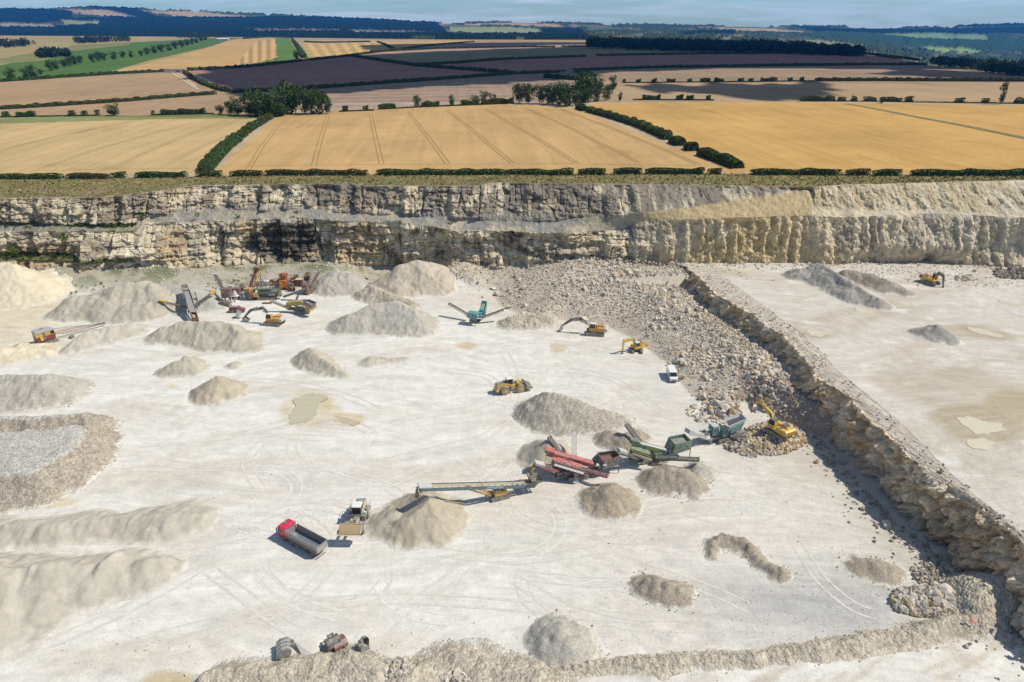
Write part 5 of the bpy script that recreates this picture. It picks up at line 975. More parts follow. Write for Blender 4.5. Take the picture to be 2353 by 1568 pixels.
def text(t, s, m, size, M, name='lettering'):
    cu = bpy.data.curves.new('t', 'FONT'); cu.body = s; cu.size = size; cu.extrude = .012; cu.align_x = 'CENTER'; cu.align_y = 'CENTER'; to = bpy.data.objects.new('t', cu); col.objects.link(to)
    bpy.context.view_layer.update(); me = bpy.data.meshes.new_from_object(to.evaluated_get(bpy.context.evaluated_depsgraph_get())); bpy.data.objects.remove(to)
    me.materials.clear(); me.materials.append(m); o = bpy.data.objects.new(name, me); col.objects.link(o); o.parent = t; o.matrix_local = M; return o
def faceM(c, xd, n):                           # text frame: x direction and outward normal
    x = Vector(xd).normalized(); z = Vector(n).normalized(); y = z.cross(x).normalized(); return Matrix(((x.x, y.x, z.x, c[0]), (x.y, y.y, z.y, c[1]), (x.z, y.z, z.z, c[2]), (0, 0, 0, 1)))

# ---- excavators
def excavator(u, v, hd, th, S, label, body, cwt, arm, foot, knee, elbow, tip, bend=.0, attach='bucket', gz=zf, letters=None, roof=P_white, bk=P_grey, bdir=1, z0=0, batt=.0, cover=None):
    p = hit(u, v, gz); t = thing('excavator', label, 'excavator', (p[0], p[1], p[2]+z0), hd); PF = plane_of(t)
    tracks(t, 4.6*S, 2.5*S, .6*S, .95*S, rot=th-hd); b = MB(Matrix.Rotation(th-hd, 4, 'Z')); b.box((0, 0, .65*S), (2.2*S, 2.1*S, .5*S)); b.cyl((0, 0, .8*S), (0, 0, 1.15*S), .75*S, 16); b.build('undercarriage', P_dark, t)
    b = MB(); b.box((-.35*S, 0, 1.3*S), (3.7*S, 2.6*S, .35*S)); b.box((-1.2*S, -.55*S, 1.85*S), (2.0*S, 1.4*S, .85*S), tx=.95, ty=.92); b.box((-1.3*S, .75*S, 1.75*S), (1.7*S, .95*S, .65*S)); b.box((.55*S, -.85*S, 1.65*S), (1.5*S, .8*S, .5*S)); b.build('body', body, t, bevel=.06)
    b = MB(); b.box((-1.15*S, -.5*S, 2.32*S), (1.2*S, 1.1*S, .12*S)); b.box((-1.1*S, .72*S, 2.12*S), (.8*S, .6*S, .1*S)); b.cyl((-1.6*S, -.7*S, 2.3*S), (-1.6*S, -.7*S, 2.85*S), .07*S, 8); b.build('engine_cover', cover or P_dark, t, bevel=.03)
    b = MB(); b.prism([(-2.1*S, 1.15*S), (-2.1*S, 2.2*S), (-2.55*S, 2.25*S), (-2.95*S, 2.0*S), (-2.95*S, 1.35*S), (-2.7*S, 1.15*S)], -1.3*S, 1.3*S); b.build('counterweight', cwt, t, bevel=.1)
    b = MB(); b.prism([(-.1*S, 1.4*S), (1.35*S, 1.4*S), (1.5*S, 2.0*S), (1.15*S, 3.0*S), (-.1*S, 3.05*S)], .35*S, 1.25*S); c = b.build('cab', body if body is not P_yel2 else P_yel2, t, bevel=.04)
    b = MB(); b.prism([(.0*S, 2.0*S), (1.3*S, 1.95*S), (1.42*S, 2.1*S), (1.1*S, 2.9*S), (.0*S, 2.92*S)], .33*S, 1.27*S); b.beam((1.36*S, .8*S, 1.75*S), (1.2*S, .8*S, 2.9*S), .75*S, .12*S); b.build('window', P_glass, c)
    b = MB(); b.box((.5*S, .8*S, 3.08*S), (1.25*S, .88*S, .08*S)); b.build('roof', roof, c)
    f = [PF(*q) for q in (foot, knee, elbow, tip)]; (fx, fz), (kx, kz), (ex_, ez_), (tx_, tz_) = f
    def V3(a, y=0): return Vector((a[0], y, a[1]))
    b = MB(); w_ = .42*S; b.beam(V3((fx, fz)), V3((kx, kz)), w_, .42*S, w_, .75*S); b.beam(V3((kx, kz)), V3((ex_, ez_)), w_*.95, .75*S, w_*.8, .42*S); b.cyl((kx, -w_/2, kz), (kx, w_/2, kz), .36*S, 12); b.build('boom', arm, t)
    dx, dz = ex_-tx_, ez_-tz_; l = math.hypot(dx, dz); bx, bz = ex_+dx/l*.8*S, ez_+dz/l*.8*S
    b = MB(); b.beam(V3((bx, bz)), V3((ex_, ez_)), .32*S, .25*S, .34*S, .6*S); b.beam(V3((ex_, ez_)), V3((tx_, tz_)), .34*S, .6*S, .3*S, .3*S); b.build('stick', arm, t)
    b = MB(); m1 = ((fx+kx)/2+.4*S, (fz+kz)/2-.1*S)
    for y in (-.32*S, .32*S): b.cyl((.75*S, y, 1.55*S), (kx*.95, y, kz-.15*S), .11*S, 8)
    b.cyl((kx*.6+ex_*.4, 0, kz*.6+ez_*.4+.55*S), (bx, 0, bz), .1*S, 8); b.cyl((ex_, 0, ez_+.5*S), (tx_*.85+ex_*.15, 0, tz_+.55*S), .08*S, 8); b.build('hydraulic_ram', P_grey, t)
    if attach == 'bucket':
        b = MB(); bucket(b, 1.25*S, 1.15*S, Matrix.Translation((tx_, 0, tz_)) @ Matrix.Rotation(bend, 4, 'Y') @ Matrix.Scale(bdir, 4, (1, 0, 0))); b.build('bucket', bk, t)
    else:
        b = MB(); d = Vector((tx_-ex_, 0, tz_-ez_)).normalized(); a = Vector((tx_, 0, tz_)); b.beam(a-d*.2*S, a+d*.9*S, .42*S, .42*S); b.cyl(a+d*.9*S, a+d*1.7*S, .09*S, 8, .04*S); b.build('rock_breaker', P_dark, t)
    if letters:
        s, m, sz, side = letters; c = Vector(((kx+ex_)/2, side*(w_/2+.02), (kz+ez_)/2)); xd = Vector((ex_-kx, 0, ez_-kz))*(-1 if side > 0 else 1); xd = xd if side < 0 else xd
        text(t, s, m, sz, faceM(c, xd, (0, side, 0)))
    return t
ex1 = excavator(631, 745, R(166), R(166), 1.25, 'orange and white excavator with a dark boom reaching left beside the yellow crusher', P_yel2, P_lgrey, P_dark, (617, 719), (603, 708), (576, 714), (560, 731), bend=.6, bdir=-1, letters=('VOLVO', P_text, .62, 1), cover=P_yel2)
ex2 = excavator(1368, 768, R(166), R(168), 1.25, 'excavator with a curved dark boom and grey bucket at the edge of the rubble slope', P_yel2, P_lgrey, P_dark, (1350, 745), (1335, 733), (1313, 736), (1293, 748), bend=.2, bdir=1, bk=P_lgrey, letters=('VOLVO', P_text, .6, 1), cover=P_oldyel)
ex3 = excavator(1463, 806, R(206), R(-95), 1.0, 'small yellow excavator with a rock breaker pointing straight down near the van', P_yel, P_oldyel, P_yel, (1457, 787), (1455, 779), (1433, 786), (1430.5, 807), attach='breaker')
ex4 = excavator(1783, 1012, R(117), R(128), 1.22, 'large yellow excavator digging the rubble face from a rock pile beside the teal crusher', P_yel, P_yel, P_yel, (1783, 983), (1771, 950), (1747, 924), (1727, 928), bend=1.2, z0=1.7, cover=P_dark, roof=P_dark)
ex5 = excavator(2137, 652, R(-62), R(-60), 1.1, 'yellow and black excavator alone on the upper bench with its arm hanging down', P_yel, P_dark, P_dark, (2152, 634), (2158, 627), (2168, 636), (2167, 660), attach='breaker', gz=zb, roof=P_dark)
for k in range(7):
    b = MB(); y = -1.1+k*.36; b.box((-2.98*1.22, y*1.22*.95, 1.8*1.22), (.04, .12, .42), rx=.35); b.build('stripe', P_rtext, ex4)

# ---- wheel loaders
def loader(u, v, hd, label, body, tyre, rim, raised, load, S=1.0, roof=None, pitch=0.0, guards=False):
    p = hit(u, v, zf); t = thing('wheel_loader', label, 'wheel loader', p, hd)
    for x in (1.72, -1.72):
        for y in (1.12, -1.12): wheel(t, x*S, y*S, .88*S, .68*S, tyre, rim)
    b = MB(); b.prism([(-.45*S, .9*S), (-.45*S, 2.1*S), (-1.2*S, 2.35*S), (-3.35*S, 2.15*S), (-3.45*S, 1.0*S), (-2.9*S, .85*S), (-2.6*S, 1.3*S), (-.9*S, 1.3*S)], -.78*S, .78*S); b.build('engine_body', body, t, bevel=.06)
    b = MB(); b.box((-2.4*S, 0, 2.33*S), (1.7*S, 1.3*S, .1*S), ry=-.09); b.box((-3.5*S, 0, 1.55*S), (.12*S, 1.35*S, 1.1*S)); b.cyl((-2.2*S, -.35*S, 2.3*S), (-2.2*S, -.35*S, 2.95*S), .09*S, 8); b.cyl((-1.5*S, .4*S, 2.3*S), (-1.5*S, .4*S, 2.75*S), .11*S, 8); b.build('hood', P_grey, t)
    b = MB(); b.box((-3.35*S, 0, .95*S), (.5*S, 2.3*S, .35*S)); b.build('rear_bumper', body, t, bevel=.05)
    for y in (1.12, -1.12):
        b = MB(); pr = [(-1.72*S+math.cos(a)*1.05*S, .88*S+math.sin(a)*1.05*S) for a in np.linspace(.1, 2.9, 9)]+[(-1.72*S+math.cos(a)*.95*S, .88*S+math.sin(a)*.95*S) for a in np.linspace(2.9, .1, 9)]
        b.prism(pr, (y-.36)*S, (y+.36)*S); b.build('mudguard', P_grey, t)
    b = MB(); b.box((.9*S, 0, 1.15*S), (1.9*S, .8*S, .8*S)); b.prism([(.9*S, 1.2*S), (1.2*S, 2.1*S), (1.7*S, 2.1*S), (1.9*S, 1.1*S)], -.45*S, .45*S); b.box((-.25*S, 0, .85*S), (1.1*S, .6*S, .5*S)); b.build('front_frame', body if not guards else P_grey, t)
    b = MB(); b.box((-.55*S, 0, 1.75*S), (1.35*S, 1.5*S, .5*S)); b.build('cab_base', body, t); b = MB(); b.box((-.1*S, .95*S, 1.3*S), (.7*S, .5*S, .9*S)); b.box((-.1*S, -.95*S, 1.3*S), (.7*S, .5*S, .9*S)); b.build('step', P_grey, t)
    b = MB(); b.box((-.5*S, 0, 2.6*S), (1.3*S, 1.32*S, 1.25*S), tx=.9, ty=.94); c = b.build('cab', P_glass, t)
    b = MB()
    for x in (-1.1, .12):
        for y in (-.66, .66): b.beam((x*S, y*S, 2.0*S), (x*.95*S, y*.94*S, 3.2*S), .09*S, .09*S)
    b.build('pillar', P_dark, c); b = MB(); b.box((-.5*S, 0, 3.28*S), (1.45*S, 1.45*S, .13*S), tx=.93, ty=.93); b.build('roof', roof or P_white, c, bevel=.03)
    ah = 2.35*S if raised else .95*S; ax = (3.75 if raised else 3.05)*S
    for y in (-.5, .5):
        b = MB(); b.prism([(1.05*S, 1.75*S), (1.15*S, 2.05*S), (2.1*S, (2.3 if raised else 1.75)*S), (ax, ah+.15*S), (ax+.05*S, ah-.15*S), (2.1*S, (1.9 if raised else 1.35)*S)], y*S-.09*S, y*S+.09*S); b.build('lift_arm', body, t)
    b = MB(); b.cyl((1.3*S, 0, 1.95*S), (2.2*S, 0, ah*.5+1.6*S), .11*S, 8); b.beam((2.2*S, 0, ah*.5+1.6*S), (ax, 0, ah+.5*S), .15*S, .2*S)
    for y in (-.32, .32): b.cyl((1.0*S, y*S, 1.1*S), (2.1*S, y*S, (2.0 if raised else 1.45)*S), .08*S, 8)
    b.build('hydraulic_ram', P_grey, t)
    M = Matrix.Translation((ax-.05*S, 0, ah)) @ Matrix.Rotation(pitch, 4, 'Y'); b = MB(M); w_ = 3.1*S
    b.prism([(0, -.35*S), (.15*S, -.55*S), (1.15*S, -.6*S), (1.3*S, -.62*S), (1.3*S, -.56*S), (.3*S, -.5*S), (.12*S, -.25*S), (.05*S, .35*S), (.25*S, .8*S), (.18*S, .82*S), (-.05*S, .5*S), (-.1*S, 0)], -w_/2, w_/2)
    for y in (-w_/2, w_/2-.06): b.prism([(0, -.35*S), (.15*S, -.55*S), (1.2*S, -.6*S), (.75*S, -.1*S), (.25*S, .8*S), (-.05*S, .5*S)], y, y+.06)
    for y in np.linspace(-w_*.35, w_*.35, 4): b.box((-.1*S, y, .1*S), (.12, .1, .9*S))
    bo = b.build('bucket', body if load else P_grey, t)
    if load:
        b = MB(M); b.prism([(.05*S, -.4*S), (1.1*S, -.5*S), (.9*S, -.05*S), (.55*S, .5*S), (.3*S, .72*S), (.1*S, .6*S)], -w_*.47, w_*.47, .93); b.build('load', P_load, bo)
    b = MB()
    for s in (-1, 1):
        b.rail([(-.1*S, .72*s*S, 3.1*S), (.1*S, 1.35*s*S, 3.0*S)], .03); b.box((.1*S, 1.38*s*S, 2.75*S), (.06, .26, .5))
    b.build('mirror', P_dark, t)
    if guards:
        for s in (-1, 1):
            b = MB(); x0_, x1_, y_, z_ = -2.9*S, -.9*S, 1.42*S*s, 1.65*S
            for zz_ in (z_+.45, z_+.95): b.rail([(x0_, y_, zz_), (x1_, y_, zz_), (x1_, y_-.45*s, zz_)], .035)
            for x in (x0_, (x0_+x1_)/2, x1_): b.rail([(x, y_, z_), (x, y_, z_+.95)], .035)
            b.box(((x0_+x1_)/2, y_-.25*s, z_), (2.0*S, .55, .06)); b.rail([(x1_+.3, y_, .5), (x1_, y_, z_)], .04); b.build('walkway_rail', P_lgrey, t)
        b = MB(); b.box((-.35*S, 1.15*S, 1.9*S), (.5, .4, .6)); b.build('air_cleaner', P_white, t); b = MB(); b.box((-1.0*S, -1.1*S, 2.1*S), (.6, .4, .5)); b.build('tool_box', P_white, t)
    return t
a_, b_ = at(1161.7, 906), at(1189.9, 901)
loader(1175, 899, R(18), 'yellow wheel loader with its grey bucket down driving right in mid quarry', P_yel, P_drub, P_yel2, False, False, 1.2, P_white, pitch=-.35)
loader(823, 1205, R(-91), 'cream wheel loader facing the camera with a raised bucket full of sand', P_cream, P_drub, P_lgrey, True, True, 1.25, P_white, guards=True, pitch=-.28)

# ---- tipper truck
def truck():
    pf = at(653.2, 1243); pr = at(718.6, 1279); hd = math.atan2(pf[1]-pr[1], pf[0]-pr[0]); mid = (pf+pr)/2; n = np.array([math.sin(hd), -math.cos(hd), 0]); o = mid+n*1.15; k = math.dist(pf[:2], pr[:2])/6.6
    t = thing('tipper_truck', 'red cab eight wheel tipper lorry with an empty grey body', 'tipper truck', (o[0], o[1], float(zf(o[0], o[1]))), hd); a0 = 3.3*k; ax = (a0, a0-2.0*k, -a0+1.4*k, -a0)
    for x in ax:
        for y in (1.05, -1.05): wheel(t, x, y, .53, .42, P_rub, P_dark)
    b = MB(); b.box((-.3, 0, .85), (2*a0+1.6, .85, .28)); b.box((a0-3.6, 1.05, .72), (1.3, .5, .5)); b.box((a0-3.6, -1.05, .72), (1.3, .5, .5)); b.build('chassis', P_dark, t)
    cx = a0+.35; b = MB(); b.prism([(cx-1.15, .75), (cx+.95, .6), (cx+1.05, 1.6), (cx+.88, 2.95), (cx+.55, 3.15), (cx-1.05, 3.2), (cx-1.15, 2.9)], -1.22, 1.22); c = b.build('cab', P_cab, t, bevel=.09)
    b = MB(); b.sheet([(cx+1.03, -1.08, 1.85), (cx+1.03, 1.08, 1.85), (cx+.93, 1.05, 2.75), (cx+.93, -1.05, 2.75)], .05)
    for y in (1.235, -1.235): b.box((cx+.3, y, 2.15), (.95, .02, .75), tx=.8)
    b.build('window', P_glass, c); b = MB(); b.box((cx+.1, 0, 3.22), (.6, .75, .05)); b.build('roof_hatch', P_dark, c)
    b = MB(); b.box((cx+.55, 0, .75), (1.1, 2.4, .55)); b.box((cx+1.1, 0, 1.35), (.06, 1.9, .6)); b.build('bumper', P_dark, c)
    for y in (.75, -.75, .45, -.45): 
        b = MB(); b.cyl((cx+.55, y, 3.15), (cx+.55, y, 3.32), .07, 8); b.build('beacon', P_orange, c)
    for y in (1.4, -1.4): b = MB(); b.box((cx+1.0, y, 2.2), (.14, .22, .8)); b.rail([(cx+.9, y*.87, 2.65), (cx+1.0, y, 2.6)], .03); b.build('mirror', P_dark, c)
    b = MB(); b.box((cx-.15, 1.236, 1.75), (1.1, .02, .16), ry=.15); b.box((cx-.15, 1.236, 1.5), (.9, .02, .1), ry=.15); b.build('stripe', P_orange, c)
    x0, x1, z0, z1, wy = -a0-1.35, cx-1.45, 1.25, 2.75, 1.25; b = MB(); b.box(((x0+x1)/2, 0, z0), (x1-x0, 2*wy-.3, .14)); bd = None
    for s in (-1, 1):
        b.sheet([(x0, s*wy*.93, z0), (x1, s*wy*.93, z0), (x1, s*wy, z1), (x0, s*wy, z1)], .07*s); b.box(((x0+x1)/2, s*(wy+.02), z1), (x1-x0, .14, .14)); b.box(((x0+x1)/2, s*(wy), z0+.15), (x1-x0, .12, .2))
    b.sheet([(x0+.05, -wy, z0), (x0+.05, wy, z0), (x0-.08, wy, z1), (x0-.08, -wy, z1)], .08); b.sheet([(x1, -wy, z0), (x1, wy, z0), (x1+.3, wy, z1+.2), (x1+.3, -wy, z1+.2)], .08); bd = b.build('tipping_body', P_body, t)
    b = MB(); b.box(((x0+x1)/2, 0, z0+.09), (x1-x0-.3, 2*wy-.45, .04))
    for s in (-1, 1): b.sheet([(x0+.1, s*(wy*.9), z0+.1), (x1-.05, s*(wy*.9), z0+.1), (x1-.05, s*(wy-.06), z1-.05), (x0+.1, s*(wy-.06), z1-.05)], .03)
    b.build('lining', P_inner, bd); b = MB(); b.box((x1+.42, 0, z1+.22), (.5, 2*wy, .12)); b.build('cab_shield', P_cab, bd)
    b = MB(); b.box((x0-.15, 0, 1.75), (.08, 2.3, .14)); b.box((x0-.15, 0, 2.2), (.08, 2.3, .14)); b.box((x0-.12, 0, .75), (.12, 2.4, .2)); b.build('tailgate_rib', P_lgrey, bd)
    for x in ax:
        for y in (1.05, -1.05): 
            b = MB(); pr = [(x+math.cos(a)*.68, .55+math.sin(a)*.68) for a in np.linspace(.3, 2.85, 7)]+[(x+math.cos(a)*.63, .55+math.sin(a)*.63) for a in np.linspace(2.85, .3, 7)]; b.prism(pr, y-.24, y+.24); b.build('mudguard', P_dark, t)
truck()

# ---- van and four by four
def van():
    hd = head(1530, 855.5, 1538.8, 877); p = hit(1543, 869, zf); t = thing('van', 'white high roof panel van parked by the edge of the rubble', 'van', p, hd); L = 5.9
    b = MB(); pr = [(-2.9, .35), (-2.95, 2.3), (-2.7, 2.55), (1.1, 2.6), (1.45, 2.5), (2.15, 1.55), (2.85, 1.2), (2.98, .8), (2.95, .35)]; b.prism(pr, -1.0, 1.0); c = b.build('body', P_white, t, bevel=.12)
    b = MB(); b.sheet([(1.53, -.85, 2.42), (1.53, .85, 2.42), (2.17, .9, 1.62), (2.17, -.9, 1.62)], -.05)
    for s in (-1, 1): b.prism([(.6, 1.5), (.6, 2.15), (1.4, 2.1), (1.85, 1.5)], s*1.01-.01, s*1.01+.01)
    b.build('windscreen', P_glass, c); b = MB(); b.box((2.98, 0, .6), (.08, 1.7, .4)); b.box((2.92, 0, .95), (.1, .9, .2)); b.build('grille', P_dark, c)
    for y in (.7, -.7): b = MB(); b.box((2.85, y, 1.0), (.2, .35, .22)); b.build('headlight', P_lgrey, c)
    for x in (1.95, -1.85):
        for y in (.88, -.88): wheel(t, x, y, .36, .24)
    for y in (1.12, -1.12): b = MB(); b.box((1.75, y, 1.6), (.12, .24, .35)); b.build('mirror', P_dark, t)
van()
def fourby():
    p = hit(546.5, 717, zf); t = thing('off_road_car', 'plum red long wheelbase off road estate car beside the rusty plant', 'car', p, R(3)); b = MB()
    b.prism([(-2.4, .55), (-2.45, 1.15), (-2.3, 1.85), (.5, 1.9), (1.15, 1.25), (2.35, 1.1), (2.45, .6)], -.95, .95); c = b.build('body', P_purple, t, bevel=.1)
    b = MB(); b.prism([(-2.3, 1.25), (-2.18, 1.75), (.42, 1.78), (.95, 1.27)], -.965, .965, 1); b.build('window', P_glass, c); b = MB(); b.box((-.9, 0, 1.93), (2.2, 1.3, .06)); b.build('roof_rail', P_grey, c)
    for x in (1.55, -1.45):
        for y in (.85, -.85): wheel(t, x, y, .42, .28, P_rub, P_lgrey)
    b = MB(); b.box((2.45, 0, .65), (.15, 1.8, .25)); b.box((-2.45, 0, .65), (.15, 1.8, .25)); b.build('bumper', P_grey, t)
fourby()

# ---- stacker conveyor
def stones_fall(t, p, q, r0, r1, n, m):
    b = MB()
    for i in range(n):
        f = (i+.5)/n; c = Vector(p)*(1-f)+Vector(q)*f; c.x += .35*f*(1-f)*4*(Vector(q).x-Vector(p).x)*.2; rr = r0*(1-f)+r1*f
        for _ in range(7): s = .05+.07*random.random(); b.box((c.x+random.uniform(-rr, rr), c.y+random.uniform(-rr, rr), c.z+random.uniform(-.15, .15)), (s*2, s*1.6, s*1.6), random.random()*3, random.random()*3)
    b.build('falling_stones', m, t)['kind'] = 'stuff'
def stacker():
    p = at(1146, 1141); t = thing('stacker_conveyor', 'long blue grey tracked stacker conveyor dropping grit on the big cone', 'conveyor', (p[0], p[1], float(zf(p[0], p[1]))), math.atan2(2.9, 7.5)); L = loc_of(t)
    tail = L(1228, 1109, 1.9); hd_ = L(965, 1117, 7.6); o, d, r, up = belt(t, tail, hd_, 1.5, P_steelblue, P_sbelt, depth=.75, bw=.5)
    b = MB(); b.beam(hd_-d*2.3+up*.05, hd_+d*.35+up*.05, 1.6, .3); b.build('head_guard', P_lgrey, t, bevel=.05); b = MB(); b.box(hd_-up*.9-d*.3, (.5, .9, .5)); b.build('drive_motor', P_dark, t)
    b = MB()
    for s in (-1, 1): b.beam(tail-d*.3+r*s*.7, tail+d*3.2+r*s*.7+up*.1, .12, .5)
    b.build('tail_frame', P_grey, t)
    b = MB(); q = [tail-d*1.2+r*1.5+up*1.3, tail+d*1.6+r*1.5+up*1.3, tail+d*1.6-r*1.5+up*1.3, tail-d*1.2-r*1.5+up*1.3]; lo = [tail-d*.5+r*.5, tail+d*.9+r*.5, tail+d*.9-r*.5, tail-d*.5-r*.5]
    for i in range(4): b.sheet([q[i], q[(i+1) % 4], lo[(i+1) % 4], lo[i]], .05)
    b.build('feed_hopper', P_dark, t)
    tracks(t, 4.0, 2.3, .5, .9); b = MB(); b.box((0, 0, .75), (2.4, 1.9, .35)); b.build('undercarriage', P_dark, t); b = MB(); b.box((.1, -.75, 1.55), (2.6, 1.0, 1.05)); e = b.build('engine_box', P_yel2, t, bevel=.05); b = MB(); b.box((.1, -.55, 2.12), (2.4, .9, .1)); b.build('engine_cover', P_dark, e)
    for s in (-1, 1):
        b = MB(); a = Vector((-1.6, s*.55, .9)); c = tail+(hd_-tail)*.6+r*s*.6-up*.7; b.beam(a, c, .16, .22); b.beam(a+Vector((0, 0, .45)), c+up*.1, .09, .09)
        for i in range(6): f = i/6; b.beam(a*(1-f)+c*f, (a*(1-f-.08)+c*(f+.08))+Vector((0, 0, .3*(1-f))), .06, .06)
        b.build('lift_strut', P_yel2, t)
    b = MB()
    for s in (-1, 1): a = Vector((1.2, s*.6, .9)); b.beam(a, tail+(hd_-tail)*.28+r*s*.6-up*.6, .18, .18)
    b.build('rear_strut', P_dark, t)
    b = MB()
    for f in (.22, .5): 
        c = tail+(hd_-tail)*f; b.rail([c-r*.8-d*.3, c-r*.8+up*.6, c-r*.8+d*.3], .04); b.rail([c-r*.8+up*.6, c+r*.8+up*.6], .03)
    b.build('return_guard', P_dark, t); sd = r if r.y < 0 else -r
    text(t, 'ANACONDA', P_text, .6, faceM(tail+(hd_-tail)*.37+sd*.82-up*.36, -d if (-d).x > 0 else d, sd))
    stones_fall(t, hd_+d*.5-up*.2, L(958, 1142, 5.2), .12, .3, 26, P_load)
stacker()

# ---- mobile screeners: main belt, screen box, hopper, side belts
def hopper(t, cs, lo, m, inner, th=.1, name='hopper', legs=None):
    b = MB(); n = len(cs)
    for i in range(n): b.sheet([cs[i], cs[(i+1) % n], lo[(i+1) % n], lo[i]], th)
    for i in range(n): b.beam(cs[i], cs[(i+1) % n], .16, .16)
    if legs:
        for a, c in legs: b.beam(a, c, .14, .14)
    o = b.build(name, m, t); b = MB(); c0 = sum(cs, Vector())/n; 
    b.sheet([c0+(c-c0)*.82+Vector((0, 0, -.55)) for c in cs][:4], .05); b.build('hopper_grid', inner, o); return o
def screener(name, label, u, v, ax, Mm, Ms, Mh, c):
    p = at(u, v); t = thing(name, label, 'screening machine', (p[0], p[1], float(zf(p[0], p[1]))), math.atan2(ax[1], ax[0])); return t, loc_of(t)
# red screener
t, L = screener('mobile_screener', 'red mobile screening machine with belts spreading in all directions', 1325, 1095, (14, 3.5), 0, 0, 0, 0)
tracks(t, 4.6, 2.4, .5, .95); b = MB(); b.box((0, 0, .95), (9.5, 1.5, .35)); b.box((-2, 0, 1.6), (5, 1.3, .9)); b.beam((-3.5, .7, 1.2), (-1.0, .7, 2.6), .16, .16); b.beam((-3.5, -.7, 1.2), (-1.0, -.7, 2.6), .16, .16); b.build('chassis', P_dark, t)
a, c = L(1368, 1064, 2.6), L(1257, 1035, 5.4); o, d, r, up = belt(t, a, c, 1.4, P_red, P_red, name='main_conveyor', depth=.9, bw=.9); sd = r if r.y < 0 else -r; text(t, 'Powerscreen', P_text, .5, faceM(a+(c-a)*.55+sd*.78-up*.42, -d, sd))
b = MB(); b.beam(c-d*1.6+up*.1, c+d*.5+up*.1, 1.7, .7); b.build('head_box', P_red, t, bevel=.05)
a1, c1 = L(1335, 1072, 3.0), L(1268, 1052, 4.2); b = MB(); b.beam(a1-Vector((0, .3, .3)), c1-Vector((0, .3, .3)), 1.5, 1.0); s_ = b.build('screen_box', P_red, t, bevel=.05); b = MB(); dd = (c1-a1)/8
for i in range(9): q = a1+dd*i+Vector((0, -1.15, .1)); b.beam(q-Vector((0, 0, .9)), q+Vector((0, 0, .3)), .1, .1); b.cyl(q+Vector((.1, -.15, -.3)), q+Vector((.1, .1, -.3)), .22, 8)
b.build('screen_rib', P_maroon, s_)
b = MB(); w1, w2 = a1+Vector((0, -1.7, -.6)), c1+Vector((0, -1.7, -.6)); b.beam(w1, w2, .7, .08); n_ = 8
for i in range(n_+1): q = w1+(w2-w1)*i/n_+Vector((0, -.33, 0)); b.rail([q, q+Vector((0, 0, 1.05))], .03)
b.rail([w1+Vector((0, -.33, 1.05)), w2+Vector((0, -.33, 1.05))], .035); b.rail([w1+Vector((0, -.33, .55)), w2+Vector((0, -.33, .55))], .03); b.build('walkway', P_lgrey, t)
b = MB(); q0, q1 = Vector((-.9, -1.9, 2.3)), Vector((-.7, -2.3, .1)); 
for s in (-.28, .28): b.beam(q0+Vector((s, 0, 0)), q1+Vector((s, 0, 0)), .06, .08)
for i in range(8): q = q0+(q1-q0)*i/8; b.beam(q-Vector((.28, 0, 0)), q+Vector((.28, 0, 0)), .12, .05)
b.build('ladder', P_lgrey, t)
hc = [L(1373, 1042, 4.1), L(1413, 1037, 4.1), L(1424, 1050, 4.1), L(1386, 1061, 4.1)]; lo = [q+Vector((0, 0, -1.9)) for q in hc]; ho = hopper(t, hc, lo, P_dark, mat('red_brown_grid', (.20, .11, .08), .8, n1=(3, .3)), legs=[(lo[2], lo[2]-Vector((0, 0, 2.1))), (lo[1], lo[1]-Vector((0, 0, 2.1)))])
b = MB()
for i in range(4): b.beam(hc[i]+Vector((0, 0, .1)), hc[(i+1) % 4]+Vector((0, 0, .1)), .2, .14)
b.build('rim', P_maroon, ho); b = MB(); b.box((hc[3]+lo[3])/2+Vector((.4, -.12, .1)), (.9, .04, .35)); b.build('placard', P_text, ho)
b = MB(); b.sheet([hc[0], hc[3], L(1352, 1071, 1.8), L(1362, 1052, 2.2)], .08); b.beam(L(1345, 1076, 1.2), hc[3]-Vector((0, 0, 1)), .15, .15); b.beam(L(1345, 1082, 1.0), lo[3], .15, .15); b.build('feeder', P_dark, t)
belt(t, L(1330, 1073, 2.5), L(1397, 1093, 2.9), .9, P_red, name='side_conveyor', depth=.45)
belt(t, L(1293, 1047, 2.2), L(1263, 1003, 5.4), 1.0, P_maroon, name='side_conveyor', depth=.5); belt(t, L(1319, 1062, 2.2), L(1319.5, 990, 6.4), .95, P_grey, P_lgrey, name='side_conveyor', depth=.3)
b = MB(); q = L(1319.5, 1045, 3.4); b.rail([q+Vector((.6, -.3, -2)), q+Vector((-.6, 0, .2)), q+Vector((.6, .3, 1))], .04); b.rail([q+Vector((-.6, -.3, -2)), q+Vector((.6, 0, .2)), q+Vector((-.6, .3, 1))], .04); b.build('brace', P_text, t)
a, c = L(1285, 1078, 2.6), L(1232, 1066, 4.6); belt(t, a, c, 1.1, P_red, name='tail_conveyor', depth=.5); b = MB(); dd = (c-a).normalized(); b.beam(c-dd*1.8+Vector((0, 0, .2)), c+dd*.3+Vector((0, 0, .2)), 1.4, .55); b.build('chute_cover', P_lgrey, t, bevel=.05)
b = MB(); b.beam(L(1300, 1078, 2.4), L(1340, 1092, 1.2), .2, .3); b.box((-.3, -.9, 1.55), (1.6, .8, .8)); b.box((.8, -.95, 1.5), (.7, .7, .7)); b.build('power_unit', P_red, t, bevel=.04)
stones_fall(t, c+dd*.4-Vector((0, 0, .2)), L(1219, 1101, 2.4), .2, .28, 26, P_load)
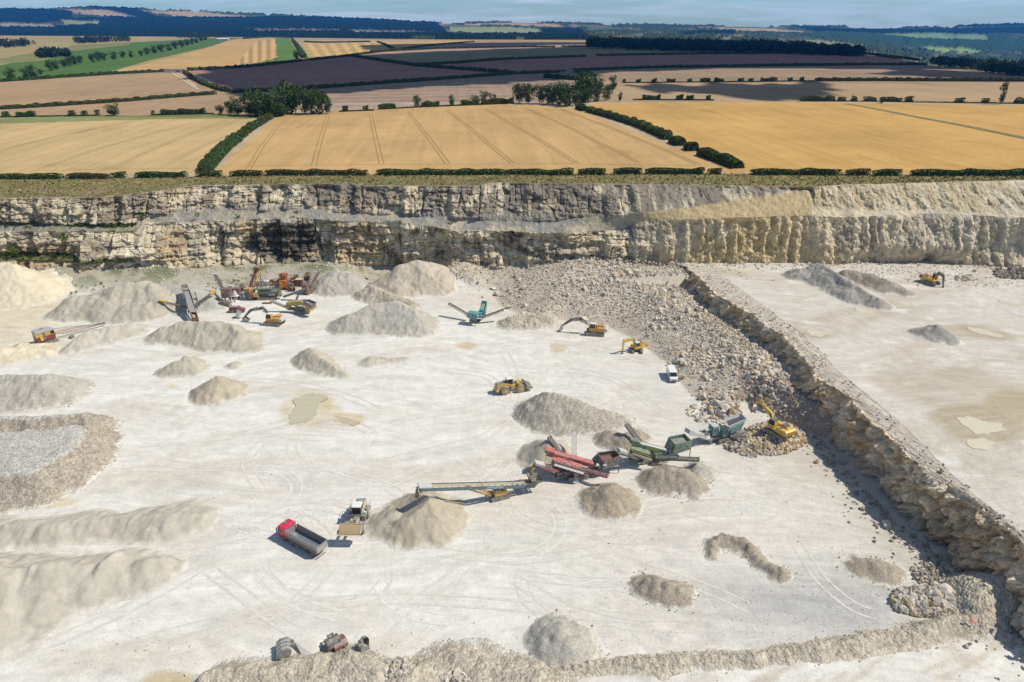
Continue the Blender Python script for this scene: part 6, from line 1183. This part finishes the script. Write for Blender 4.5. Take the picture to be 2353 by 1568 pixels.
# green screener
t, L = screener('mobile_screener', 'green mobile screening machine with yellow handrails and a tall green hopper', 1490, 1058, (14, 3.2), 0, 0, 0, 0)
tracks(t, 4.4, 2.4, .5, .9); b = MB(); b.box((0, 0, .95), (9.0, 1.5, .4)); b.box((-1.2, 0, 1.6), (4.5, 1.4, .9)); b.build('chassis', P_dkgreen, t)
a, c = L(1535, 1034, 2.6), L(1452, 1013, 5.0); o, d, r, up = belt(t, a, c, 1.4, P_green, P_lgrey, name='main_conveyor', depth=.8, bw=.7); sd = r if r.y < 0 else -r; b = MB(); b.beam(a+(c-a)*.25+sd*.79-up*.4, a+(c-a)*.6+sd*.79-up*.4, .03, .35); b.build('name_strip', mat('yellow_green_strip', (.50, .50, .05), .5), o); text(t, 'Powerscreen', P_green, .38, faceM(a+(c-a)*.43+sd*.83-up*.42, -d, sd))
b = MB(); b.beam(c-d*1.7+up*.1, c+d*.4+up*.1, 1.7, .8); b.build('head_box', P_dkgreen, t, bevel=.05)
a1, c1 = L(1492, 1046, 2.8), L(1448, 1032, 3.6); b = MB(); b.beam(a1, c1, 1.5, 1.2); b.build('screen_box', P_green, t, bevel=.05); b = MB(); w1, w2 = a1+Vector((0, -1.3, -.2)), c1+Vector((0, -1.3, -.2))
for i in range(7): q = w1+(w2-w1)*i/6; b.rail([q, q+Vector((0, 0, 1.1))], .04)
for h in (.55, 1.1): b.rail([w1+Vector((0, 0, h)), w2+Vector((0, 0, h)), w2+Vector((0, 2.4, h+.3))], .045)
for i in range(3): q = w2+Vector((0, .8*i+.4, .1*i)); b.rail([q, q+Vector((0, 0, 1.1))], .04)
b.build('handrail', P_yel, t); b = MB(); b.beam(w1+Vector((0, -.1, -.1)), w2+Vector((0, -.1, -.1)), .7, .08); b.build('walkway', P_grey, t)
hc = [L(1537, 1005, 4.4), L(1573, 998, 4.4), L(1589, 1014, 4.4), L(1551, 1022, 4.4)]; lo = [hc[0]+Vector((.6, 0, -2.2)), hc[1]+Vector((0, 0, -2.0)), hc[2]+Vector((0, 0, -2.0)), hc[3]+Vector((-.4, 0, -2.6))]
ho = hopper(t, hc, lo, P_green, P_grey, legs=[(lo[2], lo[2]-Vector((0, 0, 2.2))), (lo[1], lo[1]-Vector((0, 0, 2.2)))]); b = MB(); b.sheet([hc[3], hc[0], L(1526, 1030, 2.4), L(1532, 1042, 1.8)], .08); b.build('feeder', P_green, t)
b = MB(); q = hc[2]+Vector((-.9, -.1, -.5)); b.box(q, (1.2, .04, .3)); b.build('name_strip', mat('yellow_green_strip', (.50, .50, .05), .5), ho)
belt(t, L(1508, 1050, 2.0), L(1606, 1054, 3.0), 1.0, P_dkgreen, name='side_conveyor', depth=.5); belt(t, L(1474, 1018, 2.2), L(1441, 974, 5.0), 1.1, P_dark, mat('pale_belt', (.13, .12, .11), .8), name='side_conveyor', depth=.5)
a, c = L(1465, 1050, 2.6), L(1424, 1037, 4.9); belt(t, a, c, 1.1, P_dkgreen, name='tail_conveyor', depth=.5); b = MB(); dd = (c-a).normalized(); b.beam(c-dd*1.8+Vector((0, 0, .2)), c+dd*.3+Vector((0, 0, .2)), 1.4, .6); b.build('chute_cover', P_lgrey, t, bevel=.05)
b = MB(); b.box((1.5, -.9, 1.7), (1.8, 1.0, 1.1)); b.box((3.0, -.8, 1.5), (.9, .8, .8)); b.build('engine_box', P_green, t, bevel=.05); b = MB(); b.rail([(0.2, -1.4, 1.2), (2.8, -2.0, 1.3), (4.6, -2.2, 1.5)], .12); b.rail([(0.2, -1.2, 1.7), (2.8, -1.8, 1.8)], .09); b.rail([(1, -1.6, 1.0), (4.4, -1.9, 2.0)], .08); b.build('folding_frame', P_dkgreen, t)
# teal crusher feeding the green screener
p = at(1662, 1011); t = thing('mobile_crusher', 'teal tracked jaw crusher with a shiny steel hopper beside the digging excavator', 'crusher', (p[0], p[1], float(zf(p[0], p[1]))), math.atan2(3.6, 10)); L = loc_of(t)
tracks(t, 4.6, 2.5, .5, 1.0); b = MB(); b.box((.4, 0, 1.2), (10, 1.4, .45)); b.build('chassis', P_grey, t)
hc = [L(1664, 963, 4.9), L(1702, 950, 4.9), L(1716, 963, 4.9), L(1674, 981, 4.9)]; c0 = sum(hc, Vector())/4; lo = [c0+(q-c0)*.55+Vector((0, 0, -1.6)) for q in hc]; ho = hopper(t, hc, lo, P_lgrey, mat('hopper_floor', (.10, .10, .12), .5, .3), name='hopper')
b = MB(); b.sheet([lo[3]+Vector((-.3, -.5, .7)), lo[2]+Vector((.6, -.5, .9)), lo[2]+Vector((0, -.3, -.9)), lo[3]+Vector((0, -.3, -.9))], .5); b.build('hopper_base', P_teal, ho); b = MB(); b.sheet([lo[0], lo[1], lo[2], lo[3]], .1); b.beam(lo[1], lo[1]-Vector((0, 0, 2.3)), .16, .16); b.beam(lo[2], lo[2]-Vector((0, 0, 2.3)), .16, .16); b.build('support', P_teal, t)
for (u, v, z, dx, dy, dz, nm) in ((1640, 987, 3.0, 1.6, 1.9, 2.3, 'engine_box'), (1664, 991, 2.7, 1.3, 1.5, 2.2, 'fuel_box')):
    q = L(u, v, z); b = MB(); b.box(q, (dx, dy, dz)); e = b.build(nm, P_teal, t, bevel=.05); b = MB(); b.box(q+Vector((0, 0, dz/2+.03)), (dx*.9, dy*.9, .06)); b.build('cover', P_lgrey, e); b = MB(); b.box(q+Vector((0, -dy/2-.01, .1)), (dx*.6, .03, dz*.4)); b.build('grille', P_dark, e)
b = MB(); b.beam(L(1620, 989, 3.2), L(1655, 976, 3.4), .8, .4); b.build('top_deck', P_lgrey, t); b = MB(); q = L(1618, 1000, 1.8); b.box(q, (1.6, 1.6, 1.8)); b.rail([q+Vector((-1, -.9, 1.3)), q+Vector((1, -.9, .8)), q+Vector((1.3, .6, 1.4))], .07); b.rail([q+Vector((-.8, -1, .2)), q+Vector((1.5, -1, 0))], .09); b.build('jaw_box', P_grey, t); b = MB(); b.sheet([q+Vector((-.6, -1.3, -.4)), q+Vector((.8, -1.3, -.5)), q+Vector((.8, -.9, .3)), q+Vector((-.6, -.9, .3))], .05); b.build('side_guard', P_text, t)
a, c = L(1622, 1003, 1.9), L(1583, 992, 4.9); belt(t, a, c, 1.2, P_lgrey, name='main_conveyor', depth=.5); b = MB(); dd = (c-a).normalized(); b.beam(a+dd*1.2+Vector((0, 0, .2)), c+dd*.5+Vector((0, 0, .2)), 1.3, .45); b.beam(c-dd*.8+Vector((0, 0, .15)), c+dd*.6+Vector((0, 0, .1)), 1.5, .9); b.build('belt_cover', P_lgrey, t, bevel=.04)
belt(t, L(1680, 1002, 1.5), L(1716, 1002, 2.6), .8, P_grey, name='side_conveyor', depth=.35); b = MB()
for s in (-.25, .25): b.beam(L(1630, 1008, 1.6)+Vector((s, -.6, 0)), L(1630, 1018, .1)+Vector((s, -.6, 0)), .06, .06)
for i in range(6): q = L(1630, 1008, 1.6)*(1-i/6)+L(1630, 1018, .1)*(i/6); b.beam(q+Vector((-.25, -.6, 0)), q+Vector((.25, -.6, 0)), .1, .05)
b.build('ladder', P_lgrey, t)
# far turquoise screener
p = at(1099, 733); t = thing('mobile_screener', 'small turquoise screening machine with two long arms spread like wings', 'screening machine', (p[0], p[1], float(zf(p[0], p[1]))), R(70)); L = loc_of(t)
tracks(t, 3.8, 2.3, .45, .8); b = MB(); b.box((0, 0, 1.1), (6.5, 1.4, .5)); b.build('chassis', P_grey, t)
hc = [L(1102, 712, 4.0), L(1107, 692, 4.8), L(1119, 693, 4.8), L(1115, 714, 4.0)]; lo = [q+Vector((0, 0, -1.6)) for q in hc]; hopper(t, hc, lo, P_turq, P_grey); b = MB(); q = L(1087, 723, 3.0); b.box(q, (2.4, 3.4, 1.5)); e = b.build('screen_box', P_teal, t, bevel=.06); b = MB()
for i in range(5): b.box(q+Vector((0, -1.4+.7*i, .8)), (2.2, .15, .12))
b.build('screen_rib', P_turq, e); b = MB(); b.box(L(1103, 722, 2.6), (1.6, 1.5, 1.5)); b.build('engine_box', P_turq, t, bevel=.05)
belt(t, L(1079, 724, 1.9), L(1032, 697, 4.4), .9, P_dark, name='side_conveyor', depth=.45, truss=True); belt(t, L(1102, 731, 1.7), L(1156, 711, 4.0), .8, P_dark, name='side_conveyor', depth=.5, truss=True)
b = MB(); w1, w2 = L(1076, 730, 2.2), L(1108, 733, 2.2); b.beam(w1, w2, .6, .08); b.rail([w1+Vector((-.3, 0, 1)), w2+Vector((-.3, 0, 1))], .06)
for i in range(5): q = w1+(w2-w1)*i/4+Vector((-.3, 0, 0)); b.rail([q, q+Vector((0, 0, 1))], .05)
b.build('walkway', P_lgrey, t)

# ---- old plant under the cliff (left)
def G0(u, v, nm, label, cat, hd=0.0, z=None): p = hit(u, v, zf); t = thing(nm, label, cat, p if z is None else (p[0], p[1], z), hd); return t, loc_of(t)
t, L = G0(440, 728, 'feed_conveyor', 'long maroon feed conveyor with two thin yellow tipped arms', 'conveyor', R(100)); a, c = L(445, 722, 3.0), L(423, 655, 7.2)
o, d, r, up = belt(t, a, c, 1.9, P_maroon, mat('grey_belt', (.30, .28, .27), .9), name='main_conveyor', depth=.9, bw=.8); b = MB(); e1 = a+(c-a)*.78
for s in (-1, 1): b.beam(a+(c-a)*.35+r*s*1.05+up*.15, e1+r*s*1.05+up*.15, .1, .7)
b.beam(e1+up*.2-r, e1+up*.2+r, .3, .5); b.beam(c-d*2+up*.1, c+up*.1, 1.5, .2); b.build('side_plate', P_dark, t)
hc = [L(438, 718, 4.0), L(450, 718, 4.0), L(455, 729, 4.0), L(443, 731, 4.0)]; hopper(t, hc, [q+Vector((0, 0, -2.2)) for q in hc], P_rust, mat('sandy_grid', (.42, .36, .29), .9)); b = MB()
for q in hc[2:]: b.beam(q+Vector((0, 0, -2)), q+Vector((0, 0, -4)), .16, .16)
for f in (.35, .65, .85):
    q = a+(c-a)*f
    for s in (-1, 1): b.beam(q+r*s*.9, Vector(((q+r*s*1.2).x, (q+r*s*1.2).y, .1)), .14, .14)
b.build('leg', P_dark, t)
for (p1, p2) in (((430, 706, 2.6), (366, 691, 4.4)), ((441, 704, 2.6), (494, 669, 4.8))):
    a2, c2 = L(*p1), L(*p2); o2, d2, r2, u2 = belt(t, a2, c2, .7, P_dark, name='side_conveyor', depth=.5, truss=True); b = MB(); b.beam(c2-d2*2.2+u2*.12, c2+d2*.1+u2*.12, .95, .45); b.build('yellow_guard', P_yel, o2)
b = MB(); b.box(L(452, 690, 2.5), (2.2, 1.0, 2.0)); b.rail([L(448, 672, 4.5), L(459, 705, 2)], .12); b.build('walkway', P_rust, t)
t, L = G0(522, 700, 'crushing_plant', 'rust red old crushing plant on legs with one dark conveyor arm', 'crusher', R(92)); q = L(521, 674, 4.2); b = MB(); b.box(q, (3.0, 2.8, 2.2)); b.box(q+Vector((.3, 0, 1.3)), (2.2, 3.2, .5)); b.build('crusher_box', P_maroon, t, bevel=.05)
b = MB()
for x in (-1.6, 1.4):
    for y in (-1.3, 1.3): b.beam(Vector((q.x+x, q.y+y, 3.2)), Vector((q.x+x*1.2, q.y+y*1.2, 0)), .2, .2)
b.beam((q.x-1.6, q.y-1.4, 1.8), (q.x-1.6, q.y+1.4, 2.6), .12, .12); b.beam((q.x-1.7, q.y+1.4, .6), (q.x-1.7, q.y-1.4, 2.6), .12, .12); b.build('leg_frame', P_rust, t)
b = MB(); b.box(L(512, 698, 1.3), (1.4, 1.8, 1.9)); b.box(L(523, 700, 1.0), (1.2, 1.2, 1.2)); b.build('motor_box', P_dark, t); belt(t, L(514, 668, 4.6), L(494, 631, 7.4), 1.0, P_dark, mat('plum_belt', (.12, .10, .11), .7), depth=.45); b = MB(); b.box(L(494.5, 630.5, 7.5), (1.2, 1.3, .4)); b.box(L(531, 658, 5.2), (1.6, 1.4, .6)); b.build('cover', P_lgrey, t)
t, L = G0(543, 686, 'generator_trailer', 'maroon open backed trailer holding a white engine with a grey drawbar', 'trailer', R(-90)); b = MB(); b.box((-.6, 0, 2.2), (1.6, 2.8, 2.6)); b.build('box_body', P_maroon, t); b = MB(); b.box((.5, 0, 1.9), (1.5, 1.4, 1.1), tx=.7, ty=.6); b.cyl((.5, 0, 2.3), (.5, 0, 2.9), .35, 10); b.box((.7, 0, 1.25), (2.0, 2.6, .2)); b.build('engine', P_white, t)
for x in (.5,):
    for y in (1.2, -1.2): wheel(t, x, y, .55, .4)
b = MB(); b.beam((1.6, .9, .8), (4.2, 0, .5), .14, .16); b.beam((1.6, -.9, .8), (4.2, 0, .5), .14, .16); b.beam((2.6, -.5, .7), (2.6, .5, .7), .12, .12); b.build('drawbar', P_lgrey, t)
t, L = G0(574, 685, 'bucket_elevator', 'rusty inclined conveyor ladder with yellow side sheets over a stained hopper', 'conveyor', R(65)); a, c = L(575, 662, 4.0), L(592, 617, 9.5); o, d, r, up = belt(t, a, c, 2.0, P_rust, P_rust, depth=.9, n=9, bw=.25)
b = MB(); b.beam(a+(c-a)*.35+r*1.15-up*.3, a+(c-a)*.6+r*1.15-up*.3, .06, .6); b.beam(a+(c-a)*.62+r*1.15-up*.2, a+(c-a)*.95+r*1.15-up*.2, .06, .5); b.build('yellow_side_sheet', P_yel, o); b = MB(); b.box(c, (1.2, 2.6, .8)); b.build('head_box', P_rust, o)
q = L(574, 672, 2.6); b = MB(); b.box((q.x, q.y, 3.4), (2.6, 2.8, 1.2)); b.build('hopper', P_oldyel, t); b = MB(); b.box((q.x, q.y, 1.6), (2.4, 2.6, 2.4)); b.build('base', P_dark, t); b = MB()
for f in (.5, .9):
    qq = a+(c-a)*f
    for s in (-1, 1): b.beam(qq+r*s, Vector((qq.x+r.x*s*1.3, qq.y+r.y*s*1.3, .1)), .2, .2)
b.build('leg', P_rust, t)
t, L = G0(615, 687, 'mobile_crusher', 'long dark green tracked crusher with a yellow engine cover among the old plant', 'crusher', R(2)); tracks(t, 6.0, 2.4, .5, .9); b = MB(); b.box((0, 0, 1.3), (10, 1.6, .5)); b.build('chassis', P_dark, t)
b = MB(); b.sheet([(-3.6, -1.4, 2.6), (4.4, -1.4, 3.2), (4.4, -.6, 1.8), (-2.6, -.6, 1.8)], .1); b.sheet([(-3.6, 1.4, 3.2), (4.4, 1.4, 3.4), (4.4, .6, 1.9), (-2.6, .6, 1.9)], .1); b.box((.6, 0, 2.4), (6.4, 1.6, 1.1)); b.beam((-5.4, 0, 3.6), (2, 0, 3.7), 1.3, .3); b.build('feeder_body', P_dkgreen, t)
b = MB(); b.box((-3.4, -1.0, 1.9), (1.9, 1.2, 1.3), tx=.8); b.build('engine_cover', P_yel2, t, bevel=.05); b = MB(); b.box((-5.3, -.9, 3.2), (1.5, 1.2, 1.6), ry=.5); b.box((-5.2, -1, 1.4), (.9, .9, 1.8)); b.build('rust_red_chute', mat('faded_red_paint', (.42, .10, .05), .6, dust=.15), t)
b = MB()
for i in range(7): b.box((1.1+i*.32, -1.25, 2.0), (.14, .06, .8), ry=.5)
b.build('white_slat', P_text, t); b = MB(); b.beam((4.0, -1, 1.2), (5.4, -1, 3.2), .9, .5); b.build('folded_wing', P_oldyel, t); belt(t, L(652, 680, 1.6), L(697, 664, 4.4), 1.3, P_dkgreen, mat('grey_green_belt', (.25, .28, .24), .7), depth=.6)
t, L = G0(655, 664, 'old_jaw_crusher', 'tall orange and red old jaw crusher standing at the cliff foot', 'crusher', R(85)); b = MB(); b.box((0, 0, 2.2), (2.6, 2.4, 2.6)); b.box((-1.1, .9, 1.8), (1.2, .9, 2.4)); b.build('crusher_frame', mat('orange_paint', (.62, .24, .02), .5, dust=.1), t, bevel=.06)
b = MB(); b.cyl((0, -1.5, 2.6), (0, -1.25, 2.6), 1.0, 16); b.cyl((0, 1.25, 2.6), (0, 1.5, 2.6), 1.0, 16); b.build('flywheel', P_rust, t); b = MB(); b.box((.3, 0, 4.5), (1.8, 1.7, 2.2), tx=1.2, ty=1.2); b.cyl((-.3, 0, 5.0), (-.3, 0, 5.9), .8, 12); b.rail([(0, -1.2, 3.5), (.8, -1.3, 5.6)], .14); b.rail([(-.8, 1.2, 3.5), (-.3, 1.4, 5.9)], .12); b.build('feed_box', mat('brick_red_paint', (.36, .07, .04), .6, dust=.15), t)
b = MB(); b.box((-.5, -2.4, 1.0), (2.0, 1.6, 2.0)); b.rail([(-1, -1.8, 2.4), (-1, -3.4, 2.2), (-.2, -3.4, .1)], .12); b.box((-.6, 2.2, 1.2), (2.2, 1.5, 2.4)); b.build('drive_frame', P_dark, t)
t, L = G0(607, 656, 'portable_cabin', 'small grey and white site unit behind the dark green crusher', 'cabin', R(0)); b = MB(); b.box((-.6, 0, 1.1), (2.6, 1.8, 1.8)); b.build('body', P_lgrey, t, bevel=.06); b = MB(); b.box((1.5, 0, 1.0), (1.1, 1.6, 1.6)); b.build('front', P_white, t, bevel=.06); b = MB(); b.box((-.6, 0, 2.02), (1.4, .7, .1)); b.build('roof_vent', P_dark, t)
t, L = G0(690, 657, 'engine_unit', 'rusty brown engine housing with a pale yellow pole at the cliff foot', 'machine', R(0)); b = MB(); b.box((0, 0, 1.4), (2.6, 1.8, 2.2)); b.box((-2.2, 0, 1.1), (1.6, 1.5, 1.8)); b.build('housing', P_rust, t, bevel=.05); b = MB(); b.box((0, 0, 2.56), (2.8, 2.0, .1)); b.build('roof_sheet', P_cream, t); b = MB(); b.cyl((1.6, -1, 0), (1.6, -1, 3.4), .12, 8); b.cyl((1.0, -1, 0), (1.0, -1, 2.4), .1, 8); b.build('pole', P_yel, t)
t, L = G0(704, 676, 'container_elevator', 'long rusty brown elevator rising from a box beside the pale gravel cone', 'conveyor', R(60)); q = L(706, 664, 2.0); b = MB(); b.box((q.x, q.y, 1.9), (2.6, 2.4, 3.4)); b.build('boot_box', P_maroon, t); a, c = L(710, 657, 3.2), L(730, 624, 7.6); o, d, r, up = belt(t, a, c, 1.3, P_rust, P_rust, depth=.7); b = MB()
for i in range(8): b.box(a+(c-a)*(i+.5)/8+up*.2, (.5, .8, .35), ry=-.6)
b.build('elevator_bucket', P_lgrey, o); b = MB(); qq = a+(c-a)*.7; b.beam(qq, Vector((qq.x+1.5, qq.y, .2)), .2, .2); b.build('leg', P_rust, t)
t, L = G0(690, 719, 'mobile_crusher', 'mustard yellow tracked crusher with a purple grey hopper right of the old plant', 'crusher', R(-6)); tracks(t, 4.6, 2.4, .5, .95); b = MB(); b.box((0, 0, 1.3), (7.2, 1.5, .6)); b.build('chassis', P_dark, t)
b = MB(); b.prism([(-4.2, 2.6), (-4.0, 3.6), (0.2, 4.3), (1.0, 4.4), (2.6, 3.6), (3.4, 3.0), (3.2, 2.2), (.8, 3.0), (-.5, 2.6)], -.9, .9); b.box((3.0, -.6, 1.4), (1.6, 1.0, 1.6)); b.box((-3.6, 0, 1.6), (1.2, 1.2, 1.2)); b.build('body', P_oldyel, t, bevel=.05)
hc = [L(694, 689, 5.2), L(711, 689, 5.2), L(727, 695, 5.2), L(716, 703, 4.4)]; c0 = sum(hc, Vector())/4; hopper(t, hc, [c0+(q-c0)*.6+Vector((0, 0, -1.8)) for q in hc], paint_('purple_grey_steel', (.16, .13, .17), .2), P_grey); b = MB(); b.sheet([c0+(q-c0)*.95+Vector((0, -.1, -1.0)) for q in hc], .7); b.build('hopper_frame', P_oldyel, t)
belt(t, L(662, 706, 1.8), L(623, 690, 4.2), 1.1, P_oldyel, mat('shiny_belt', (.25, .26, .3), .4), depth=.5); belt(t, L(676, 700, 2.0), L(684, 679, 4.8), .8, P_grey, mat('shiny_belt', (.25, .26, .3), .4), name='side_conveyor', depth=.35); b = MB(); b.box((0.2, -.8, 2.0), (2.6, .5, 1.0)); b.cyl((1.6, -.9, 1.8), (1.6, -.7, 1.8), .6, 12); b.build('drive_unit', P_dark, t)
t, L = G0(614, 698, 'steel_plate', 'flat rusty steel plate lying on the floor under the yellow crusher belt', 'steel plate', R(6)); b = MB(); b.box((0, 0, .25), (3.2, 1.0, .2)); b.box((0, 0, .38), (3.1, .12, .1)); b.build('plate', P_rust, t)
# scrap standing among the old plant
random.seed(5)
for (u, v, lb) in ((560, 668, 'tangled rusty frame between the trailer and the ladder conveyor'), (632, 655, 'dark scrap frame left of the orange crusher'), (672, 668, 'brown scrap machinery below the orange crusher'), (678, 645, 'dark rusty machine frame right of the orange crusher'), (708, 640, 'small dark scrap heap beside the rusty elevator')):
    t, L = G0(u, v, 'scrap_frame', lb, 'scrap', random.random()*3); b = MB()
    for i in range(16): q = Vector((random.uniform(-1.6, 1.6), random.uniform(-1.2, 1.2), random.uniform(.1, 2.2))); b.beam(q, q+Vector((random.uniform(-1.2, 1.2), random.uniform(-1, 1), random.uniform(-.6, 1.0))), .14, .18)
    b.box((0, 0, .8), (1.8, 1.4, 1.2), .4); b.build('frame', P_rust if u % 2 == 0 else P_dark, t); b = MB(); b.cyl((-.8, -1, 1.0), (-.8, -.8, 1.0), .7, 12); b.build('drum', P_dark if u % 2 == 0 else P_rust, t); b = MB(); b.box((.9, .3, 1.6), (.9, .8, .9), .7); b.build('casing', P_dark if u % 2 == 0 else P_rust, t)
# spare bucket near the dark boomed excavator
def spare(u, v, s, hd, rx, label, m, w_=None, nm='digger_bucket', k=1.0, inner=None):
    p = hit(u, v, zf); t = thing(nm, label, 'digger bucket', (p[0], p[1], p[2]+.05), hd); M = Matrix.Rotation(rx, 4, 'Y'); w_ = w_ or s*1.3; zmin = 0
    b = MB(M); bucket(b, w_, s); zmin = min(q[2] for q in b.v); o = b.build('shell', m, t); o.location.z = -zmin
    b = MB(M)
    for y in np.linspace(-w_*.42, w_*.42, 4): b.prism([(0, .02), (-.19*s, -.35*s), (-.03*s, -.79*s), (.35*s, -1.03*s), (.33*s, -1.08*s), (-.08*s, -.82*s), (-.26*s, -.35*s), (-.04*s, .05)], y-.05, y+.05)
    if m is P_grey: r = b.build('wear_strip', P_lgrey, t); r.location.z = -zmin
    b = MB(M); b.cyl((-.1*s, -w_*.25, .12*s), (-.1*s, w_*.25, .12*s), .06*s, 8); b.box((-.12*s, 0, .1*s), (.2*s, w_*.5, .1*s)); h = b.build('hinge', P_dark, t); h.location.z = -zmin; return t
spare(672, 1497, 1.9, R(20), 1.9, 'grey ribbed digger bucket leaning beside the big white boulder', P_grey)
spare(763, 1487, 1.55, R(130), 1.2, 'dark brown skeletal digger bucket standing up by the berm', P_dark)
spare(787, 1496, 1.6, R(-50), 2.6, 'brown digger bucket half behind the berm right of the dark one', P_maroon)
spare(834, 1496, 1.5, R(-25), 0.5, 'small toothed digger bucket with its mouth facing right, last of the row', P_dark)
spare(548, 730, 1.6, R(10), .4, 'spare grey bucket on the floor left of the orange excavator arm', P_lgrey)
# ---- dragline crane
hd = head(95, 790, 130, 780); p = hit(112, 787, zf); t = thing('dragline_crane', 'old red and yellow dragline crane with a long lattice boom', 'crane', p, hd); L = loc_of(t); PF = plane_of(t); tracks(t, 4.8, 2.8, .6, .9)
b = MB(); b.box((-.6, 0, 2.0), (5.0, 2.8, 1.4)); b.build('lower_house', mat('dark_red_paint', (.20, .015, .015), .5, dust=.1), t, bevel=.04); b = MB(); b.box((-.6, 0, 3.3), (5.0, 2.8, 1.2)); o = b.build('upper_house', mat('mustard_paint', (.52, .37, .06), .5, dust=.1), t, bevel=.04)
b = MB(); b.prism([(-3.2, 3.9), (-3.0, 4.3), (-2.2, 4.5), (1.2, 4.5), (2.0, 4.2), (2.0, 3.9)], -1.5, 1.5); b.build('roof', paint_('grey_roof', (.42, .42, .44), .2), t); b = MB(); b.box((-.8, .2, 4.55), (1.2, .5, .08)); b.build('roof_hatch', P_dark, t); b = MB(); b.box((-1.0, -1.42, 2.7), (.8, .04, 2.2)); b.build('doorway', P_dark, t); b = MB(); b.box((-1.7, -1.45, 2.6), (.7, .06, 2.2)); b.build('door', P_yel, t); b = MB(); b.box((1.3, -1.42, 3.3), (1.0, .04, .8)); b.build('window', P_glass, o)
(tx_, tz_) = PF(238, 743); a = Vector((1.9, 0, 2.2)); c = Vector((tx_, 0, tz_)); b = MB(); dd = (c-a); n_ = 14; cor = lambda f, i, j: a+dd*f+Vector((0, i*.55*(1-.8*max(0, f-.5)*2), j*.45*(1-.8*max(0, f-.5)*2)*(1 if f > .12 else f/.12)))
for i in (-1, 1):
    for j in (-1, 1):
        for k in range(n_): b.beam(cor(k/n_, i, j), cor((k+1)/n_, i, j), .09, .09)
for k in range(n_):
    for i in (-1, 1): b.beam(cor(k/n_, i, -1), cor((k+1)/n_, i, 1), .05, .05)
    for j in (-1, 1): b.beam(cor(k/n_, -1, j), cor((k+1)/n_, 1, j), .05, .05)
b.build('lattice_boom', P_rust, t); b = MB(); b.cyl(c-Vector((0, .25, 0)), c+Vector((0, .25, 0)), .4, 10); b.build('head_pulley', P_dark, t); b = MB(); b.rail([(-1.5, .3, 4.4), tuple(c)], .04); b.rail([(-1.5, -.3, 4.4), tuple(c)], .04); b.build('cable', P_dark, t); b = MB(); b.box((0, 0, 1.05), (2.4, 2.4, .5)); b.build('undercarriage', P_dark, t)
b = MB(); b.box((5.6, -2.2, .5), (1.2, .9, .7), .4); b.cyl((5.0, -2, .4), (2.6, -1, 1.2), .05, 6); b.build('drag_bucket', P_dark, t)
# ---- grey farm sheds and orange marker
p = hitp(404, 167); t = thing('farm_shed', 'low grey farm shed at the corner of three fields', 'shed', p, .05); b = MB(); b.box((0, 0, 1.6), (26, 8, 3.2)); b.build('wall', P_lgrey, t); b = MB(); b.prism([(-13.5, 3.2), (13.5, 3.2), (13.2, 4.2), (-13.2, 4.2)], -4.4, 4.4, .95); b.build('roof', P_grey, t); b = MB(); b.box((4, -4.05, 1.4), (5, .1, 2.4)); b.build('door', P_dark, t)
for (u, v, w_, lb) in ((205, 96, 30, 'long white roofed barn far off in the gold field at left'), (118, 117, 22, 'small grey barn by the round wood at far left'), (513, 93, 30, 'distant white roofed barn below the dark hill')):
    p = hitp(u, v); t = thing('barn', lb, 'barn', p, 0); b = MB(); b.box((0, 0, 2.5), (w_*1.6, 14, 5)); b.build('wall', P_lgrey, t); b = MB(); b.prism([(-7.6, 5), (0, 8), (7.6, 5)], -w_*.82, w_*.82); o = b.build('roof', P_white, t); o.rotation_euler = (0, 0, R(90))
p = at(2225, 1425, 2.0); t = thing('marker_stake', 'short orange marker strip on the berm near the lower right corner', 'marker', (p[0], p[1], 2.6), .4); b = MB(); b.beam((0, 0, 0), (.5, -.9, -.7), .22, .06); b.build('strip', mat('orange_tape', (.75, .12, .03), .5), t)
p = hit(1252, 178, lambda x, y: float(plat(x, y)))
n = 160; P_ = []; 
q0 = hitp(1308, 166)
for k in range(n): a = random.random()*6.28; r_ = random.random()**.5; P_.append((q0[0]+math.cos(a)*r_*17, q0[1]+math.sin(a)*r_*40, q0[2]+2.4*(1-r_)))
scatter('stone_heap', np.array(P_), np.full(n, 1.6), rockcol(n, .2, .38))
